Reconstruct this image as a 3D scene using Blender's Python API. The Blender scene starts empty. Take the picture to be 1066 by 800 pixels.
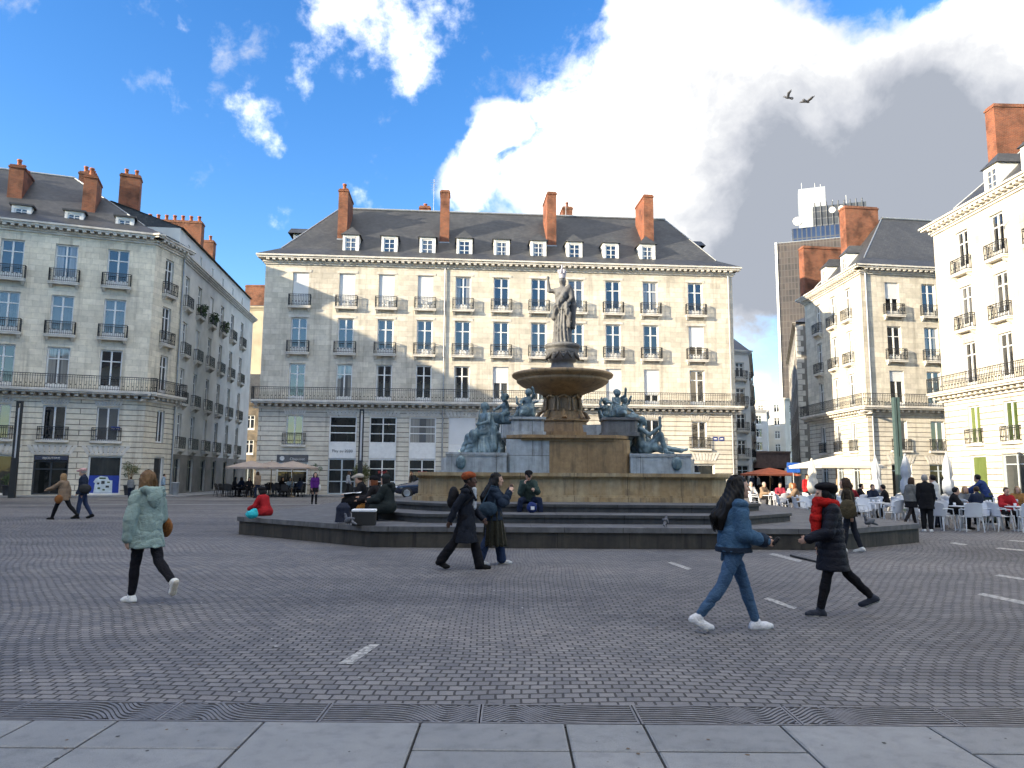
import bpy, math, random
import numpy as np
from mathutils import Vector, Matrix
random.seed(11); rng = np.random.default_rng(5)
D = bpy.data; S = bpy.context.scene; COL = S.collection
PI = math.pi

# ------------------------------------------------------------------ objects
def new(name, data, parent=None, loc=(0, 0, 0), rz=0.0):
    o = D.objects.new(name, data); COL.objects.link(o)
    o.location = loc; o.rotation_euler = (0, 0, rz)
    if parent is not None: o.parent = parent
    return o
def tag(o, label=None, cat=None, group=None, kind=None):
    if label: o['label'] = label
    if cat: o['category'] = cat
    if group: o['group'] = group
    if kind: o['kind'] = kind
    return o
def thing(name, label, cat, loc=(0, 0, 0), rz=0.0, group=None):
    return tag(new(name, None, None, loc, rz), label, cat, group)
def copy_tree(o, parent=None):
    c = o.copy(); COL.objects.link(c)
    if parent is not None: c.parent = parent
    for ch in list(o.children): copy_tree(ch, c)
    return c

class MB:
    """collects faces, then links ONE mesh object"""
    def __init__(s): s.v = []; s.f = []; s.m = []; s.sm = []
    def face(s, pts, mi=0, sm=False):
        n = len(s.v); s.v += [tuple(p) for p in pts]; s.f.append(list(range(n, n + len(pts)))); s.m.append(mi); s.sm.append(sm)
    def grid(s, rows, mi=0, sm=True, closed=False):
        n = len(s.v); k = len(rows[0])
        for r in rows: s.v += [tuple(p) for p in r]
        for i in range(len(rows) - 1):
            for j in range(k if closed else k - 1):
                a = n + i * k + j; b = n + i * k + (j + 1) % k
                s.f.append([a, b, b + k, a + k]); s.m.append(mi); s.sm.append(sm)
    def box(s, x0, y0, z0, x1, y1, z1, mi=0, fr=None):
        P = [(x0, y0, z0), (x1, y0, z0), (x1, y1, z0), (x0, y1, z0), (x0, y0, z1), (x1, y0, z1), (x1, y1, z1), (x0, y1, z1)]
        if fr: P = [fr(*p) for p in P]
        n = len(s.v); s.v += P
        for q in ((0, 3, 2, 1), (4, 5, 6, 7), (0, 1, 5, 4), (1, 2, 6, 5), (2, 3, 7, 6), (3, 0, 4, 7)):
            s.f.append([n + i for i in q]); s.m.append(mi); s.sm.append(False)
    def prism(s, poly, z0, z1, mi=0, top=True, bottom=True, mtop=None, inset=0.0, side=True):
        k = len(poly)
        up = poly
        if inset:
            cx = sum(p[0] for p in poly) / k; cy = sum(p[1] for p in poly) / k
            up = [(cx + (p[0] - cx) * (1 - inset), cy + (p[1] - cy) * (1 - inset)) for p in poly]
        if side:
            for i in range(k):
                a, b = poly[i], poly[(i + 1) % k]; c, d = up[(i + 1) % k], up[i]
                s.face([(a[0], a[1], z0), (b[0], b[1], z0), (c[0], c[1], z1), (d[0], d[1], z1)], mi)
        if top: s.face([(p[0], p[1], z1) for p in up], mi if mtop is None else mtop)
        if bottom: s.face([(p[0], p[1], z0) for p in reversed(poly)], mi)
    def tube(s, pts, r, n=8, mi=0, caps=True, sm=True):
        pts = [Vector(p) for p in pts]; rows = []
        rs = r if hasattr(r, '__len__') else [r] * len(pts)
        for i, p in enumerate(pts):
            t = (pts[min(i + 1, len(pts) - 1)] - pts[max(i - 1, 0)]).normalized()
            a = t.cross(Vector((0, 0, 1)) if abs(t.z) < .9 else Vector((1, 0, 0))).normalized(); b = t.cross(a)
            rows.append([tuple(p + (a * math.cos(2 * PI * j / n) + b * math.sin(2 * PI * j / n)) * rs[i]) for j in range(n)])
        s.grid(rows, mi, sm, True)
        if caps: s.face(rows[0], mi); s.face(list(reversed(rows[-1])), mi)
    def lathe(s, prof, n=32, c=(0, 0, 0), mi=0, sm=True, sx=1, sy=1, wob=None):
        rows = []
        for (r, z) in prof:
            rows.append([(c[0] + sx * (r + (wob(2 * PI * j / n, z) if wob else 0)) * math.cos(2 * PI * j / n), c[1] + sy * (r + (wob(2 * PI * j / n, z) if wob else 0)) * math.sin(2 * PI * j / n), c[2] + z) for j in range(n)])
        s.grid(rows, mi, sm, True)
        if prof[0][0] > 1e-4: s.face(list(reversed(rows[0])), mi)
        if prof[-1][0] > 1e-4: s.face(rows[-1], mi)
    def mesh(s, name, mats):
        me = D.meshes.new(name)
        me.from_pydata([tuple(map(float, v)) for v in s.v], [], s.f)
        for m in (mats if isinstance(mats, (list, tuple)) else [mats]): me.materials.append(m)
        me.polygons.foreach_set('material_index', s.m); me.polygons.foreach_set('use_smooth', s.sm)
        box_uv(me); me.update(); return me
    def build(s, name, mats, parent=None, loc=(0, 0, 0), rz=0.0, bevel=0):
        o = new(name, s.mesh(name, mats), parent, loc, rz)
        if bevel:
            b = o.modifiers.new('edge', 'BEVEL'); b.width = bevel; b.segments = 2; b.limit_method = 'ANGLE'; b.angle_limit = .6
        return o
def box_uv(me):
    nl = len(me.loops)
    if not nl: return
    uv = me.uv_layers.new(name='UVMap')
    co = np.empty(len(me.vertices) * 3); me.vertices.foreach_get('co', co); co = co.reshape(-1, 3)
    li = np.empty(nl, int); me.loops.foreach_get('vertex_index', li)
    np_ = len(me.polygons); nn = np.empty(np_ * 3); me.polygons.foreach_get('normal', nn); nn = nn.reshape(-1, 3)
    tot = np.empty(np_, int); me.polygons.foreach_get('loop_total', tot)
    n = np.repeat(nn, tot, 0); p = co[li]
    flat = np.abs(n[:, 2]) > .95
    t = np.stack([-n[:, 1], n[:, 0], np.zeros(nl)], 1); ln = np.linalg.norm(t, axis=1, keepdims=True); t = t / np.maximum(ln, 1e-6)
    b = np.cross(n, t)
    U = np.where(flat, p[:, 0], (p * t).sum(1)); V = np.where(flat, p[:, 1], (p * b).sum(1))
    uv.data.foreach_set('uv', np.stack([U, V], 1).ravel())

# ------------------------------------------------------------------ materials
def mat(name):
    m = D.materials.new(name); m.use_nodes = True; nt = m.node_tree
    return m, nt, nt.nodes['Principled BSDF']
def nd(nt, t, **k):
    n = nt.nodes.new(t)
    for a, v in k.items():
        if a.startswith('i_'): n.inputs[a[2:].replace('_', ' ')].default_value = v
        else: setattr(n, a, v)
    return n
def ramp(nt, fac, stops):
    r = nt.nodes.new('ShaderNodeValToRGB'); e = r.color_ramp.elements
    while len(e) > 1: e.remove(e[-1])
    e[0].position, e[0].color = stops[0][0], (*stops[0][1], 1)
    for p, c in stops[1:]:
        x = e.new(p); x.color = (*c, 1)
    nt.links.new(fac, r.inputs[0]); return r.outputs[0]
def mix(nt, a, b, fac, mode='MIX'):
    m = nt.nodes.new('ShaderNodeMix'); m.data_type = 'RGBA'; m.blend_type = mode
    for sock, v in ((m.inputs[0], fac), (m.inputs[6], a), (m.inputs[7], b)):
        if hasattr(v, 'is_linked'): nt.links.new(v, sock)
        elif hasattr(v, '__len__'): sock.default_value = (*v, 1) if len(v) == 3 else v
        else: sock.default_value = v
    return m.outputs[2]
def mth(nt, op, a, b=None, c=None, clamp=False):
    m = nt.nodes.new('ShaderNodeMath'); m.operation = op; m.use_clamp = clamp
    for i, v in enumerate((a, b, c)):
        if v is None: continue
        if hasattr(v, 'is_linked'): nt.links.new(v, m.inputs[i])
        else: m.inputs[i].default_value = v
    return m.outputs[0]
def vec(nt, kind='Object', scale=None, rot=None):
    t = nt.nodes.new('ShaderNodeTexCoord'); o = t.outputs[kind]
    if scale is not None or rot is not None:
        mp = nt.nodes.new('ShaderNodeMapping'); nt.links.new(o, mp.inputs[0])
        if scale is not None: mp.inputs['Scale'].default_value = scale
        if rot is not None: mp.inputs['Rotation'].default_value = rot
        o = mp.outputs[0]
    return o
def noise(nt, v, scale, detail=4, rough=.55):
    n = nd(nt, 'ShaderNodeTexNoise'); n.inputs['Scale'].default_value = scale; n.inputs['Detail'].default_value = detail; n.inputs['Roughness'].default_value = rough
    nt.links.new(v, n.inputs['Vector']); return n.outputs['Fac']
def bump(nt, h, dist, strength=1.0, normal=None):
    b = nd(nt, 'ShaderNodeBump'); b.inputs['Distance'].default_value = dist; b.inputs['Strength'].default_value = strength
    nt.links.new(h, b.inputs['Height'])
    if normal is not None: nt.links.new(normal, b.inputs['Normal'])
    return b.outputs[0]
def brick(nt, v, w, h, mortar, c1, c2, cm, off=.5, smooth=.1, bias=0.0):
    b = nd(nt, 'ShaderNodeTexBrick', offset=off); nt.links.new(v, b.inputs['Vector'])
    b.inputs['Scale'].default_value = 1; b.inputs['Brick Width'].default_value = w; b.inputs['Row Height'].default_value = h
    b.inputs['Mortar Size'].default_value = mortar; b.inputs['Mortar Smooth'].default_value = smooth; b.inputs['Bias'].default_value = bias
    for k, c in (('Color1', c1), ('Color2', c2), ('Mortar', cm)): b.inputs[k].default_value = (*c, 1)
    return b
def simple(name, col, rough=.6, metal=0.0, var=.18, vs=3.0, bmp=0.0, bs=60, spec=.5, coat=0.0):
    m, nt, p = mat(name); v = vec(nt)
    f = noise(nt, v, vs, 5)
    a = tuple(c * (1 - var) for c in col); b = tuple(min(1, c * (1 + var)) for c in col)
    nt.links.new(ramp(nt, f, [(.3, a), (.7, b)]), p.inputs['Base Color'])
    p.inputs['Roughness'].default_value = rough; p.inputs['Metallic'].default_value = metal; p.inputs['Specular IOR Level'].default_value = spec
    p.inputs['Coat Weight'].default_value = coat
    if bmp: nt.links.new(bump(nt, noise(nt, v, bs, 3), bmp), p.inputs['Normal'])
    return m
def m_ashlar(name, tint=(1, 1, 1), rust=False):
    m, nt, p = mat(name); uv = vec(nt, 'UV'); ob = vec(nt)
    t = lambda c: tuple(a * b for a, b in zip(c, tint))
    if rust: b = brick(nt, uv, 9.0, .36, .028, t((.63, .592, .52)), t((.575, .54, .472)), t((.22, .20, .175)), .37, .25)
    else: b = brick(nt, uv, .82, .40, .010, t((.66, .618, .54)), t((.52, .487, .42)), t((.44, .41, .35)), .5, .3)
    st = noise(nt, ob, .35, 6, .6); fine = noise(nt, ob, 3.2, 6, .65)
    vv = nd(nt, 'ShaderNodeMapping'); vv.inputs['Scale'].default_value = (1.6, 1.6, .12); nt.links.new(ob, vv.inputs[0])
    streak = noise(nt, vv.outputs[0], 1.3, 5, .6)
    c = mix(nt, b.outputs['Color'], ramp(nt, st, [(.32, (.78, .77, .76)), (.62, (1.06, 1.05, 1.02))]), 1.0, 'MULTIPLY')
    c = mix(nt, c, ramp(nt, fine, [(.3, (.86, .86, .86)), (.6, (1.04, 1.04, 1.03))]), 1.0, 'MULTIPLY')
    c = mix(nt, c, ramp(nt, streak, [(.30, (.60, .585, .57)), (.47, (1, 1, 1))]), .7, 'MULTIPLY')
    nt.links.new(c, p.inputs['Base Color']); p.inputs['Roughness'].default_value = .85; p.inputs['Specular IOR Level'].default_value = .25
    n1 = bump(nt, b.outputs['Fac'], -.05 if rust else -.008, .8); nt.links.new(bump(nt, fine, .012, .5, n1), p.inputs['Normal'])
    return m
def m_brickwall(name, c1, c2, cm):
    m, nt, p = mat(name); uv = vec(nt, 'UV')
    b = brick(nt, uv, .23, .075, .009, c1, c2, cm)
    st = noise(nt, vec(nt), 1.1, 6)
    c = mix(nt, b.outputs['Color'], ramp(nt, st, [(.34, (.45, .43, .42)), (.5, (.9, .88, .86)), (.68, (1.15, 1.08, 1))]), 1.0, 'MULTIPLY')
    nt.links.new(c, p.inputs['Base Color']); p.inputs['Roughness'].default_value = .9
    nt.links.new(bump(nt, b.outputs['Fac'], -.01), p.inputs['Normal']); return m
def m_slate():
    m, nt, p = mat('slate'); uv = vec(nt, 'UV')
    b = brick(nt, uv, .24, .17, .008, (.028, .032, .040), (.050, .053, .061), (.012, .013, .016))
    st = noise(nt, vec(nt, 'Object', (.5, .5, .5)), .9, 7, .65)
    c = mix(nt, b.outputs['Color'], ramp(nt, st, [(.35, (.72, .73, .75)), (.52, (1.1, 1.08, 1.03)), (.72, (1.45, 1.42, 1.32))]), 1.0, 'MULTIPLY')
    nt.links.new(c, p.inputs['Base Color']); p.inputs['Roughness'].default_value = .55
    nt.links.new(bump(nt, b.outputs['Color'], .02, .7), p.inputs['Normal']); return m
DRAPE = {'window_glass': .85}
def m_glass(name, dark, lite, lo, hi, ior=2.0, rough=.03):
    m, nt, p = mat(name)
    oi = nd(nt, 'ShaderNodeObjectInfo'); f = noise(nt, vec(nt, 'Object', (3.0, 1, .6)), 1.6, 2)
    ob = vec(nt); sx = nd(nt, 'ShaderNodeSeparateXYZ'); nt.links.new(ob, sx.inputs[0]); r2 = mth(nt, 'FRACT', mth(nt, 'MULTIPLY', oi.outputs['Random'], 7.31)); dr = mth(nt, 'SUBTRACT', mth(nt, 'ABSOLUTE', sx.outputs[0]), mth(nt, 'MULTIPLY_ADD', r2, .55, .12)); dr = mth(nt, 'MULTIPLY', dr, 30, None, True)
    fold = noise(nt, vec(nt, 'Object', (14, 1, .25)), 1.0, 3); on = mth(nt, 'GREATER_THAN', mth(nt, 'FRACT', mth(nt, 'MULTIPLY', oi.outputs['Random'], 3.7)), .45); dr = mth(nt, 'MULTIPLY', mth(nt, 'MULTIPLY', dr, on), DRAPE.get(name, 0.0))
    f2 = mth(nt, 'ADD', mth(nt, 'MULTIPLY', oi.outputs['Random'], .9), mth(nt, 'MULTIPLY', f, .5))
    nt.links.new(mix(nt, ramp(nt, f2, [(lo, dark), (hi, lite)]), ramp(nt, fold, [(.3, (.16, .155, .14)), (.65, (.36, .35, .33))]), dr), p.inputs['Base Color'])
    p.inputs['Roughness'].default_value = rough; p.inputs['IOR'].default_value = ior
    n = noise(nt, vec(nt, 'Object'), 1.4, 2); nt.links.new(bump(nt, n, .006, .5), p.inputs['Normal']); return m

M = {}
M['ashlar'] = m_ashlar('limestone_blocks', (1.07, 1.07, 1.07)); M['rust'] = m_ashlar('limestone_rusticated', (1.08, 1.08, 1.08), True)
M['ashlar_shade_lift'] = m_ashlar('limestone_shade_lift', (1.28, 1.255, 1.19)); M['rust_shade_lift'] = m_ashlar('limestone_rusticated_shade_lift', (1.28, 1.255, 1.19), True)  # limestone copy with missing fill light put into its colour
M['trim'] = simple('limestone_trim', (.60, .57, .515), .85, var=.22, vs=1.5, bmp=.01, bs=20)
M['render'] = simple('lime_render', (.58, .57, .53), .9, var=.18, vs=.6, bmp=.01, bs=15)
M['slate'] = m_slate()
M['brick'] = m_brickwall('chimney_brick', (.30, .088, .038), (.20, .058, .030), (.24, .17, .125))
M['stonewall'] = m_brickwall('rubble_stone', (.30, .25, .19), (.22, .19, .155), (.16, .145, .12))
M['pot'] = simple('terracotta', (.42, .15, .08), .8)
M['white'] = simple('white_paint', (.74, .74, .72), .45, var=.08, vs=4)
M['greyframe'] = simple('grey_blue_paint', (.42, .47, .50), .5, var=.08)
M['blind'] = simple('white_blind', (.70, .71, .71), .6, var=.05, vs=1)
M['iron'] = simple('wrought_iron', (.035, .036, .038), .55, .2, var=.3, vs=8)
M['zinc'] = simple('zinc', (.30, .32, .34), .45, .5, var=.15)
M['pane'] = m_glass('window_glass', (.008, .010, .013), (.085, .09, .095), .78, 1.3, 2.3)
M['pane_dark'] = m_glass('shop_glass', (.010, .012, .012), (.05, .055, .055), .5, 1.2, 1.6)
M['dark'] = simple('dark_interior', (.012, .012, .013), .8)
M['darkpaint'] = simple('charcoal_paint', (.035, .04, .045), .45)
M['green_paint'] = simple('dark_green_paint', (.05, .085, .085), .4, var=.1)
M['cream'] = simple('cream_render', (.62, .58, .50), .9, var=.14, vs=.5)
M['ivory'] = simple('pale_render', (.62, .62, .60), .9, var=.12, vs=.5)
M['greyrender'] = simple('old_grey_render', (.20, .185, .165), .92, var=.3, vs=.8)  # dark grey render, mottled at random
M['leaf'] = simple('leaf_green', (.045, .085, .022), .6, var=.45, vs=14)
M['leaf_olive'] = simple('olive_leaf', (.09, .11, .035), .6, var=.4, vs=14)
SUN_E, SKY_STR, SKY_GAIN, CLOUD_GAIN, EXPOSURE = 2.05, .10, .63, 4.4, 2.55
CLOUDS = [(600, 185, 115, .6), (700, 110, 150, .9), (780, 210, 180, .9), (890, 150, 130, .8), (990, 200, 170, .9), (520, 135, 42, .8), (490, 190, 55, .8), (1130, 130, 170, .9), (800, 265, 70, .6), (700, 50, 80, .5), (770, 20, 70, .45), (1040, 60, 70, .3), (620, 230, 90, .8), (960, 290, 130, .6), (1180, 260, 250, .9), (800, 408, 16, .55)]
WISPS = [(385, 15, 75, .62), (420, 62, 45, .55), (345, 15, 45, .5), (310, 75, 26, .55), (265, 120, 32, .55), (285, 145, 20, .5), (342, 188, 24, .5), (380, 205, 30, .5), (628, 80, 20, .6), (300, 232, 16, .4), (470, 15, 40, .5)]
GREYS = [(890, 215, 180, .75), (990, 240, 170, .6), (790, 250, 110, .4), (740, 160, 100, .32), (960, 150, 110, .3), (900, 300, 150, .4), (1120, 260, 180, .5)]
FILL_CLOUDS = [(math.radians(170), math.radians(76), .75, 1.6), (math.radians(105), math.radians(56), .5, 1.4), (math.radians(235), math.radians(60), .5, 1.4), (math.radians(170), math.radians(48), .35, 1.2)]
# ------------------------------------------------------------------ facade kit
ZC, ZB = 18.05, 6.98
class Fac:
    """a facade line p->q seen with p on the left; s along, n outward, z up"""
    def __init__(s, p, q, root):
        s.p = Vector((p[0] - root[0], p[1] - root[1])); s.q = Vector((q[0] - root[0], q[1] - root[1]))
        s.L = (s.q - s.p).length; s.d = (s.q - s.p) / s.L; s.ang = math.atan2(s.d.y, s.d.x)
    def at(s, a, n=0.0, z=0.0):
        return (s.p.x + s.d.x * a + s.d.y * n, s.p.y + s.d.y * a - s.d.x * n, z)
    def fr(s): return lambda a, n, z: s.at(a, -n, z)      # y inward
_mesh = {}
def bars(mb, w, h, cols, hs, t=.07, st=.095, d=.07):
    """frame: outer stiles + mullions + transoms"""
    mb.box(-w / 2, -d / 2, 0, -w / 2 + st, d / 2, h); mb.box(w / 2 - st, -d / 2, 0, w / 2, d / 2, h)
    mb.box(-w / 2 + st, -d / 2, h - st, w / 2 - st, d / 2, h); mb.box(-w / 2 + st, -d / 2, 0, w / 2 - st, d / 2, st)
    for i in range(1, cols):
        x = -w / 2 + w * i / cols; tt = t * 1.5 if (cols % 2 == 0 and i == cols // 2) else t
        mb.box(x - tt / 2, -d / 2 - .004, st, x + tt / 2, d / 2 + .004, h - st)
    for z in hs: mb.box(-w / 2 + st, -d / 2 + .003, z - t / 2, w / 2 - st, d / 2 - .003, z + t / 2)
def frame_mesh(w, h, kind):
    k = ('f', round(w, 2), round(h, 2), kind)
    if k not in _mesh:
        mb = MB(); mt = M['white']
        if kind == 'french':
            bars(mb, w, h, 2, [h * .70]); mb.box(-w / 2 + .075, -.02, .075, w / 2 - .075, .012, .075 + h * .13)
        elif kind == 'cross': bars(mb, w, h, 2, [h * .72]); mb.box(-w / 2 + .075, -.02, .075, w / 2 - .075, .012, .075 + h * .10)
        elif kind == 'plain2': bars(mb, w, h, 2, [])
        elif kind == 'dormer': bars(mb, w, h, 2, [h * .36, h * .68], .04)
        elif kind == 'shop3': bars(mb, w, h, 2, [h * .36, h * .72], .06)
        elif kind == 'shopopen': bars(mb, w, h, 1, [h * .38, h * .64], .07)
        elif kind == 'shopbig': bars(mb, w, h, 1, [], .07, .11)
        elif kind == 'shopdoor': bars(mb, w, h, 2, [h * .36, h * .68], .07); mt = M['greyframe']
        elif kind == 'door': bars(mb, w, h, 2, [h * .75], .07, .1); mt = M['darkpaint']
        elif kind == 'shopgrey': bars(mb, w, h, 2, [h * .80], .06, .09); mt = M['greyframe']
        _mesh[k] = mb.mesh('window_frame', mt)
    return _mesh[k]
def pane_mesh(w, h, mname):
    k = ('p', round(w, 2), round(h, 2), mname)
    if k not in _mesh:
        mb = MB(); mb.box(-w / 2 + .02, .012, .02, w / 2 - .02, .03, h - .02); _mesh[k] = mb.mesh('pane', M[mname])
    return _mesh[k]
def blind_mesh(w, h, f):
    k = ('b', round(w, 2), round(h, 2), f)
    if k not in _mesh:
        mb = MB(); n = max(3, int(h * f / .09)); z0 = h * (1 - f)
        for i in range(n):
            z = z0 + i * (h - z0) / n; mb.box(-w / 2 + .03, -.065, z, w / 2 - .03, -.045, z + (h - z0) / n - .008)
        mb.box(-w / 2 + .03, -.044, z0, w / 2 - .03, -.04, h)
        _mesh[k] = mb.mesh('blind', M['blind'])
    return _mesh[k]
def balcony_meshes(w, dep=.36, rail=.82):
    k = ('bal', round(w, 2), dep)
    if k not in _mesh:
        a = MB(); W = w / 2 + .24
        a.box(-W, -dep, -.22, W, .05, -.07); a.box(-W - .03, -dep - .03, -.10, W + .03, .04, -.05)
        for x in (-W + .16, W - .16):
            a.face([(x - .09, 0, -.22), (x - .09, -dep + .06, -.22), (x - .09, -.04, -.46), (x - .09, 0, -.46)]); a.face([(x + .09, 0, -.46), (x + .09, -.04, -.46), (x + .09, -dep + .06, -.22), (x + .09, 0, -.22)])
            a.face([(x - .09, -dep + .06, -.22), (x + .09, -dep + .06, -.22), (x + .09, -.04, -.46), (x - .09, -.04, -.46)])
        r = MB(); rail_run(r, [(-W + .04, 0), (-W + .04, -dep + .05), (W - .04, -dep + .05), (W - .04, 0)], -.02, rail)
        _mesh[k] = (a.mesh('balcony', M['trim']), r.mesh('railing', M['iron']))
    return _mesh[k]
def rail_run(r, pts, z0, z1, gap=.125, b=.011):
    for (x0, y0), (x1, y1) in zip(pts, pts[1:]):
        L = math.hypot(x1 - x0, y1 - y0); n = max(1, round(L / gap)); dx, dy = (x1 - x0) / L, (y1 - y0) / L
        f = lambda a, c, z: (x0 + dx * a - dy * c, y0 + dy * a + dx * c, z)
        for zz, t in ((z1, .022), (z0 + .06, .014), (z1 - .13, .012)): r.box(0, -t, zz - t, L, t, zz + t, 0, f)
        for i in range(n + 1):
            a = L * i / n; bb = b * (1.7 if i in (0, n) else 1); r.box(a - bb, -bb, z0, a + bb, bb, z1 - .02, 0, f)
            if i < n and i % 2 == 0 and L > .6: r.box(a + L / n / 2 - .035, -.006, z0 + .26, a + L / n / 2 + .035, .006, z0 + .33, 0, f)
def facade_wall(mb, F, ops, bands, rev=.24, mrev=2):
    """quads of a wall with openings (s0,s1,z0,z1), reveals; bands: [(z0,z1,material index)]"""
    xs = sorted({0.0, F.L, *[o[0] for o in ops], *[o[1] for o in ops]}); zs = sorted({*[b[0] for b in bands], *[b[1] for b in bands], *[o[2] for o in ops], *[o[3] for o in ops]})
    for z0, z1 in zip(zs, zs[1:]):
        zm = (z0 + z1) / 2; mi = next((b[2] for b in bands if b[0] <= zm <= b[1]), 0); run = None
        for x0, x1 in zip(xs, xs[1:]):
            xm = (x0 + x1) / 2; hole = any(o[0] < xm < o[1] and o[2] < zm < o[3] for o in ops)
            if not hole: run = [x0, x1] if run is None else [run[0], x1]
            if (hole or x1 == xs[-1]) and run:
                mb.face([F.at(run[0], 0, z0), F.at(run[1], 0, z0), F.at(run[1], 0, z1), F.at(run[0], 0, z1)], mi); run = None
    for a, b, z0, z1 in ops:
        I = lambda s, z: F.at(s, -rev, z)
        O = lambda s, z: F.at(s, 0, z)
        mb.face([O(a, z0), O(a, z1), I(a, z1), I(a, z0)], mrev); mb.face([O(b, z1), O(b, z0), I(b, z0), I(b, z1)], mrev)
        mb.face([O(a, z1), O(b, z1), I(b, z1), I(a, z1)], mrev); mb.face([O(b, z0), O(a, z0), I(a, z0), I(b, z0)], mrev)
def add_window(F, par, s, w, z0, z1, kind='french', blind=0, balc=0, pane='pane', inset=.17, rail=0):
    h = z1 - z0
    o = new('window', frame_mesh(w, h, kind), par, F.at(s, -inset, z0), F.ang)
    new('pane', pane_mesh(w, h, pane), o)
    if blind: new('blind', blind_mesh(w, h, blind), o)
    if balc:
        a, r = balcony_meshes(w)
        b = new('balcony', a, par, F.at(s, 0, z0), F.ang); new('railing', r, b)
    if rail:
        k = ('rl', round(w, 2))
        if k not in _mesh:
            mb = MB(); rail_run(mb, [(-w / 2 - .2, .03), (-w / 2 - .2, -.12), (w / 2 + .2, -.12), (w / 2 + .2, .03)], 0, .85); _mesh[k] = mb.mesh('railing', M['iron'])
        sl = MB(); sl.box(-w / 2 - .28, -.2, -.16, w / 2 + .28, .04, -.02); q = sl.build('sill', M['trim'], par, F.at(s, 0, z0), F.ang)
        new('railing', _mesh[k], q)
    return o
def cornice_run(mb, F, a, b, z=ZC, out=.62, dent=True, h=.66):
    f = F.fr()
    for d, z0, z1 in ((.10, z - h, z - h + .14), (.2, z - h + .14, z - h + .26), (out - .1, z - .26, z - .12), (out, z - .12, z)):
        mb.box(a - (d if a == 0 else 0), -d, z0, b + (d if b == F.L else 0), .02, z1, 0, f)
    mb.box(a, -.12, z - h + .26, b, .02, z - .26, 0, f)
    if dent:
        n = int((b - a) / .46)
        for i in range(n): x = a + (i + .5) * (b - a) / n; mb.box(x - .11, -(out - .14), z - .40, x + .11, -.11, z - .262, 0, f)
def long_balcony(par, Fs, out=.8, z=ZB):
    """Fs: [(F,a,b)] continuous balcony"""
    mb = MB(); r = MB()
    for F, a, b in Fs:
        f = F.fr(); mb.box(a, -out, z - .15, b, .02, z, 0, f); mb.box(a, -out + .1, z - .26, b, .02, z - .15, 0, f); mb.box(a, -.14, z - .62, b, .02, z - .48, 0, f)
        n = int((b - a) / .5)
        for i in range(n):
            x = a + (i + .5) * (b - a) / n; mb.box(x - .11, -(out - .25) * .9, z - .44, x + .11, .02, z - .262, 0, f)
    pts = []
    for i, (F, a, b) in enumerate(Fs):
        if i == 0: pts.append(F.at(a, 0)[:2])
        pts.append(F.at(a, out - .06)[:2]); pts.append(F.at(b, out - .06)[:2])
        if i == len(Fs) - 1: pts.append(F.at(b, 0)[:2])
    q = [pts[0]]
    for p in pts[1:]:
        if math.hypot(p[0] - q[-1][0], p[1] - q[-1][1]) > .08: q.append(p)
    rail_run(r, q, z, z + .92, .14)
    o = mb.build('balcony', M['trim'], par); r.build('railing', M['iron'], o); return o
def hip_roof(par, F, dep, z, rise, hl, hr, o=.6, kick=1.5, kz=.9, sk=0.0):
    mb = MB(); A = lambda s, y, zz: F.at(s + y * sk, -y, zz); L = F.L
    r0 = [A(-o, -o, z), A(L + o, -o, z), A(L + o, dep + o, z), A(-o, dep + o, z)]
    kl = kick if hl else 0; kr = kick if hr else 0
    r1 = [A(-o + kl, -o + kick, z + kz), A(L + o - kr, -o + kick, z + kz), A(L + o - kr, dep + o - kick, z + kz), A(-o + kl, dep + o - kick, z + kz)]
    g0, g1 = A(hl if hl else -o, dep / 2, z + rise), A(L - hr if hr else L + o, dep / 2, z + rise)
    for i in range(4): mb.face([r0[i], r0[(i + 1) % 4], r1[(i + 1) % 4], r1[i]])
    mb.face([r1[0], r1[1], g1, g0]); mb.face([r1[1], r1[2], g1]); mb.face([r1[2], r1[3], g0, g1]); mb.face([r1[3], r1[0], g0])
    for i in range(4):
        a, b = Vector(r0[i]), Vector(r0[(i + 1) % 4]); mb.face([b - Vector((0, 0, .0)), a, a - Vector((0, 0, .1)), b - Vector((0, 0, .1))][::-1])
    rf = mb.build('roof', M['slate'], par)
    rt = MB(); rt.tube([Vector(g0) + Vector((0, 0, .04)), Vector(g1) + Vector((0, 0, .04))], .11, 8)
    for e0, e1 in ((r1[0], g0), (r1[3], g0)) if hl else (): rt.tube([e0, e1], .06, 6)
    for e0, e1 in ((r1[1], g1), (r1[2], g1)) if hr else (): rt.tube([e0, e1], .06, 6)
    rt.build('ridge_cap', M['zinc'], rf)
    return rf
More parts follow.
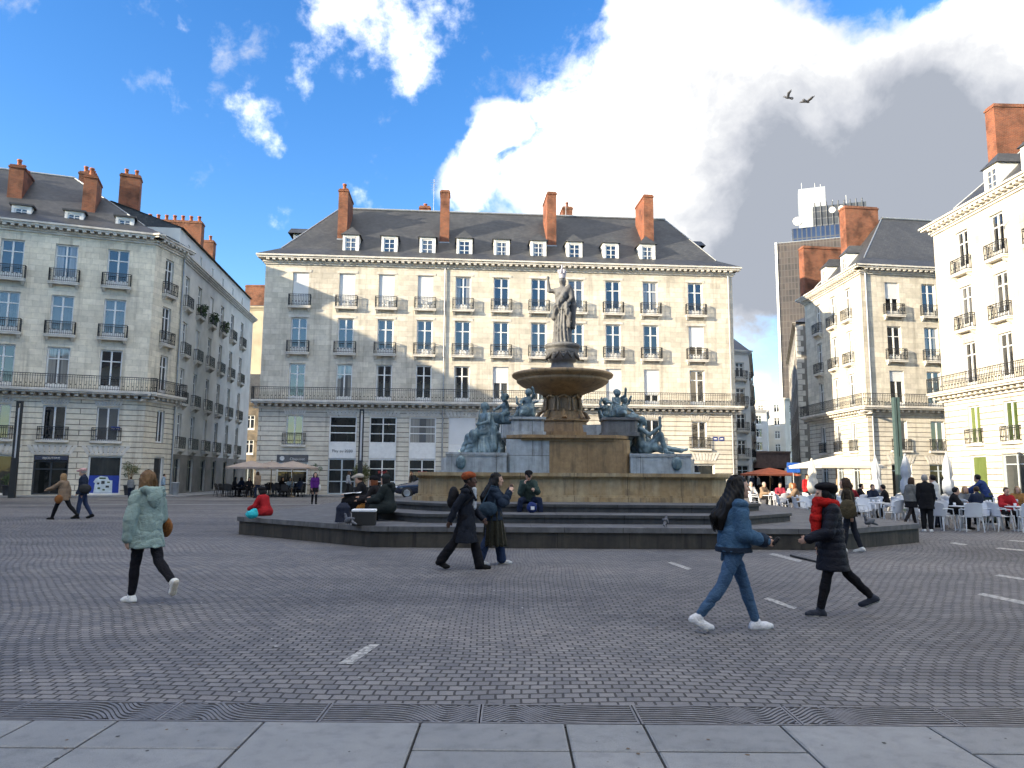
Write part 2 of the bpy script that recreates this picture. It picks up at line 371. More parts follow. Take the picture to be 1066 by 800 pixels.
def dormer(par, F, s, n, z0, w=1.25, h=1.45, back=2.6, flat=False):
    """white framed dormer, front face n metres behind the wall"""
    mb = MB(); f = F.fr()
    mb.box(s - w / 2, n, z0, s - w / 2 + .17, n + back, z0 + h, 0, f); mb.box(s + w / 2 - .17, n, z0, s + w / 2, n + back, z0 + h, 0, f)
    mb.box(s - w / 2 + .17, n, z0 + h - .16, s + w / 2 - .17, n + back, z0 + h, 0, f); mb.box(s - w / 2 - .06, n - .05, z0 - .12, s + w / 2 + .06, n + .3, z0 - .002, 0, f)
    o = mb.build('dormer', M['white'], par)
    r = MB(); e = .14
    if flat:
        r.box(s - w / 2 - e, n - e, z0 + h, s + w / 2 + e, n + back, z0 + h + .12, 0, f)
    else:
        a, b, c, d = [f(*p, z0 + h) for p in ((s - w / 2 - e, n - e), (s + w / 2 + e, n - e), (s + w / 2 + e, n + back), (s - w / 2 - e, n + back))]
        g0, g1 = f(s, n + .55, z0 + h + .85), f(s, n + back, z0 + h + .85)
        r.face([a, b, g0]); r.face([b, c, g1, g0]); r.face([d, a, g0, g1]); r.face([b, a, d, c])
    r.build('dormer_roof', M['slate'], o)
    k = new('window', frame_mesh(w - .34, h - .16, 'dormer'), o, F.at(s, -n - .08, z0), F.ang)
    new('pane', pane_mesh(w - .34, h - .16, 'pane'), k)
    return o
def chimney(par, F, s, n, z0, z1, w, d, pots=0, along='n', mt='brick'):
    """brick slab chimney, w along the facade, d into the depth"""
    mb = MB(); f = F.fr()
    mb.box(s - w / 2, n, z0, s + w / 2, n + d, z1 - .25, 0, f); mb.box(s - w / 2 - .05, n - .05, z1 - .25, s + w / 2 + .05, n + d + .05, z1 - .12, 0, f)
    mb.box(s - w / 2 + .02, n + .02, z1 - .12, s + w / 2 - .02, n + d - .02, z1, 0, f)
    mb.box(s - w / 2 - .04, n - .04, z0, s + w / 2 + .04, n + d + .04, z0 + .22, 1, f)
    o = mb.build('chimney', [M[mt], M['zinc']], par)
    for i in range(pots):
        t = (i + .5) / pots
        a, b = (s, n + d * t) if along == 'n' else (s - w / 2 + w * t, n + d / 2)
        if 'pot' not in _mesh:
            q = MB(); q.lathe([(.15, 0), (.13, .45), (.17, .46), (.17, .54), (.12, .56), (.1, .3)], 10); _mesh['pot'] = q.mesh('chimney_pot', M['pot'])
        new('chimney_pot', _mesh['pot'], o, F.at(a, -b, z1), 0)
    return o
def rear_box(mb, poly, z0, z1, mi=0, skip=()):
    k = len(poly)
    for i in range(k):
        if i in skip: continue
        a, b = poly[i], poly[(i + 1) % k]; mb.face([(a[0], a[1], z0), (b[0], b[1], z0), (b[0], b[1], z1), (a[0], a[1], z1)], mi)
def text(par, s, F, sc, n, z, size, m, ext=.01, al='CENTER'):
    c = D.curves.new('lettering', 'FONT'); c.body = s; c.size = size; c.extrude = ext; c.align_x = al
    tmp = D.objects.new('lettering', c); COL.objects.link(tmp); dg = bpy.context.evaluated_depsgraph_get(); me = D.meshes.new_from_object(tmp.evaluated_get(dg)); D.objects.remove(tmp)
    me.materials.clear(); me.materials.append(M[m]); o = new('lettering', me, par, F.at(sc, n, z), 0); o.rotation_euler = (PI / 2, 0, F.ang); return o
def drainpipe(par, F, s, z0, z1, r=.055, m='zinc'):
    mb = MB(); mb.tube([F.at(s, .1, z0), F.at(s, .1, z1)], r, 8); return mb.build('drainpipe', M[m], par)
def R3(): return (14.22, 16.8)
R_TOP, R_MID, R_LOW, R_ENT = (14.22, 16.8), (10.66, 13.3), (7.02, 9.8), (3.65, 5.92)
def voussoirs(mb, F, s, w, z):
    n = 9
    for i in range(n):
        t = (i / (n - 1) - .5); x0 = s + t * w; x1 = s + t * w * 1.35; hw = w / n * .42
        f = F.fr(); a = [f(x0 - hw, -.03, z + .02), f(x0 + hw, -.03, z + .02), f(x1 + hw * 1.3, -.03, z + .62), f(x1 - hw * 1.3, -.03, z + .62)]
        b = [f(x0 - hw, .01, z + .02), f(x0 + hw, .01, z + .02), f(x1 + hw * 1.3, .01, z + .62), f(x1 - hw * 1.3, .01, z + .62)]
        mb.face(a, 2)
        for j in range(4): mb.face([a[(j + 1) % 4], a[j], b[j], b[(j + 1) % 4]], 2)
# ------------------------------------------------------------------ camera, sun, sky
F_PX, TILT, ROLL, EYE = 770.0, math.atan(94 / 770), math.radians(.4), 1.62
cam = D.cameras.new('camera'); cam.sensor_width = 36; cam.lens = 36 * F_PX / 1066; cam.clip_end = 3000; cam.clip_start = .05
co = new('camera', cam, None, (0, 0, EYE)); co.rotation_euler = (PI / 2 + TILT, 0, 0)
co.rotation_euler = (Matrix.Rotation(PI / 2 + TILT, 3, 'X') @ Matrix.Rotation(ROLL, 3, 'Z')).to_euler(); S.camera = co
def ray(x, y):
    u, v = x - 533, 400 - y
    u, v = u * math.cos(ROLL) - v * math.sin(ROLL), u * math.sin(ROLL) + v * math.cos(ROLL)
    return Vector((u, F_PX * math.cos(TILT) - v * math.sin(TILT), F_PX * math.sin(TILT) + v * math.cos(TILT)))
def ground(x, y, z=0.0):
    r = ray(x, y); k = (z - EYE) / r.z; return Vector((r.x * k, r.y * k, z))
def atd(x, y, Y):
    r = ray(x, y); k = Y / r.y; return Vector((r.x * k, Y, EYE + r.z * k))
SUN_AZ, SUN_EL = math.radians(26), math.radians(14.5)      # sun stands left and a little behind the camera
to_sun = Vector((-math.cos(SUN_AZ) * math.cos(SUN_EL), -math.sin(SUN_AZ) * math.cos(SUN_EL), math.sin(SUN_EL)))
sl = D.lights.new('sun', 'SUN'); sl.energy = SUN_E; sl.angle = math.radians(.5); sl.color = (1, .85, .62)
so = new('sun', sl, None, (-60, -40, 60)); so.rotation_euler = to_sun.to_track_quat('Z', 'Y').to_euler()
def world():
    w = D.worlds.new('World'); S.world = w; w.use_nodes = True; nt = w.node_tree; bg = nt.nodes['Background']
    sky = nd(nt, 'ShaderNodeTexSky', sky_type='NISHITA', sun_disc=False); sky.sun_elevation = SUN_EL
    sky.sun_rotation = math.atan2(to_sun.x, to_sun.y); sky.air_density = 1.0; sky.dust_density = .35; sky.ozone_density = 2.2; sky.altitude = 50
    hs = nd(nt, 'ShaderNodeHueSaturation'); hs.inputs['Hue'].default_value = .511; hs.inputs['Saturation'].default_value = 1.32; hs.inputs['Value'].default_value = SKY_GAIN; nt.links.new(sky.outputs[0], hs.inputs['Color'])
    d = vec(nt, 'Generated'); nrm = nd(nt, 'ShaderNodeVectorMath', operation='NORMALIZE'); nt.links.new(d, nrm.inputs[0]); d = nrm.outputs[0]
    wn = nd(nt, 'ShaderNodeTexNoise'); wn.inputs['Scale'].default_value = 7; wn.inputs['Detail'].default_value = 5; nt.links.new(d, wn.inputs['Vector'])
    ws = nd(nt, 'ShaderNodeVectorMath', operation='MULTIPLY_ADD'); nt.links.new(wn.outputs['Color'], ws.inputs[0]); ws.inputs[1].default_value = (.13, .13, .13); ws.inputs[2].default_value = (-.065, -.065, -.065)
    ad = nd(nt, 'ShaderNodeVectorMath', operation='ADD'); nt.links.new(d, ad.inputs[0]); nt.links.new(ws.outputs[0], ad.inputs[1])
    def field(blobs):
        tot = None
        for x, y, r, wt in blobs:
            c = ray(x, y).normalized(); ds = nd(nt, 'ShaderNodeVectorMath', operation='DISTANCE'); nt.links.new(ad.outputs[0], ds.inputs[0]); ds.inputs[1].default_value = c
            k = mth(nt, 'DIVIDE', ds.outputs['Value'], r / 800.0); k = mth(nt, 'MULTIPLY_ADD', mth(nt, 'MULTIPLY', k, k), -1.0, 1.0); k = mth(nt, 'MULTIPLY', mth(nt, 'MAXIMUM', k, 0), wt)
            tot = k if tot is None else mth(nt, 'ADD', tot, k)
        return tot
    big = field(CLOUDS); wisp = field(WISPS)
    for az, el, r_, wt in FILL_CLOUDS:                                   # unseen cloud added overhead and behind as fill light
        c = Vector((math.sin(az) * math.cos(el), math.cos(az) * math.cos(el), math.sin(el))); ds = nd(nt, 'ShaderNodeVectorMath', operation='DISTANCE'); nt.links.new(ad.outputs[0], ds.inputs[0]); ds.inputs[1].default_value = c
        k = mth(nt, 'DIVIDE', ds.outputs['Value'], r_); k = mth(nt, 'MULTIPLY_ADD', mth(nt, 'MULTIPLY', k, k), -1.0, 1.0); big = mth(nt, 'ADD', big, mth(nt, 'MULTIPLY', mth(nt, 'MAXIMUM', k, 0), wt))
    n1 = noise(nt, ad.outputs[0], 9, 8, .6); n2 = noise(nt, ad.outputs[0], 3.0, 4, .5); n3 = noise(nt, d, 24, 6, .62)
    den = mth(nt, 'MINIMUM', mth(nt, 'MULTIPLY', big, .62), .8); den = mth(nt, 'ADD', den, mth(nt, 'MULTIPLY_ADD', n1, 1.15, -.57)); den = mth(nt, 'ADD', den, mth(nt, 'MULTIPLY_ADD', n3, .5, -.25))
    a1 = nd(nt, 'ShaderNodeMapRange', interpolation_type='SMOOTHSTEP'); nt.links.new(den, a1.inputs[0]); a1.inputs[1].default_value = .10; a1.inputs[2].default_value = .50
    dw = mth(nt, 'ADD', wisp, mth(nt, 'MULTIPLY_ADD', n3, 2.4, -1.38)); dw = mth(nt, 'ADD', dw, mth(nt, 'MULTIPLY_ADD', n1, .9, -.5))
    a2 = nd(nt, 'ShaderNodeMapRange', interpolation_type='SMOOTHSTEP'); nt.links.new(dw, a2.inputs[0]); a2.inputs[1].default_value = .0; a2.inputs[2].default_value = 1.25; a2.inputs[4].default_value = .85
    thick = field(GREYS)
    sh = mth(nt, 'ADD', thick, mth(nt, 'MULTIPLY_ADD', n1, 1.5, -.75)); sh = mth(nt, 'ADD', sh, mth(nt, 'MULTIPLY_ADD', n3, .5, -.25)); sh = mth(nt, 'ADD', sh, mth(nt, 'MULTIPLY_ADD', n2, 1.1, -.55))
    cc = ramp(nt, sh, [(.0, (.85, .84, .815)), (.18, (.50, .498, .49)), (.40, (.365, .37, .38)), (.68, (.265, .275, .30)), (1.0, (.175, .19, .22))])
    ga = nd(nt, 'ShaderNodeVectorMath', operation='SCALE'); nt.links.new(cc, ga.inputs[0]); ga.inputs['Scale'].default_value = CLOUD_GAIN
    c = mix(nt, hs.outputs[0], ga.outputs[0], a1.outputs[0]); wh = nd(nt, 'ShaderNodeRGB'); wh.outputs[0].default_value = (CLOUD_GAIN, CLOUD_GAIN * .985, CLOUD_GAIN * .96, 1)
    gate = nd(nt, 'ShaderNodeMapRange', interpolation_type='SMOOTHSTEP'); nt.links.new(wisp, gate.inputs[0]); gate.inputs[1].default_value = .02; gate.inputs[2].default_value = .30
    c = mix(nt, c, wh.outputs[0], mth(nt, 'MULTIPLY', a2.outputs[0], gate.outputs[0])); nt.links.new(c, bg.inputs[0]); bg.inputs[1].default_value = SKY_STR
# ------------------------------------------------------------------ ground
def m_setts():
    m, nt, p = mat('granite_setts'); ob = vec(nt)
    # rows drift and swing a little, as hand-laid setts do
    wn = nd(nt, 'ShaderNodeTexNoise'); wn.inputs['Scale'].default_value = .16; wn.inputs['Detail'].default_value = 1.5; nt.links.new(ob, wn.inputs['Vector'])
    ws = nd(nt, 'ShaderNodeVectorMath', operation='MULTIPLY_ADD'); nt.links.new(wn.outputs['Color'], ws.inputs[0]); ws.inputs[1].default_value = (.9, 1.5, 0); nt.links.new(ob, ws.inputs[2])
    wf = nd(nt, 'ShaderNodeTexNoise'); wf.inputs['Scale'].default_value = 5.0; wf.inputs['Detail'].default_value = 2; nt.links.new(ob, wf.inputs['Vector'])
    w2 = nd(nt, 'ShaderNodeVectorMath', operation='MULTIPLY_ADD'); nt.links.new(wf.outputs['Color'], w2.inputs[0]); w2.inputs[1].default_value = (.03, .022, 0); nt.links.new(ws.outputs[0], w2.inputs[2])
    b = brick(nt, w2.outputs[0], .128, .100, .010, (.142, .140, .147), (.215, .207, .205), (.050, .048, .048), .5, .35)
    st = noise(nt, ob, .22, 6, .6); md = noise(nt, ob, 1.6, 5, .6); fine = noise(nt, ob, 55, 3)
    c = mix(nt, b.outputs['Color'], ramp(nt, st, [(.34, (.62, .63, .67)), (.48, (.95, .95, .96)), (.66, (1.16, 1.13, 1.10))]), 1.0, 'MULTIPLY')
    c = mix(nt, c, ramp(nt, md, [(.3, (.84, .84, .85)), (.62, (1.06, 1.06, 1.05))]), 1.0, 'MULTIPLY'); c = mix(nt, c, ramp(nt, fine, [(.3, (.85, .85, .85)), (.7, (1.12, 1.12, 1.12))]), 1.0, 'MULTIPLY')
    wr = noise(nt, vec(nt, 'Object', (.05, .5, 1), (0, 0, .35)), 1.0, 4, .6); c = mix(nt, c, ramp(nt, wr, [(.40, (.80, .80, .82)), (.52, (1, 1, 1)), (.66, (1.14, 1.12, 1.10))]), 1.0, 'MULTIPLY'); sp = noise(nt, ob, 4.3, 3, .5); c = mix(nt, c, ramp(nt, sp, [(.24, (.45,) * 3), (.29, (1,) * 3)]), .8, 'MULTIPLY'); p.inputs['Specular IOR Level'].default_value = .3
    nt.links.new(c, p.inputs['Base Color']); nt.links.new(ramp(nt, md, [(.3, (.62,) * 3), (.7, (.80,) * 3)]), p.inputs['Roughness'])
    h = mth(nt, 'ADD', mth(nt, 'MULTIPLY', b.outputs['Fac'], -1.0), mth(nt, 'MULTIPLY', fine, .25)); nt.links.new(bump(nt, h, .014, .9), p.inputs['Normal']); return m
def m_slab(name, c1, c2, sp=40):
    m, nt, p = mat(name); ob = vec(nt); f = noise(nt, ob, 1.3, 6, .65); g = noise(nt, ob, 160, 2, .7); k = noise(nt, ob, 9, 5, .6)
    c = mix(nt, ramp(nt, f, [(.3, c1), (.68, c2)]), ramp(nt, g, [(.35, (.80, .80, .80)), (.65, (1.16, 1.16, 1.16))]), 1.0, 'MULTIPLY')
    c = mix(nt, c, ramp(nt, k, [(.33, (.82, .82, .83)), (.5, (1, 1, 1)), (.72, (1.06, 1.06, 1.05))]), 1.0, 'MULTIPLY')
    nt.links.new(c, p.inputs['Base Color']); p.inputs['Roughness'].default_value = .62; nt.links.new(bump(nt, g, .003, .6), p.inputs['Normal']); return m
def grounds():
    mb = MB(); mb.face([(-1500, 5.48, 0), (1500, 5.48, 0), (1500, 1500, 0), (-1500, 1500, 0)]); mb.build('plaza_setts', M['setts']).__setitem__('kind', 'structure')
    mb = MB(); mb.face([(-1500, -1500, -.02), (1500, -1500, -.02), (1500, 5.06, -.02), (-1500, 5.06, -.02)]); tag(mb.build('ground', M['joint']), kind='structure')
    # near pavement of large granite slabs, each slab a chamfered block
    mb = MB(); random.seed(3); g = .008
    def slab(x0, x1, y0, y1):
        dz = random.uniform(-.0015, .0015); e = .012
        lo = [(x0 + g, y0 + g), (x1 - g, y0 + g), (x1 - g, y1 - g), (x0 + g, y1 - g)]; up = [(x0 + g + e, y0 + g + e), (x1 - g - e, y0 + g + e), (x1 - g - e, y1 - g - e), (x0 + g + e, y1 - g - e)]
        n = len(mb.v); mb.v += [(*q, -.015) for q in lo] + [(*q, .006 + dz) for q in lo] + [(*q, .012 + dz) for q in up]
        for i in range(4): j = (i + 1) % 4; mb.f += [[n + i, n + j, n + 4 + j, n + 4 + i], [n + 4 + i, n + 4 + j, n + 8 + j, n + 8 + i]]; mb.m += [0, 0]; mb.sm += [False, False]
        mb.f.append([n + 8, n + 9, n + 10, n + 11]); mb.m.append(random.randrange(3)); mb.sm.append(False)
    xs = [-9.1, -8.0, -7.1, -5.9, -4.9, -4.1, -3.1, -2.55, -1.6, -.58, .36, .87, 1.76, 2.72, 3.9, 4.6, 5.7, 6.5, 7.6, 9]
    whole = {(-1.6, -.58), (1.76, 2.72), (-5.9, -4.9)}
    for a, b in zip(xs, xs[1:]):
        if (a, b) in whole: slab(a, b, 3.9, 5.055)
        else: slab(a, b, 4.57 + random.choice((0, 0, .012)), 5.055); slab(a, b, 3.9, 4.57)
    y = 3.9
    for r in range(7):
        x = -9.1 + random.uniform(-.6, 0)
        while x < 9: w = random.uniform(.7, 1.4); slab(x, x + w, y - .62, y); x += w
        y -= .62
    tag(mb.build('pavement', [M['slab'], M['slab2'], M['slab3']]), kind='structure')
    # pavements along the building fronts
    for nm, poly in (('pavement', [(-60, 34), (-33, 44.8), (-25, 47.4), (-21.5, 49.5), (-21.3, 77), (-25.5, 77), (-24.4, 53), (-25, 50.25), (-33.7, 47.1), (-60, 37.5)]), ('pavement', [(-19.3, 51.3), (19, 54.2), (20, 58), (17.5, 57.55), (-18.8, 54.75), (-19.8, 60)])):
        mb = MB(); mb.prism(poly, -.05, .07, 0, True, False); tag(mb.build(nm, M['slab2']), kind='structure')
    # long pale bands of smooth stone that cross the far setts
    for a, b in (((-24, 43.5), (14, 49.0)), ((-21, 37.0), (10, 42.2)), ((-26, 46.0), (-8, 48.2))):
        mb = MB(); A, B = Vector((*a, .004)), Vector((*b, .004)); n = Vector((-(B - A).y, (B - A).x, 0)).normalized() * .22; mb.face([A - n, B - n, B + n, A + n]); tag(mb.build('paving_band', M['slab2']), kind='structure')
    # inlaid pale marker strips
    for q in (((352, 691), (367, 691.5), (395, 671), (384, 671)), ((795, 623.5), (800, 622), (830, 633), (826, 634.5)), ((695, 586), (699, 585), (720, 592), (716, 593.5)), ((1017, 619), (1023, 617.5), (1075, 628), (1072, 631)), ((1035, 599.5), (1040, 598.2), (1075, 603.5), (1073, 605.2)), ((800, 577), (806, 576), (836, 584), (832, 585.5)), ((988, 565.5), (994, 564.7), (1008, 567), (1002, 568)), ((1035, 571), (1040, 570.2), (1072, 573), (1068, 574.2)), ((1048, 563), (1053, 562.4), (1075, 564), (1072, 565))):
        mb = MB(); mb.face([tuple(ground(x, y, .005)) for x, y in q][::-1]); o = mb.build('marker_strip', M['strip']); tag(o, kind='structure')
    rl = random.Random(8); mb = MB()                          # crumbs of litter, gum and leaves
    for _ in range(150):
        x, y = rl.uniform(-11, 11), 5.7 + 22 * rl.random() ** 1.5
        if (x - 1.75) ** 2 + (y - 25.5) ** 2 < 105: continue
        r_ = rl.uniform(.008, .026); n = 6; a0 = rl.uniform(0, 6); mb.face([(x + r_ * rl.uniform(.6, 1.2) * math.cos(a0 + 6.283 * i / n), y + r_ * rl.uniform(.6, 1.2) * math.sin(a0 + 6.283 * i / n), .009 + .006 * rl.random()) for i in range(n)], rl.choice((0, 0, 1, 1, 2)))
    for _ in range(50):
        x, y = rl.uniform(-4, 4), rl.uniform(4.0, 5.0); r_ = rl.uniform(.006, .016); mb.face([(x + r_ * rl.uniform(.7, 1.1) * math.cos(6.283 * i / 7), y + r_ * math.sin(6.283 * i / 7), .0152) for i in range(7)], rl.choice((0, 2)))
    tag(mb.build('litter', [M['joint'], M['litter_pale'], M['litter_brown']]), kind='stuff')
    # drain grate panels, a row of cast panels with flowing bars
    pan = None; ctr = Vector((0, 5.27))
    for k in range(-6, 8):
        x = .33 + 1.06 * k
        if pan is None:
            g = thing('drain_grate', 'cast iron drain grate panel with curved bars in the row along the pavement', 'drain grate', (x, 5.27, 0), 0, 'drain grate panels along the pavement'); grate_panel(g); pan = g
        else: o = copy_tree(pan); o.location = (x, 5.27, 0); o.rotation_euler.z = PI * (k % 2)
    mb = MB(); mb.face([(-40, 5.06, -.16), (40, 5.06, -.16), (40, 5.48, -.16), (-40, 5.48, -.16)]); mb.face([(-40, 5.06, -.02), (40, 5.06, -.02), (40, 5.06, -.16), (-40, 5.06, -.16)]); mb.face([(40, 5.48, -.001), (-40, 5.48, -.001), (-40, 5.48, -.16), (40, 5.48, -.16)]); tag(mb.build('drain_channel', M['dark']), kind='structure')
def grate_panel(g):
    W, H = .525, .195; fr = MB()
    for y in (-H - .006, H - .012): fr.box(-W, y, -.015, W, y + .018, .006)
    for x in (-W, W - .014): fr.box(x, -H + .012, -.015, x + .014, H - .012, .006)
    fr.build('frame', M['castiron'], g)
    b = MB(); c = np.array((-.62, -.42)); 
    for i in range(23):
        # bars follow level lines of a swirling height field
        lev = -.40 + i * .046; pts = []
        for j in range(41):
            x = -W + .012 + (2 * W - .024) * j / 40
            y = lev + .24 * math.exp(-((x + .30) / .16) ** 2) - .05 * math.sin(3.0 * x + .5)
            pts.append((x, y))
        run = []
        for pt in pts + [(0, 9)]:
            if abs(pt[1]) < H - .014: run.append(pt)
            else:
                if len(run) > 1:
                    rows = []
                    for a, q in enumerate(run):
                        p0, p1 = run[max(a - 1, 0)], run[min(a + 1, len(run) - 1)]; dx, dy = p1[0] - p0[0], p1[1] - p0[1]; l = math.hypot(dx, dy); nx, ny = -dy / l * .0095, dx / l * .0095
                        rows.append([(q[0] - nx, q[1] - ny, -.014), (q[0] - nx, q[1] - ny, .004), (q[0] + nx, q[1] + ny, .004), (q[0] + nx, q[1] + ny, -.014)])
                    b.grid(rows, 0, False)
                run = []
    b.build('bars', M['castiron'], g)
def leafball(mb, c, r, n, sz, mi=0, rnd=random):
    for _ in range(n):
        v = Vector((rnd.gauss(0, 1), rnd.gauss(0, 1), rnd.gauss(0, 1))).normalized() * rnd.random() ** .45
        p = c + Vector((v.x * r[0], v.y * r[1], v.z * r[2])); a = Vector((rnd.gauss(0, 1), rnd.gauss(0, 1), rnd.gauss(0, 1))).normalized(); b = a.cross(Vector((rnd.gauss(0, 1), rnd.gauss(0, 1), rnd.gauss(0, 1)))).normalized(); s = sz * rnd.uniform(.6, 1.3)
        mb.face([p - a * s, p + b * s * .4, p + a * s, p - b * s * .4], mi)
M['setts'] = m_setts(); M['slab'] = m_slab('granite_slab', (.185, .19, .196), (.24, .243, .245)); M['slab2'] = m_slab('granite_slab_pale', (.198, .203, .208), (.258, .26, .262)); M['slab3'] = m_slab('granite_slab_dark', (.172, .177, .183), (.222, .225, .229))
M['litter_pale'] = simple('litter_pale', (.42, .41, .39), .8); M['litter_brown'] = simple('litter_brown', (.12, .08, .05), .8); M['strip'] = m_slab('pale_marker_stone', (.40, .39, .37), (.54, .525, .49))
def worn():
    nt = M['strip'].node_tree; p = nt.nodes['Principled BSDF']; src = p.inputs['Base Color'].links[0].from_socket; ob = vec(nt); n = noise(nt, ob, 14, 6, .7); b = brick(nt, ob, .128, .1, .012, (1, 1, 1), (.9, .9, .9), (.45, .45, .45)); c = mix(nt, src, b.outputs['Color'], 1.0, 'MULTIPLY'); nt.links.new(mix(nt, c, (.15, .148, .15), ramp(nt, n, [(.50, (0, 0, 0)), (.60, (.85,) * 3)])), p.inputs['Base Color'])
worn(); M['joint'] = simple('dark_joint', (.05, .05, .05), .9); M['castiron'] = simple('cast_iron', (.17, .165, .172), .55, .2, var=.25, vs=9)
M['redsign'] = simple('red_letters', (.55, .05, .05), .5); M['signgrey'] = simple('grey_fascia', (.10, .10, .105), .5); M['signpale'] = simple('pale_letters', (.6, .6, .58), .5); M['signdark'] = simple('navy_fascia', (.04, .045, .075), .4); M['plateblue'] = simple('enamel_blue', (.03, .05, .20), .3)
M['royalblue'] = simple('royal_blue_print', (.02, .05, .33), .35); M['displaywhite'] = simple('pale_blue_white', (.62, .70, .72), .5); M['sand'] = simple('sandstone', (.48, .41, .29), .9, var=.2, vs=.6)
def m_tower(name, c1, c2, line, w, h, mo, rough, lit=False):
    m, nt, p = mat(name); uv = vec(nt, 'UV'); b = brick(nt, uv, w, h, mo, c1, c2, line, 0.0, .1); n = noise(nt, vec(nt, 'Object', (.03, .03, .12)), 1, 3); c = mix(nt, b.outputs['Color'], ramp(nt, n, [(.35, (.75, .75, .78)), (.65, (1.15, 1.1, 1.05))]), 1.0, 'MULTIPLY'); nt.links.new(c, p.inputs['Base Color']); p.inputs['Roughness'].default_value = rough; return m
M['towerwall'] = m_tower('tower_curtain_wall', (.075, .064, .060), (.045, .040, .039), (.092, .084, .080), 1.7, 3.6, .22, .4); M['towerblue'] = m_tower('tower_blue_glass', (.025, .05, .12), (.018, .035, .09), (.07, .08, .10), 2.4, 7, .35, .3); M['towerwhite'] = simple('white_lift_block', (.36, .40, .44), .5); M['towerdark'] = m_tower('tower_dark_louvres', (.06, .075, .10), (.035, .045, .06), (.12, .13, .15), 3, 4, .3, .5)
M['pane_green'] = m_glass('green_room_glass', (.045, .07, .018), (.17, .215, .07), .3, 1.2, 1.5)  # interior green put into the base colour; panes give no light
BANDS = [(0, ZB - .2, 1), (ZB - .2, ZC, 0)]
WM = lambda: [M['ashlar'], M['rust'], M['trim']]
def win_ops(lst): return [(s - w / 2, s + w / 2, z0, z1) for s, w, z0, z1 in lst]

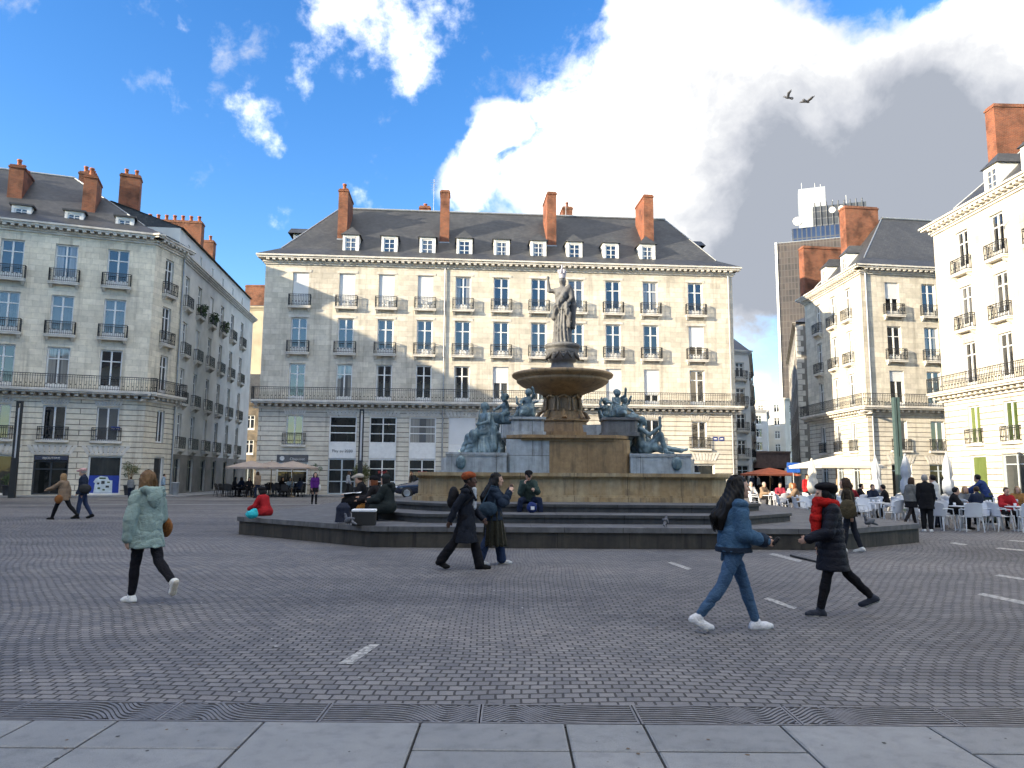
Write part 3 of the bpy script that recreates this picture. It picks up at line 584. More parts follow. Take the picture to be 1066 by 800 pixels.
# ------------------------------------------------------------------ building behind the fountain
def centre():
    root = (-.65, 56.2); b = thing('apartment_building', 'long cream stone apartment building with nine dormers standing behind the fountain', 'building', (*root, 0))
    F = Fac((-18.8, 54.8), (17.5, 57.6), root); L = F.L
    cols = [2.67, 6.16, 9.15, 12.12, 15.02, 17.98, 20.91, 23.81, 26.76, 29.75, 33.38]
    ops = []; wins = []; w = 1.2; voi = []
    top_bl = {0: 1, 1: 1, 2: .97, 3: .86}; mid_bl = {10: .62}; low_bl = {5: .45, 6: .4, 8: 1, 9: .72, 7: .9}
    for i, s in enumerate(cols):
        for R, bl, bal, kd in ((R_TOP, top_bl, 1, 'french'), (R_MID, mid_bl, 1, 'french'), (R_LOW, low_bl, 0, 'cross')):
            ops.append((s, w, *R)); wins.append((s, w, R[0], R[1], kd, bl.get(i, 0), bal, 'pane', 0))
    ops.append((2.65, 1.25, 3.7, 5.9)); wins.append((2.65, 1.25, 3.7, 5.9, 'plain2', 0, 0, 'pane', 1)); voi.append((2.65, 1.3, 5.95))
    ops.append((2.6, 2.3, .06, 2.95))
    for i, s in enumerate((6.21, 9.17, 12.13, 15.09)):
        ops.append((s, 2.02, .06, 5.85)); voi.append((s, 2.0, 5.9))
    for s in cols[5:10]:
        ops.append((s, 1.25, 3.7, 5.9)); wins.append((s, 1.25, 3.7, 5.9, 'plain2', 0, 0, 'pane', 1)); ops.append((s, 2.0, .06, 2.6)); wins.append((s, 2.0, .06, 2.6, 'shopbig', 0, 0, 'pane_dark', 0)); voi.append((s, 1.3, 5.95))
    ops.append((33.45, 1.2, 3.7, 5.8)); wins.append((33.45, 1.2, 3.7, 5.8, 'plain2', 0, 0, 'pane', 1)); voi.append((33.45, 1.3, 5.85))
    ops.append((33.75, 1.7, .06, 2.5)); wins.append((33.75, 1.7, .06, 2.5, 'shopbig', 0, 0, 'pane_dark', 0)); voi.append((33.75, 1.7, 2.75))
    mb = MB(); facade_wall(mb, F, win_ops(ops), BANDS, .26)
    rear_box(mb, [F.at(0, -.001), F.at(L, 0), F.at(L, -12), F.at(0, -12)], 0, ZC, 0, (0,))
    for v in voi: voussoirs(mb, F, *v)
    f = F.fr()
    for s in cols:                                            # window surrounds
        for R in (R_TOP, R_MID): mb.box(s - .78, -.03, R[1] + .03, s + .78, .02, R[1] + .2, 2, f)
    mb.box(0, -.05, .0, L, .02, .001, 2, f)
    mb.build('wall', WM(), b)
    for wd in wins: add_window(F, b, wd[0], wd[1], wd[2], wd[3], wd[4], wd[5], wd[6], wd[7], .17, wd[8])
    # shopfronts: upper light, white fascia, lower light
    for i, s in enumerate((6.21, 9.17, 12.13, 15.09)):
        if i < 3: add_window(F, b, s, 2.02, 3.85, 5.85, 'shopopen' if i != 1 else 'shop3', 0, 0, 'pane_dark' if i != 2 else 'pane', .12)
        else: add_window(F, b, s, 2.02, 3.85, 5.85, 'plain2', 1, 0, 'pane_dark', .12)
        pm = MB(); pm.box(s - 1.0, .06, 2.72, s + 1.0, .14, 3.84, 0, f); o = pm.build('fascia', M['white'], b)
        if i == 0: text(o, 'Play au 2030', F, s, -.055, 3.16, .30, 'darkpaint')
        if i == 0: add_window(F, b, s, 2.02, .06, 2.70, 'shopdoor', 0, 0, 'pane_dark', .15)
        elif i < 3:
            q = add_window(F, b, s, 2.02, .06, 2.70, 'shop3', 0, 0, 'pane_dark', .15)
            text(b, 'SUSHI', F, s + .05, -.10, 1.62, .26, 'redsign')
        else: add_window(F, b, s, 2.02, .06, 2.70, 'shopbig', 0, 0, 'pane_dark', .15)
    # dark shopfront of the corner cafe
    sf = MB(); sf.box(1.47, .03, 2.42, 3.73, .13, 2.94, 0, f); o = sf.build('shop_sign', M['signgrey'], b)
    text(o, 'Chapuiset', F, 2.95, -.02, 2.55, .27, 'signpale'); rg = MB(); rg.lathe([(.17, 0), (.17, .03)], 20)
    q = rg.build('emblem', M['signpale'], o, F.at(1.85, -.02, 2.68)); q.rotation_euler = (PI / 2, 0, F.ang)
    add_window(F, b, 2.6, 2.26, .06, 2.40, 'shop3', 0, 0, 'pane_dark', .16)
    for a, lab in ((34.7, 'blue'), (35.2, 'blue')):
        pm = MB(); pm.box(a - .19, -.03, 4.3, a + .19, 0, 4.62, 0, f); pm.box(a - .12, -.034, 4.42, a + .12, -.03, 4.5, 1, f); pm.build('street_plate', [M['plateblue'], M['white']], b)
    c = MB(); cornice_run(c, F, 0, L); c.build('cornice', M['trim'], b)
    long_balcony(b, [(F, -.4, L + .4)], .78)
    for s in (13.62, L - .35): drainpipe(b, F, s, 0, ZC - .6)
    rf = hip_roof(b, F, 12, ZC, 6.05, 4.4, 3.6)
    for s in cols[1:10]: dormer(b, F, s + .05, .75, ZC + .62)
    for s, n, z0, z1, w_, d_, pots in ((5.3, 2.1, 20.0, 24.4, .75, 2.9, 3), (13.45, 2.1, 20, 24.6, .75, 1.2, 0), (22.2, 2.1, 20, 24.8, .75, 2.9, 0), (30.3, 2.1, 20, 24.85, .8, 2.9, 0), (11.6, 7.2, 22.4, 25.1, .95, 2.2, 1), (24.3, 7.2, 22.4, 25.5, .9, 2.2, 2)):
        chimney(rf, F, s, n, z0, z1, w_, d_, pots)
    for s, sg in ((-.1, 1), (L + .1, -1)):                    # gabled end dormers on the hips
        x0, x1 = sorted((s + sg * 1.0, s + sg * 3.4)); z = ZC + 2.15; mb = MB(); mb.box(x0, 4.7, z - 1.2, x1, 6.5, z + 1.15, 0, f)
        o = mb.build('dormer', M['zinc'], b); r = MB(); x0, x1 = sorted((s + sg * .6, s + sg * 4.2)); z += 1.15
        r.face([f(x0, 4.4, z), f(x1, 4.4, z), f(x1, 5.6, z + .75), f(x0, 5.6, z + .75)]); r.face([f(x1, 6.8, z), f(x0, 6.8, z), f(x0, 5.6, z + .75), f(x1, 5.6, z + .75)])
        r.face([f(x0, 4.4, z), f(x0, 5.6, z + .75), f(x0, 6.8, z)]); r.face([f(x1, 4.4, z), f(x1, 6.8, z), f(x1, 5.6, z + .75)]); r.build('dormer_roof', M['slate'], o)
    for s, h in ((12.4, 3.2), (24.0, 2.6)):                   # roof aerials
        mb = MB(); p = Vector(F.at(s, -6.3, 24.0)); mb.tube([p, p + Vector((0, 0, h))], .025, 6)
        for k in range(5): z = h - .1 - k * .22; mb.tube([p + Vector((-.38 + .03 * k, 0, z)), p + Vector((.38 - .03 * k, 0, z))], .012, 5)
        mb.tube([p + Vector((0, -.5, h - .4)), p + Vector((0, .5, h - .4))], .012, 5); mb.build('aerial', M['zinc'], b)

# ------------------------------------------------------------------ left corner building
def left():
    root = (-29, 50); b = thing('apartment_building', 'pale stone corner building with brick chimneys and a navy shop sign left of the square', 'building', (*root, 0))
    d = Vector((math.cos(math.radians(20)), math.sin(math.radians(20)))); c = Vector((-25, 50.3)); p = c - d * 30
    F = Fac(p, c, root); A = Fac(c, (-24.5, 53.6), root); L = F.L
    cols = [27.72 - 3.12 * k for k in range(9)]; w = 1.34
    ops = []; wins = []; voi = []
    for i, s in enumerate(cols):
        for R, bal, kd in ((R_TOP, 1, 'french'), (R_MID, 1, 'cross'), (R_LOW, 0, 'cross')): ops.append((s, w, *R)); wins.append((s, w, *R, kd, 0, bal, 'pane', 0))
        ops.append((s + .05, w, *R_ENT)); wins.append((s + .05, w, *R_ENT, 'plain2', 0, 0, 'pane', 1)); voi.append((s + .05, w, R_ENT[1] + .04))
        ops.append((s + .08, 2.0, .1, 2.66)); wins.append((s + .08, 2.0, .1, 2.3 if i == 1 else 2.66, 'door' if i == 1 else 'shopbig', 0, 0, 'pane_dark', 0)); voi.append((s + .08, 2.0, 2.7))
    mb = MB(); facade_wall(mb, F, win_ops(ops), BANDS, .24)
    opa = [(1.7, .95, *R_TOP), (1.7, .95, *R_MID), (1.75, .9, *R_LOW), (1.78, .85, *R_ENT), (1.9, 1.1, .1, 2.67)]
    facade_wall(mb, A, win_ops(opa), BANDS, .24)
    for v in voi: voussoirs(mb, F, *v)
    rear_box(mb, [F.at(0, 0), F.at(L, 0), F.at(L, -3.3), F.at(L - 4, -11), F.at(0, -11)], 0, ZC, 0, (0, 1))
    mb.build('wall', [M['ashlar_shade_lift'], M['rust_shade_lift'], M['trim']], b)
    for wd in wins: add_window(F, b, *wd[:8], .17, wd[8])
    for o_, bal, kd in zip(opa, (1, 1, 0, 0, 0), ('french', 'cross', 'cross', 'plain2', 'shopbig')): add_window(A, b, *o_, kd, 0, bal, 'pane', .17)
    f = F.fr()
    # shop sign over the door, shop display
    s0 = cols[1] + .08; sg = MB(); sg.box(s0 - .95, .0, 2.33, s0 + .95, .1, 2.62, 0, f); q = sg.build('shop_sign', M['signdark'], b); text(q, 'BIJOUTERIE', F, s0, .03, 2.40, .2, 'signpale')
    s1 = cols[0] + .08; sg = MB(); sg.box(s1 - .9, .13, .2, s1 + .9, .15, 1.35, 0, f)
    pts = [(-.58, .22), (.52, .22), (.50, 1.02), (.30, 1.05), (.20, 1.26), (-.22, 1.32), (-.50, 1.15), (-.62, .92), (-.52, .86)]
    sg.face([f(s1 + x, .125, z) for x, z in pts], 1)
    for x, z, ww, hh in ((-.28, 1.12, .38, .1), (-.40, .76, .14, .13), (-.15, .80, .2, .2), (.12, .55, .2, .14), (-.35, .45, .16, .12), (.2, .86, .16, .09), (-.05, .36, .14, .1)): sg.box(s1 + x, .118, z, s1 + x + ww, .124, z + hh, 2 if hh > .12 else 3, f)
    sg.build('shop_display', [M['royalblue'], M['displaywhite'], M['darkpaint'], M['leaf']], b)
    for a in (29.05, 29.33): pm = MB(); pm.box(F.L - 30 + a - .13 - .9, -.03, 4.36, F.L - 30 + a + .13 - .9, 0, 4.62, 0, f); pm.box(a - 1.0, -.034, 4.46, a - .82, -.03, 4.52, 1, f); pm.build('street_plate', [M['plateblue'], M['white']], b)
    cm = MB(); cornice_run(cm, F, 0, L); cornice_run(cm, A, 0, A.L); cm.build('cornice', M['trim'], b)
    long_balcony(b, [(F, 0, L + .7), (A, -.6, A.L + .2)], .8)
    rf = MB(); z = ZC
    e = [F.at(0, .6, z), F.at(L + .5, .6, z), A.at(A.L, .6, z)]
    g0, g1 = F.at(0, -6.3, z + 5.7), F.at(L - 6.6, -6.3, z + 5.7)
    back = [F.at(L - 3.2, -12, z + 1.2), F.at(0, -12.6, z)]
    k0, k1, k2 = F.at(0, -.9, z + .9), F.at(L - .9, -.9, z + .9), A.at(A.L, -.9, z + .9)
    rf.face([e[0], e[1], k1, k0]); rf.face([e[1], e[2], k2, k1]); rf.face([k0, k1, g1, g0]); rf.face([k1, k2, back[0], g1]); rf.face([back[0], back[1], g0, g1]); rf.face([back[1], e[0], k0, g0])
    ro = rf.build('roof', M['slate'], b)
    rc = MB(); rc.tube([g0, g1], .1, 6); rc.tube([k1, g1], .06, 6); rc.build('ridge_cap', M['zinc'], ro)
    for s in cols: dormer(b, F, s + .1, .75, z + .42, 1.15, .92, 2.2, True)
    chimney(ro, F, 20.6, 2.6, 18.9, 22.9, .9, 6.2, 6); chimney(ro, F, 25.3, 1.9, 19.3, 22.6, .85, 1.9, 4); chimney(ro, F, 11.5, 2.2, 18.9, 24.6, .9, 6, 6)
    chimney(ro, F, 26.7, 9.4, 21, 25.8, 1.5, 1.1, 2, 's'); chimney(ro, F, 23.6, 8.5, 22, 25.2, .8, 3.4, 4)
    drainpipe(b, A, A.L - .1, 0, ZC - .6)
    # ---- the street wing beyond it
    root = (-27, 66); b = thing('apartment_building', 'grey terrace with white attic storey receding down the left side street', 'building', (*root, 0))
    F = Fac((-24.5, 53.6), (-27.3, 76.5), root); L = F.L; cols = [1.2, 4.4, 7.8, 11.2, 14.8, 18.6]; ops = []; wins = []
    for s in cols:
        for R, bal in ((R_TOP, 1), (R_MID, 1), (R_LOW, 1), (R_ENT, 1)): z0, z1 = R[0] - .3, R[1] - .5 * (R != R_ENT); ops.append((s, 1.05, z0, z1)); wins.append((s, 1.05, z0, z1, 'cross', .999 if random.random() < .15 else 0, bal, 'pane'))
        ops.append((s, 1.3, .08, 2.6)); wins.append((s, 1.3, .08, 2.6, 'door', 0, 0, 'pane_dark'))
    mb = MB(); facade_wall(mb, F, win_ops(ops), [(0, 2.9, 1), (2.9, 17.6, 0)], .24); rear_box(mb, [F.at(0, 0), F.at(L, 0), F.at(L, -11), F.at(0, -11)], 0, 17.6, 0, (0,))
    mb.build('wall', [M['render'], M['greyrender'], M['trim']], b)
    for wd in wins: add_window(F, b, *wd, .17)
    cm = MB(); cornice_run(cm, F, 0, L, 17.7, .4, False, .5); cm.build('cornice', M['trim'], b)
    f = F.fr(); ao = [(s + 1.0, .55, 18.3, 19.1) for s in cols]; at = MB(); Fa = Fac((-24.9, 53.6), (-27.7, 76.5), root); facade_wall(at, Fa, win_ops(ao), [(17.7, 19.75, 0)], .15, 0)
    rear_box(at, [Fa.at(0, 0), Fa.at(L, 0), Fa.at(L, -10), Fa.at(0, -10)], 17.7, 19.75, 0, (0,)); ob = at.build('attic', M['ivory'], b)
    for o_ in ao: add_window(Fa, ob, *o_, 'plain2', 0, 0, 'pane', .1)
    r = MB(); A_ = lambda s, n, z: Fa.at(s, -n, z); r.face([A_(-.1, -.25, 19.76), A_(L + .1, -.25, 19.76), A_(L + .1, 5, 21.6), A_(-.1, 5, 21.6)]); r.face([A_(L + .1, 10.2, 19.76), A_(-.1, 10.2, 19.76), A_(-.1, 5, 21.6), A_(L + .1, 5, 21.6)]); r.face([A_(L, -.25, 19.76), A_(L, 10.2, 19.76), A_(L, 5, 21.6)]); r.face([A_(0, 10.2, 19.76), A_(0, -.25, 19.76), A_(0, 5, 21.6)])
    ro = r.build('roof', M['slate'], b)
    chimney(ro, Fa, 12.2, 2.0, 20.0, 24.3, .9, 5.0, 7); chimney(ro, Fa, 19.8, 3.0, 20.0, 24.9, .9, 2.7, 3)
    for s in (4.4, 7.8, 11.2):                                  # plants on the upper balconies
        lb = MB(); leafball(lb, Vector(F.at(s, .3, 14.45)), (.45, .45, .55), 90, .16); lb.build('balcony_plant', M['leaf'], b)

# ------------------------------------------------------------------ right hand buildings
def right():
    root = (33, 60); b = thing('apartment_building', 'grey stone corner building with slate hip roof and skylight right of the narrow street', 'building', (*root, 0))
    F = Fac((27.2, 56.4), (44.2, 58.7), root); Sd = Fac((27.2, 67.5), (27.2, 56.4), root); L = F.L; ops = []; wins = []; mb = MB(); voi = []
    for s in (2.6, 5.75, 8.9, 12.0, 15.1):
        for R, bal, kd in ((R_TOP, 1, 'cross'), (R_MID, 1, 'french'), (R_LOW, 0, 'cross')): ops.append((s, 1.18, *R)); wins.append((s, 1.18, *R, kd, (.5 if (s < 3 and R is R_TOP) else .3 if (s < 3 and R is R_LOW) else 0), bal, 'pane', 0))
        ops.append((s + .05, 1.15, *R_ENT)); wins.append((s + .05, 1.15, *R_ENT, 'plain2', 0, 0, 'pane', 1)); ops.append((s, 1.65, .08, 2.6)); wins.append((s, 1.65, .08, 2.6, 'shopgrey', 0, 0, 'pane_dark', 0)); voi += [(s, 1.65, 2.64)]
    facade_wall(mb, F, win_ops(ops), BANDS, .26)
    ops2 = []; w2 = []
    for s in (2.9, 5.9, 8.7):
        for R, bal, kd in ((R_TOP, 1, 'cross'), (R_MID, 1, 'cross'), (R_LOW, 0, 'cross')): ops2.append((s, 1.0, *R)); w2.append((s, 1.0, *R, kd, 0, bal, 'pane', 0))
        ops2.append((s, 1.0, *R_ENT)); w2.append((s, 1.0, *R_ENT, 'plain2', 0, 0, 'pane', 1)); ops2.append((s, 1.3, .08, 2.6)); w2.append((s, 1.3, .08, 2.6, 'shopgrey', 0, 0, 'pane_dark', 0))
    facade_wall(mb, Sd, win_ops(ops2), BANDS, .26)
    for v in voi: voussoirs(mb, F, *v)
    rear_box(mb, [F.at(0, 0), F.at(L, 0), F.at(L, -11.1), Sd.at(0, 0)], 0, ZC, 0, (0, 3)); mb.build('wall', WM(), b)
    for wd in wins: add_window(F, b, *wd[:8], .17, wd[8])
    for wd in w2: add_window(Sd, b, *wd[:8], .17, wd[8])
    cm = MB(); cornice_run(cm, Sd, 0, Sd.L); cornice_run(cm, F, 0, L); cm.build('cornice', M['trim'], b)
    long_balcony(b, [(Sd, -.2, Sd.L + .72), (F, -.72, L)], .8)
    rf = hip_roof(b, F, 11.1, ZC, 6.1, 5.2, 0, .6, 1.4, .9, .135)
    sk = MB(); f = F.fr(); sk.face([f(3.9, 1.9, 20.05), f(5.2, 1.9, 20.05), f(5.2, 2.75, 20.95), f(3.9, 2.75, 20.95)]); sk.build('skylight', M['pane'], rf)
    chimney(rf, F, 4.0, 5.4, 19.6, 25.1, 3.1, .9, 0, 's'); chimney(rf, F, 4.0, 11.3, 17.9, 23.3, 4.4, .9, 0, 's')
    for s in (2.6, 6.6): dormer(b, Sd, s, .8, ZC + .5, 1.1, 1.7, 2.6)
    for s in (.35,): drainpipe(b, F, s, 0, ZC - .6, .07)
    # ---- the bright building at the right edge
    root = (33, 38); b = thing('apartment_building', 'sunlit white stone building with green windows at the right edge', 'building', (*root, 0))
    F = Fac((27.7, 47.2), (28.6, 22), root); L = F.L; ops = []; wins = []; mb = MB(); f = F.fr()
    for i in range(7):
        s = 2.8 + 3.12 * i
        for R, bal, kd in ((R_TOP, 1, 'french'), (R_MID, 1, 'cross'), (R_LOW, 0, 'cross')): ops.append((s, 1.12, *R)); wins.append((s, 1.12, *R, kd, 0, bal, 'pane', 0))
        ops.append((s, 1.12, *R_ENT)); wins.append((s, 1.12, *R_ENT, 'plain2', 0, 0, 'pane_green', 1)); ws = 1.5 if i % 2 == 0 else 2.1; ops.append((s + .1, ws, .08, 2.95)); wins.append((s + .1, ws, .08, 2.95, 'shopgrey' if i % 2 else 'shopbig', 0, 0, 'pane_green' if i == 0 else 'pane_dark', 0))
    facade_wall(mb, F, win_ops(ops), BANDS, .26); rear_box(mb, [F.at(0, 0), F.at(L, 0), F.at(L, -12), F.at(0, -12)], 0, ZC, 0, (0,))
    for i in range(7): s = 2.9 + 3.12 * i; mb.box(s - 1.15, -.06, 2.98, s + 1.15, .02, 3.16, 2, f)
    mb.build('wall', WM(), b)
    for wd in wins: add_window(F, b, *wd[:8], .17, wd[8])
    cm = MB(); cornice_run(cm, F, 0, L); cm.build('cornice', M['trim'], b); long_balcony(b, [(F, -.5, L)], .8)
    rf = hip_roof(b, F, 12, ZC, 6, 5.5, 5.5); chimney(rf, F, 2.5, 2.6, 18.8, 25.2, .85, 5.6, 0); chimney(rf, F, 15, 3.0, 19.5, 26.3, .95, 5.5, 0)
    for i in range(6): dormer(b, F, 4.75 + 3.12 * i, .75, ZC + .62, 1.25, 1.5)

# ------------------------------------------------------------------ plainer buildings in the side streets and round the square
def townhouse(label, corners, h, mw, rows, bays, rise=3.5, sides=(0,), base=None, roofm='slate', wz=1.7, ww=1.05, name='town_house', bal=False, seen=True):
    """corners: plan polygon counter-clockwise seen from above with street fronts listed in sides"""
    cx = sum(c[0] for c in corners) / len(corners); cy = sum(c[1] for c in corners) / len(corners); b = thing(name, label, 'building', (cx, cy, 0)); mb = MB(); todo = []
    for i in range(len(corners)):
        F = Fac(corners[i], corners[(i + 1) % len(corners)], (cx, cy)); ops = []
        if i in sides:
            n = bays[sides.index(i)]
            for k in range(n):
                s = F.L * (k + .5) / n
                for r in range(rows):
                    z = 3.6 + (h - 3.9) * r / rows; hh = min(wz, (h - 3.9) / rows - .7); ops.append((s, ww, z, z + hh)); todo.append((F, s, ww, z, z + hh, 'cross', 'pane'))
                ops.append((s, ww * 1.4, .08, 2.7)); todo.append((F, s, ww * 1.4, .08, 2.7, 'shopgrey', 'pane_dark'))
        facade_wall(mb, F, win_ops(ops), [(0, h, 0)], .2, 1)
        if i in sides: cornice_run(mb, F, 0, F.L, h + .02, .35, False, .45)
    mb.build('wall', [M[mw], M['trim'], M['trim']], b)
    for F, s, w, z0, z1, kd, pn in todo: add_window(F, b, s, w, z0, z1, kd, .999 if random.random() < .12 else 0, 1 if (bal and z0 > 3) else 0, pn, .14)
    r = MB(); P = [Vector((c[0] - cx, c[1] - cy, h + .03)) for c in corners]; P = [p + Vector((p.x, p.y, 0)).normalized() * .4 for p in P]; T = [Vector((p.x * .35, p.y * .35, h + rise)) for p in P]
    for i in range(len(P)): j = (i + 1) % len(P); r.face([P[i], P[j], T[j], T[i]])
    r.face(T); o = r.build('roof', M[roofm], b); return b, o
def others():
    # left side street, seen through the gap
    b, r = townhouse('tall sunlit sandstone house with orange brick top deep in the left gap', [(-36, 92), (-29, 92), (-28, 104), (-36, 104)], 22.5, 'sand', 5, [2], 1.5, (0,)); F = Fac((-36, 92), (-29, 92), (-32.25, 98)); chimney(r, F, 3.2, .2, 22.5, 25.4, 2.6, 1.0, 0, 's')
    townhouse('small dark stone house with steep roof deep in the left gap', [(-33, 84), (-26.5, 84), (-26.5, 91), (-33, 91)], 9.5, 'stonewall', 2, [3], 3.6, (0,))
    # right side street
    townhouse('white house with wrought balconies on the left of the narrow right street', [(20.5, 75), (24.7, 76.4), (31.0, 95), (24, 98)], 14.6, 'ivory', 4, [2, 6], 2.6, (0, 1), bal=True)
    townhouse('pale blue grey house second along the narrow right street', [(25, 99), (32.3, 99), (40, 122), (32, 124)], 13.6, 'ivory', 4, [2, 6], 2.6, (0, 1), bal=True)
    townhouse('cream flat block closing the far end of the narrow right street', [(46, 150), (54, 146), (72, 160), (60, 172)], 17.0, 'cream', 5, [3, 5], .6, (0, 1), roofm='zinc')
    townhouse('pale modern block beyond the rooftops of the narrow right street', [(36, 128), (44.2, 128), (50, 144), (42, 146)], 13.0, 'ivory', 4, [3, 4], .6, (0, 1), roofm='zinc')
    # dark gable with pale quoins on the right of that street
    b, r = townhouse('dark old gable wall with pale quoins right of the narrow street', [(30.8, 79), (42, 79), (50, 107), (40.4, 107)], 18.2, 'greyrender', 5, [7], 3.4, (3,))
    q = MB(); F = Fac((30.8, 79), (42, 79), (40.8, 93)); G = Fac((40.4, 107), (30.8, 79), (40.8, 93)); f = F.fr(); g = G.fr()
    for i in range(30): ww = .75 if i % 2 else .45; q.box(0, -.04, i * .6 + .02, ww, .02, i * .6 + .56, 0, f); q.box(G.L - (1.2 - ww), -.04, i * .6 + .02, G.L, .02, i * .6 + .56, 0, g)
    q.build('quoins', M['trim'], b)
    ng = MB(); ng.box(G.L - 26, -.03, 3.2, G.L - .2, .02, 17.6, 0, g); 
    # office tower far behind
    root = (172, 408); b = thing('office_tower', 'brown glass office tower with blue technical crown far behind the right street', 'tower', (*root, 0)); a = math.radians(20)
    p = Vector((147.5, 402)); F = Fac(p, p + Vector((math.cos(a), -math.sin(a))) * 48, root); mb = MB()
    rear_box(mb, [F.at(0, 0), F.at(48, 0), F.at(48, -30), F.at(0, -30)], 0, 131, 0); mb.box(0, 0, 131, 48, 30, 131.4, 1, F.fr()); mb.box(-.7, -.7, 0, .5, 1.2, 131.5, 2, F.fr()); mb.build('curtain_wall', [M['towerwall'], M['zinc'], M['white']], b)  # white box up the left corner stands in for its sunlit edge
    f = F.fr(); mb = MB(); mb.box(8.5, 1.2, 131.4, 47, 28, 139, 0, f); mb.build('upper_storeys', M['towerblue'], b)
    mb = MB(); mb.box(20, 3, 139, 47, 26, 151, 0, f)
    for k in range(9): mb.tube([F.at(21 + 3 * k, -2.6, 139), F.at(21 + 3 * k, -2.6, 153)], .35, 6, 0)
    mb.build('technical_crown', M['towerdark'], b)
    mb = MB(); mb.box(13, 8, 139, 27, 20, 164, 0, f); mb.build('lift_block', M['towerwhite'], b)
    for s_, z_, r_ in ((11.5, 142, 2.4), (29.5, 146.5, 1.7), (34, 147, 1.4), (13, 141, 1.2)):
        mb = MB(); mb.lathe([(0, 0), (r_ * .6, .12 * r_), (r_, .4 * r_), (r_ * .97, .42 * r_), (r_ * .5, .2 * r_), (0, .1 * r_)], 16); o = mb.build('dish', M['white'], b, F.at(s_, 1.5, z_)); o.rotation_euler = (PI / 2 + .1, 0, F.ang)
    for s_, z_, h_ in ((15, 164, 5), (22, 164, 4), (25, 164, 3), (31, 151, 6), (38, 151, 8)): mb = MB(); mb.tube([F.at(s_, -12, z_), F.at(s_, -12, z_ + h_)], .22, 6); mb.build('mast', M['zinc'], b)
    # sides of the square outside the photo; they cast its shade
    townhouse('long stone block with balconies behind the camera', [(-22, -24), (18, -24), (18, -38), (-22, -38)][::-1], 18, 'ashlar_shade_lift', 4, [12], 5, (2,), bal=True, name='apartment_building')
    townhouse('second stone block behind the camera to the right', [(24, -22), (46, -16), (46, -34), (24, -36)][::-1], 18, 'ashlar_shade_lift', 4, [7], 5, (2,), bal=True, name='apartment_building')
    townhouse('stone block beside the corner building beyond the left edge', [(-40.5, 36), (-40.5, 52), (-56, 46.6), (-56, 36)][::-1], 18, 'ashlar_shade_lift', 4, [5, 5], 4.6, (2, 0), bal=True, name='apartment_building')
    townhouse('lower stone block with shops beyond the left edge', [(-44, 5), (-44, 31), (-58, 31), (-58, 5)], 12.5, 'ashlar_shade_lift', 3, [8], 3.5, (0,), name='apartment_building')
    townhouse('stone block beside the camera beyond the left edge', [(-36, -34), (-36, 4), (-50, 4), (-50, -34)], 18, 'ashlar_shade_lift', 4, [9], 5, (0,), name='apartment_building')
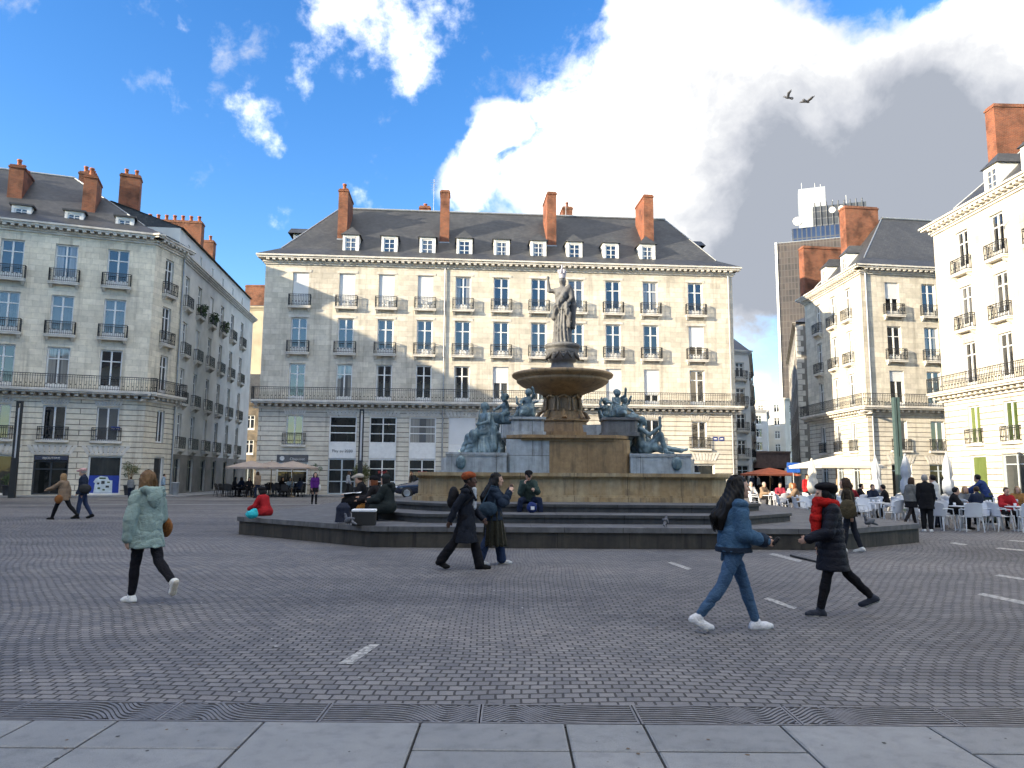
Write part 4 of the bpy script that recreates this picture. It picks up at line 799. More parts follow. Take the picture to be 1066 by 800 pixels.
# ------------------------------------------------------------------ smooth solids (signed distance + surface nets)
class Solid:
    def __init__(s): s.pr = []; s.cuts = []; s.disp = None
    def add(s, fn, lo, hi, k=.03): s.pr.append((fn, np.array(lo, float), np.array(hi, float), k)); return s
    def cap(s, a, b, ra, rb=None, k=.03, sq=None):
        a = np.array(a, float); b = np.array(b, float); rb = ra if rb is None else rb; ab = b - a; L2 = max(float(ab @ ab), 1e-9); R = max(ra, rb)
        def fn(P):
            v = P - a; t = np.clip((v @ ab) / L2, 0, 1); return np.linalg.norm(v - t[..., None] * ab, axis=-1) - (ra + (rb - ra) * t)
        return s.add(fn, np.minimum(a, b) - R, np.maximum(a, b) + R, k)
    def chain(s, pts, rs, k=.03):
        for i in range(len(pts) - 1): s.cap(pts[i], pts[i + 1], rs[i], rs[i + 1], k)
        return s
    def ell(s, c, r, k=.03, ry=0.0, rz=0.0):
        c = np.array(c, float); r = np.array(r, float); M_ = np.array(Matrix.Rotation(rz, 3, 'Z') @ Matrix.Rotation(ry, 3, 'Y')); m = r.min(); R = r.max()
        def fn(P):
            q = (P - c) @ M_; n = np.linalg.norm(q / r, axis=-1); g = np.linalg.norm(q / (r * r), axis=-1); return np.where(n < 1e-6, -m, n * (n - 1) / np.maximum(g, 1e-6))
        return s.add(fn, c - R, c + R, k)
    def cone(s, a, b, ra, rb, k=.03, th=None):
        """elliptical frustum a->b (radii pairs: along x, along y), flat ends"""
        a = np.array(a, float); b = np.array(b, float); h = b[2] - a[2]; R = max(*ra, *rb)
        def fn(P):
            t = np.clip((P[..., 2] - a[2]) / h, 0, 1); cx = a[0] + (b[0] - a[0]) * t; cy = a[1] + (b[1] - a[1]) * t; rx = ra[0] + (rb[0] - ra[0]) * t; ry = ra[1] + (rb[1] - ra[1]) * t
            n = np.sqrt(((P[..., 0] - cx) / rx) ** 2 + ((P[..., 1] - cy) / ry) ** 2); d = (n - 1) * np.minimum(rx, ry)
            return np.maximum(d, np.maximum(min(a[2], b[2]) - P[..., 2], P[..., 2] - max(a[2], b[2])))
        lo = np.minimum(a, b) - [R, R, 0]; hi = np.maximum(a, b) + [R, R, 0]; return s.add(fn, lo, hi, k)
    def mesh(s, cell):
        lo = np.min([p[1] for p in s.pr], 0) - 2.5 * cell - .02; hi = np.max([p[2] for p in s.pr], 0) + 2.5 * cell + .02
        n = np.ceil((hi - lo) / cell).astype(int) + 1; ax = [lo[i] + cell * np.arange(n[i]) for i in range(3)]; V = np.full(n, .5)
        for fn, a, b, k in s.pr:
            m = k + 3 * cell + .015; i0 = np.maximum(((a - m - lo) / cell).astype(int), 0); i1 = np.minimum(np.ceil((b + m - lo) / cell).astype(int) + 1, n); sl = tuple(slice(i0[j], i1[j]) for j in range(3))
            P = np.stack(np.meshgrid(*[ax[j][sl[j]] for j in range(3)], indexing='ij'), -1); d = fn(P); o = V[sl]; kk = max(k, 1e-4); h = np.clip(.5 + .5 * (o - d) / kk, 0, 1); V[sl] = o + (d - o) * h - kk * h * (1 - h)
        if s.disp or s.cuts:
            mk = np.abs(V) < .08 if not s.cuts else V < .08; P = lo + cell * np.argwhere(mk); W = V[mk]
            if s.disp: W = W + s.disp(P)
            for c in s.cuts: W = np.maximum(W, c(P))
            V[mk] = W
        return nets(V, lo, cell)
def nets(V, lo, cell):
    s = V < 0; nx, ny, nz = V.shape; C = (nx - 1, ny - 1, nz - 1); acc = np.zeros(C + (3,)); cnt = np.zeros(C)
    idx = [(i, j, k) for i in (0, 1) for j in (0, 1) for k in (0, 1)]
    sl = lambda o: tuple(slice(o[a], o[a] + C[a]) for a in range(3))
    for o in idx:
        for a in range(3):
            if o[a]: continue
            q = list(o); q[a] = 1; va, vb = V[sl(o)], V[sl(q)]; m = (va < 0) != (vb < 0)
            if not m.any(): continue
            t = va[m] / (va[m] - vb[m]); pt = np.tile(np.array(o, float), (len(t), 1)); pt[:, a] += t; acc[m] += pt; cnt[m] += 1
    on = cnt > 0; ids = -np.ones(C, int); ids[on] = np.arange(on.sum()); w = np.argwhere(on); v = lo + cell * (w + acc[on] / cnt[on][:, None]); F = []
    for a in range(3):
        b, c = (a + 1) % 3, (a + 2) % 3; q = [slice(None)] * 3; r = [slice(None)] * 3; q[a] = slice(0, V.shape[a] - 1); r[a] = slice(1, V.shape[a]); s0, s1 = s[tuple(q)], s[tuple(r)]
        e = np.argwhere(s0 != s1)
        if not len(e): continue
        ok = (e[:, b] > 0) & (e[:, c] > 0) & (e[:, b] < V.shape[b] - 1) & (e[:, c] < V.shape[c] - 1); e = e[ok]; flip = s0[tuple(e.T)]
        def g(db, dc): t = e.copy(); t[:, b] -= db; t[:, c] -= dc; return ids[tuple(t.T)]
        f = np.stack([g(1, 1), g(0, 1), g(0, 0), g(1, 0)], 1); f[~flip] = f[~flip][:, ::-1]; F.append(f)
    return v, (np.concatenate(F) if F else np.zeros((0, 4), int))
def to_mesh(name, v, f, mats, pick=None):
    me = D.meshes.new(name); me.from_pydata(v.tolist(), [], f.tolist())
    for m in (mats if isinstance(mats, (list, tuple)) else [mats]): me.materials.append(m)
    me.polygons.foreach_set('use_smooth', [True] * len(me.polygons))
    if pick is not None: me.polygons.foreach_set('material_index', pick(v[f].mean(1)).astype(int))
    me.update(); return me
def sculpt(sd, cell, name, mats, parent=None, loc=(0, 0, 0), rz=0.0, pick=None):
    v, f = sd.mesh(cell); return new(name, to_mesh(name, v, f, mats, pick), parent, loc, rz)
def folds(amp, fx=38, fz=6, seed=0.0):
    """cloth creases: sharp-bottomed ridges running across the limb, drifting and dying out"""
    def fn(P):
        x, y, z = P[..., 0], P[..., 1], P[..., 2]; w1 = 1.6 * np.sin(x * 11 + seed) + 1.4 * np.sin(y * 13 + 1.7 * seed + z * 4) + 1.2 * np.sin(z * 9 + x * 7)
        r1 = (1 - np.abs(np.sin(z * fx * .55 + x * 9 + w1))) ** 2; r2 = (1 - np.abs(np.sin(z * fx * .35 - y * 16 + x * 8 + 1.3 * w1 + seed))) ** 2; r3 = (1 - np.abs(np.sin(y * fx * .5 + x * fx * .3 + z * fz * .4 + w1 * .8))) ** 2
        g = .5 + .5 * np.sin(x * 7 + z * 5.3 + seed * 2) * np.sin(y * 6 - z * 4.1 + seed); return amp * (1.6 * r1 * g + 1.5 * r2 * (1 - g) + 1.2 * r3 * (1 - g) - .55) * 1.15
    return fn
def drape(amp, n, c=(0, 0)):
    """vertical hanging folds round an axis"""
    return lambda P: amp * np.sin(n * np.arctan2(P[..., 1] - c[1], P[..., 0] - c[0]) + 1.5 * np.sin(P[..., 2] * 3)) * np.clip((P[..., 0] - c[0]) ** 2 + (P[..., 1] - c[1]) ** 2, 0, .05) / .05
# ------------------------------------------------------------------ people: x forward, y to their left, z up
def m_cloth(name, col, rough=.85, var=.16, bmp=.004, bs=130):
    m, nt, p = mat(name); v = vec(nt); f = noise(nt, v, 9, 6, .6); g = noise(nt, v, 260, 2, .6)
    c = mix(nt, ramp(nt, f, [(.3, tuple(x * (1 - var) for x in col)), (.7, tuple(x * (1 + var) for x in col))]), ramp(nt, g, [(.35, (.82,) * 3), (.65, (1.15,) * 3)]), 1.0, 'MULTIPLY'); nt.links.new(c, p.inputs['Base Color']); p.inputs['Roughness'].default_value = rough; p.inputs['Specular IOR Level'].default_value = .12
    w = nd(nt, 'ShaderNodeTexNoise'); w.inputs['Scale'].default_value = 16; w.inputs['Detail'].default_value = 3; w.inputs['Distortion'].default_value = 1.2; nt.links.new(vec(nt, 'Object', (1, 1, 1.6)), w.inputs['Vector'])
    nt.links.new(bump(nt, g, bmp * .5, 1, bump(nt, w.outputs['Fac'], .02, .8)), p.inputs['Normal']); return m
_cl = {}
def cloth(name, col, rough=.85):
    if name not in _cl: _cl[name] = m_cloth(name, col, rough)
    return _cl[name]
SKIN = {}
def skin(tone):
    if tone not in SKIN: SKIN[tone] = simple('skin_' + tone, {'light': (.52, .31, .22), 'tan': (.36, .20, .13), 'dark': (.075, .038, .025)}[tone], .5, var=.1, vs=20)
    return SKIN[tone]
HAIRC = {'black': (.008, .007, .007), 'brown': (.045, .025, .014), 'blond': (.28, .17, .08), 'grey': (.30, .28, .26), 'red': (.16, .05, .02)}
def hairm(c):
    k = 'hair_' + c
    if k not in _cl: _cl[k] = simple(k, HAIRC[c], .5, var=.35, vs=30, spec=.2)
    return _cl[k]
V3 = lambda *a: np.array(a, float)
def rot(v, a):                                         # yaw
    c, s = math.cos(a), math.sin(a); return V3(c * v[0] - s * v[1], s * v[0] + c * v[1], v[2])
def skeleton(H=1.66, legs=((.0, .0, .0), (0, 0, 0)), arms=((0, .12, .15, 0), (0, .12, .15, 0)), lean=.03, head=(0, 0), seat=None, twist=0.0, wid=1.0):
    """legs: (hip forward, knee bend, foot pitch), arms: (shoulder forward, out, elbow, in)  - left then right, radians"""
    J = {}; R = math.radians; S_ = H / 1.66
    J['pel'] = V3(0, 0, 0)
    up = V3(math.sin(lean), 0, math.cos(lean))
    J['waist'] = up * .14 * S_; J['chest'] = up * .33 * S_; J['neck'] = up * .475 * S_ + V3(.0, 0, 0)
    hp = up * .57 * S_ + V3(.025 * S_, 0, 0); J['head'] = hp + V3(.012, 0, .035) * S_; J['hy'], J['hp'] = head
    for i, (sd, lg) in enumerate(zip((1, -1), legs)):
        a, k, fp = lg[:3]; out = lg[3] if len(lg) > 3 else 0.0; h = V3(0, sd * .085 * S_ * wid, -.02 * S_); t = V3(math.sin(a) * math.cos(out), sd * math.sin(out), -math.cos(a) * math.cos(out)); kn = h + t * .405 * S_
        b = a - k; an = kn + V3(math.sin(b) * math.cos(out * .5), sd * math.sin(out) * .3, -math.cos(b)) * .40 * S_; f = V3(math.cos(fp), sd * .12, math.sin(fp)); dn = V3(math.sin(fp), 0, -math.cos(fp))
        J['hip%d' % i], J['kn%d' % i], J['an%d' % i] = h, kn, an; J['heel%d' % i] = an + dn * .055 * S_ - f * .045 * S_; J['ball%d' % i] = an + dn * .062 * S_ + f * .105 * S_; J['toe%d' % i] = J['ball%d' % i] + V3(math.cos(fp * .4), sd * .1, math.sin(fp * .4) * .5) * .055 * S_
    for i, (sd, ar) in enumerate(zip((1, -1), arms)):
        s, ab, e, inn = ar; sh = J['neck'] + V3(0, sd * .152 * S_ * wid, -.062 * S_); sh = sh + V3(-sd * math.sin(twist) * .16 * S_, 0, 0)
        u = V3(math.sin(s) * math.cos(ab), sd * math.sin(ab), -math.cos(s) * math.cos(ab)); el = sh + u * .285 * S_
        w = V3(math.sin(s + e) * math.cos(inn), -sd * math.sin(inn) + sd * math.sin(ab) * .4, -math.cos(s + e)); w = w / np.linalg.norm(w); wr = el + w * .235 * S_
        J['sh%d' % i], J['el%d' % i], J['wr%d' % i], J['hd%d' % i] = sh, el, wr, w
    low = min(min(J['heel%d' % i][2], J['ball%d' % i][2]) for i in (0, 1)) - .018 * S_
    z = -low if seat is None else seat
    for k in J:
        if isinstance(J[k], np.ndarray) and not k.startswith('hd'): J[k] = J[k] + V3(0, 0, z)
    J['S'] = S_; J['up'] = up; return J
def hand(sd, wr, d, side, S_, fine, curl=.5):
    d = d / np.linalg.norm(d); y = V3(0, side, 0); n = np.cross(d, y); n = n / np.linalg.norm(n); y = np.cross(n, d); pa = wr + d * .045 * S_
    # thumb side is forward when the arm hangs: palm spreads along n
    t = V3(*n) if n[0] > 0 else -n; inw = V3(0, -side, 0); inw = inw - d * (inw @ d)
    sd.cap(wr, pa, .024 * S_, .030 * S_, .02); 
    if not fine: sd.cap(pa, pa + d * .085 * S_ + inw * .02, .026 * S_, .017 * S_, .02); return
    for q, (o, L) in enumerate(((.027, .066), (.009, .076), (-.009, .070), (-.026, .054))):
        b = pa + t * o * S_ + d * .028 * S_; sd.cap(pa + t * o * .7 * S_, b, .014 * S_, .0115 * S_, .012); m = b + (d * math.cos(curl * .6) + inw * math.sin(curl * .6)) * L * .55 * S_; e = m + (d * math.cos(curl * 1.5) + inw * math.sin(curl * 1.5)) * L * .5 * S_
        sd.cap(b, m, .0105 * S_, .0098 * S_, .006); sd.cap(m, e, .0098 * S_, .0085 * S_, .006)
    b = wr + d * .03 * S_ + t * .022 * S_; m = b + (d * .6 + t * .75 + inw * .25) * .036 * S_; sd.cap(b, m, .0135 * S_, .0115 * S_, .01); sd.cap(m, m + (d * .9 + t * .2 + inw * .35) * .032 * S_, .0112 * S_, .009 * S_, .006)
def body(J, fine, thin=1.0, tarm=1.0):
    s = Solid(); hands = True; S_ = J['S']; hd = J['head']; yaw, pit = J['hy'], J['hp']; f = rot(V3(math.cos(pit), 0, math.sin(pit)), yaw); u = rot(V3(-math.sin(pit), 0, math.cos(pit)), yaw); l = np.cross(u, f); J['f'], J['u'], J['l'] = f, u, l
    at = lambda a, b, c: hd + (f * a + l * b + u * c) * S_
    s.ell(hd + u * .028 * S_, V3(.098, .076, .098) * S_, .02, rz=yaw, ry=-pit); s.ell(at(.022, 0, -.045), V3(.074, .058, .078) * S_, .03, rz=yaw, ry=-pit)
    s.cap(at(.075, 0, -.088), at(.083, 0, -.094), .022 * S_, .018 * S_, .025)                    # chin
    if fine:
        s.cap(at(.098, 0, .018), at(.116, 0, -.028), .009 * S_, .0145 * S_, .012); s.cap(at(.092, .03, .026), at(.092, -.03, .026), .012 * S_, None, .016)    # nose, brow
        s.cap(at(.097, .018, -.062), at(.097, -.018, -.062), .0095 * S_, None, .008)
        for q in (1, -1): s.ell(at(-.005, q * .077, -.01), V3(.024, .010, .034) * S_, .008, rz=yaw); s.ell(at(.072, q * .036, -.02), V3(.022, .020, .022) * S_, .02)
    s.cap(J['neck'] - J['up'] * .03 * S_, hd - u * .06 * S_ - f * .02 * S_, .056 * S_, .050 * S_, .03)
    s.ell(J['chest'], V3(.105, .150, .17) * S_, .05); s.ell(J['waist'], V3(.095, .125, .14) * S_, .05); s.ell(J['pel'], V3(.10, .14, .11) * S_, .04)
    s.cap(J['sh0'], J['sh1'], .046 * S_, None, .04)
    for i in (0, 1):
        h, k, a = J['hip%d' % i], J['kn%d' % i], J['an%d' % i]; L_ = S_ * thin; s.cap(h, k, .080 * L_, .052 * L_, .02); m = k + (a - k) * .32; s.cap(k, m, .050 * L_, .054 * L_, .012); s.cap(m, a, .054 * L_, .034 * L_, .012); s.cap(a, J['ball%d' % i], .026 * L_, .02 * L_, .01); s.cap(J['heel%d' % i], J['ball%d' % i], .02 * L_, .02 * L_, .01)
        s.cap(J['sh%d' % i], J['el%d' % i], .046 * S_ * tarm, .037 * S_ * tarm, .015); s.cap(J['el%d' % i], J['wr%d' % i], .037 * S_ * tarm, .024 * S_, .01)
        if hands: hand(s, J['wr%d' % i], J['hd%d' % i], 1 if i == 0 else -1, S_, fine)
    return s, at
def person(label, x, y, head, z=0.0, H=1.66, legs=((.3, .1, .1), (-.3, .3, -.3)), arms=((-.3, .12, .3, .1), (.3, .12, .3, .1)), lean=.04, hd=(0, 0), seat=None, tone='light', hair=('short', 'brown'), top=None, low=None, shoes=((.03, .03, .03), None), extra=None, cell=.012, group=None, wid=1.0, twist=0.0):
    """top: (name, colour, inflate, hem below pelvis, flare, style); low: (name, colour, inflate) or ('skirt', ...)"""
    J = skeleton(H, legs, arms, lean, hd, seat, twist, wid); S_ = J['S']; fine = cell < .015; s, at = body(J, fine, .74 if low and low[0] != 'skirt' else .95, .78 if top else 1.0)
    if fine:
        e0, e1 = at(.088, .032, .008), at(.088, -.032, .008); lp = at(.105, 0, -.062)
        def pick(c):
            r = np.zeros(len(c)); d0 = np.minimum(np.linalg.norm(c - e0, axis=1), np.linalg.norm(c - e1, axis=1)); r[d0 < .0125 * S_] = 1; dl = np.abs((c - lp) @ J['u']); r[(dl < .008 * S_) & (np.abs((c - lp) @ J['l']) < .022 * S_) & (np.abs((c - lp) @ J['f']) < .02 * S_)] = 2; return r
        mats = [skin(tone), cloth('eye_dark', (.02, .015, .012), .2), cloth('lip', (.32, .10, .09), .5)]
    else: pick = None; mats = skin(tone)
    o = sculpt(s, cell, 'person', mats, None, (x, y, z), head, pick); tag(o, label, 'person', group)
    # --- trousers or skirt
    if low:
        nm, col, inf = low[:3]; t = Solid(); m = cloth(nm + '_%02x%02x%02x' % tuple(int(min(.99, c) * 255) for c in col), col)
        t.ell(J['pel'], V3(.118, .162, .12) * S_ + inf, .05); flare = low[3] if len(low) > 3 else 0
        for i in (0, 1):
            h, k, a = J['hip%d' % i], J['kn%d' % i], J['an%d' % i]; c_ = k + (a - k) * .35; e = k + (a - k) * (.99 if flare else .93); t.cap(h, k, .086 * S_ + inf, .055 * S_ + inf, .02); t.cap(k, c_, .055 * S_ + inf, .057 * S_ + inf + flare * .4, .01); t.cap(c_, e, .057 * S_ + inf + flare * .4, .041 * S_ + inf + flare, .01)
        t.disp = folds(.0065 if fine else .004, 40, 9, 1.0); sculpt(t, cell, 'trousers', m, o)
    # --- shoes
    for i in (0, 1):
        t = Solid(); q = J['heel%d' % i]; b = J['ball%d' % i]; tt = J['toe%d' % i]; a = J['an%d' % i]; dn = (q - a); 
        t.cap(q, b, .037 * S_, .042 * S_, .02); t.cap(b, tt, .042 * S_, .030 * S_, .02); t.cap(q + (a - q) * .15, a + (a - q) * .1, .040 * S_, .044 * S_, .02); t.cap(q * .6 + a * .4, b + (a - q) * .12, .040 * S_, .036 * S_, .02)
        c1, c2 = shoes[0], shoes[1]; sm = [cloth('shoe_%02x%02x%02x' % tuple(int(c * 255) for c in c1), c1, .6)]; pk = None
        if c2:
            sm.append(cloth('sole_%02x%02x%02x' % tuple(int(c * 255) for c in c2), c2, .6)); nrm = np.cross(b - q, V3(0, 1, 0)); nrm = nrm / np.linalg.norm(nrm); nrm = nrm if nrm[2] > 0 else -nrm; q0 = q.copy(); pk = lambda c, n_=nrm, q_=q0: (((c - q_) @ n_) < -.014).astype(float)
        if len(shoes) > 2: hl = q - (a - q) * .0; t.cap(q, q - V3(0, 0, .045) + (q - b) * .05, .022, .014, .01)
        sculpt(t, cell, 'shoe', sm, o, pick=pk)
    # --- upper garment
    if top:
        nm, col, inf, hem, flare, style = top; t = Solid(); m = cloth(nm + '_%02x%02x%02x' % tuple(int(min(.99, c) * 255) for c in col), col, .55 if 'puffer' in nm or 'leather' in nm else .85); W = J['waist']; P = J['pel']
        t.ell(J['chest'] + V3(.0, 0, -.02), V3(.108, .142 * wid, .17) * S_ + inf, .04); t.ell(W, V3(.10, .130, .15) * S_ + inf, .05); t.cap(J['neck'] - J['up'] * .06 * S_, J['neck'] + J['up'] * .02 * S_, .064 * S_ + inf * .4, .058 * S_ + inf * .3, .03)
        for i in (0, 1): t.cap(J['neck'] - J['up'] * .035 * S_, J['sh%d' % i] + V3(0, 0, .006), .052 * S_ + inf * .7, .046 * S_ + inf * .75, .03)
        hz = P[2] - hem * S_
        if seat is None or hem < .1: t.cone((P[0] + flare * .1, P[1], hz), (W[0], W[1], W[2] + .02), (.125 * S_ + inf + flare, .165 * S_ + inf + flare * .8), (.10 * S_ + inf, .135 * S_ + inf), .06)
        else:
            for i in (0, 1): t.cap(J['hip%d' % i], J['hip%d' % i] + (J['kn%d' % i] - J['hip%d' % i]) * min(1, hem * 2.2), .10 * S_ + inf, .085 * S_ + inf, .06)
            t.ell(P, V3(.13, .17, .12) * S_ + inf, .05)
        for i in (0, 1):
            e = J['el%d' % i]; w = J['wr%d' % i]; t.cap(J['sh%d' % i], e, .050 * S_ + inf * .85, .046 * S_ + inf * .9, .018); t.cap(e, w, .046 * S_ + inf * .9, .035 * S_ + inf * .8, .012)
        fo = folds(.0095 if fine else .006, 30, 7, 2.0)
        if 'puff' in style: t.disp = lambda P_: fo(P_) * .4 - .009 * np.sqrt(np.abs(np.sin(P_[..., 2] * PI / .085))) + .006
        else: t.disp = fo
        g = sculpt(t, cell, nm, m, o)
        if 'hood' in style:
            t = Solid(); n_ = J['neck'] + V3(-.085, 0, .01) * S_ - V3(inf, 0, 0); t.ell(n_ + V3(.005, 0, .0), V3(.06, .125, .055), .02); t.ell(n_ - V3(.03, 0, .075), V3(.055, .10, .10), .03); t.ell(n_ - V3(.028, 0, .15), V3(.035, .06, .07), .03)
            for q in (1, -1): t.cap(n_ + V3(.0, q * .11, .02), n_ + V3(.17, q * .075, .0), .042, .034, .03)
            t.disp = folds(.006, 34, 7, .5); sculpt(t, cell, 'hood', m, g)
        if nm == 'denim_jacket' and fine:
            dm = cloth('denim_trim', tuple(c * .86 for c in col)); 
            for i in (0, 1): w = J['wr%d' % i]; e = J['el%d' % i]; c_ = Solid(); c_.cap(w + (e - w) * .02, w + (e - w) * .16, .036 * S_ + inf * .9, .038 * S_ + inf * .95, .01); sculpt(c_, cell, 'cuff', dm, g)
            c_ = Solid(); c_.cone((P[0] + flare * .1, P[1], hz - .012), (P[0], P[1], hz + .045), (.128 * S_ + inf + flare, .168 * S_ + inf + flare * .8), (.127 * S_ + inf + flare, .167 * S_ + inf + flare * .8), .01); sculpt(c_, cell, 'hem_band', dm, g)
            c_ = Solid(); n_ = J['neck']; c_.chain([n_ + V3(.075 * math.cos(t_), .075 * math.sin(t_), .03 - .03 * math.cos(t_)) for t_ in np.linspace(.5, 5.8, 9)], [.026] * 9, .02); sculpt(c_, cell, 'collar', dm, g)
        if 'open' in style:                                   # front edges and lapels of an open coat
            t = Solid(); 
            for q in (1, -1): t.cap(J['neck'] + V3(.06, q * .05, 0) * S_, J['chest'] + V3(.135 + inf, q * .03, -.05) * S_, .022, .022, .02)
            sculpt(t, cell, 'lapel', m, g)
    # --- hair
    st, hc = hair; hm = hairm(hc)
    if st != 'none':
        t = Solid(); f, u, l, hd_ = J['f'], J['u'], J['l'], J['head']; yaw = J['hy']; pit = J['hp']
        t.ell(at(-.012, 0, .036), V3(.106, .088, .104) * S_, .02, rz=yaw, ry=-pit)
        face = lambda P_: (.020 * S_ - np.maximum((P_ - at(.048, 0, 0)) @ f * -1 + .020 * S_, ((P_ - at(0, 0, .058)) @ u) - ((P_ - at(.06, 0, 0)) @ f) * .0 + .02 * S_))
        if st in ('bob', 'long'):
            t.ell(at(-.035, 0, -.05), V3(.092, .100, .125) * S_, .03, rz=yaw)
            for q in (1, -1): t.cap(at(.0, q * .07, .02), at(-.015, q * .085, -.145), .034 * S_, .030 * S_, .03)
        if st == 'long':
            nb = J['neck'] - J['up'] * .05 * S_ + V3(-.085, 0, 0) * S_; t.chain([at(-.06, 0, -.05), nb, J['chest'] - V3(.165, 0, .02) * S_, J['waist'] - V3(.165, 0, -.07) * S_], [.080 * S_, .082 * S_, .074 * S_, .03 * S_], .05)
            for q in (.07, -.07, .03, -.03): t.chain([at(-.05, q, -.06), nb + V3(0, q * 1.2, 0), J['chest'] - V3(.155, -q, .04) * S_, J['waist'] - V3(.155, -q * .8, -.04) * S_], [.05, .05, .045, .018], .03)
        t.cuts.append(lambda P_: np.minimum((P_ - at(.047, 0, 0)) @ f, -((P_ - at(0, 0, .062)) @ u)) if st != 'back' else -1 + 0 * P_[..., 0])
        t.disp = (lambda P_: .0035 * np.sin(P_[..., 1] * 160 + 6 * np.sin(P_[..., 2] * 11)) + .003 * np.sin(P_[..., 0] * 140 + 5 * np.sin(P_[..., 2] * 13))) if fine else None
        hr_ = sculpt(t, cell, 'hair', hm, o)
        if fine and st in ('long', 'bob'):
            sm_ = MB(); rs = random.Random(7); S2 = S_
            for _ in range(150 if st == 'long' else 90):
                a_ = rs.uniform(.25 * PI, 1.75 * PI); ca, sa = math.cos(a_), math.sin(a_); r_ = rs.uniform(.96, 1.07)
                q = [at(-.012 + .03 * ca, .03 * sa, .138), at(-.012 + .095 * ca * r_, .08 * sa * r_, .075), at(-.02 + .11 * ca * r_, .096 * sa * r_, -.02), at(-.035 + .10 * ca * r_, .10 * sa * r_, -.12)]
                if st == 'long' and ca < .35: k_ = rs.uniform(-.08, .08); d_ = rs.uniform(-.012, .018); q += [J['neck'] - J['up'] * .07 + V3(-.155 - d_, k_ * 1.1, 0) * S2, J['chest'] - V3(.235 + d_, k_, .02) * S2, J['waist'] - V3(.20 + d_, k_ * .8 + rs.uniform(-.02, .02), rs.uniform(-.12, .0)) * S2]
                else: q[-1] = q[-1] + V3(rs.uniform(-.015, .015), rs.uniform(-.015, .015), rs.uniform(-.03, .02))
                if st == 'bob' or ca < .35: sm_.tube(q, [.0035] * (len(q) - 1) + [.0015], 4, 0, False)
            sm_.build('strands', hm, hr_)
    if extra: extra(o, J, at, cell, S_)
    return o
def kid_of(o, sd, cell, name, m, pick=None): return sculpt(sd, cell, name, m, o, pick=pick)
STAND = dict(legs=((.03, .04, 0), (-.05, .04, 0)), arms=((.02, .10, .2, .1), (-.02, .10, .25, .1)))
SIT = dict(legs=((1.45, 1.45, 0, .12), (1.5, 1.6, 0, .1)), arms=((.5, .2, .9, .35), (.6, .2, 1.0, .35)), lean=.12)
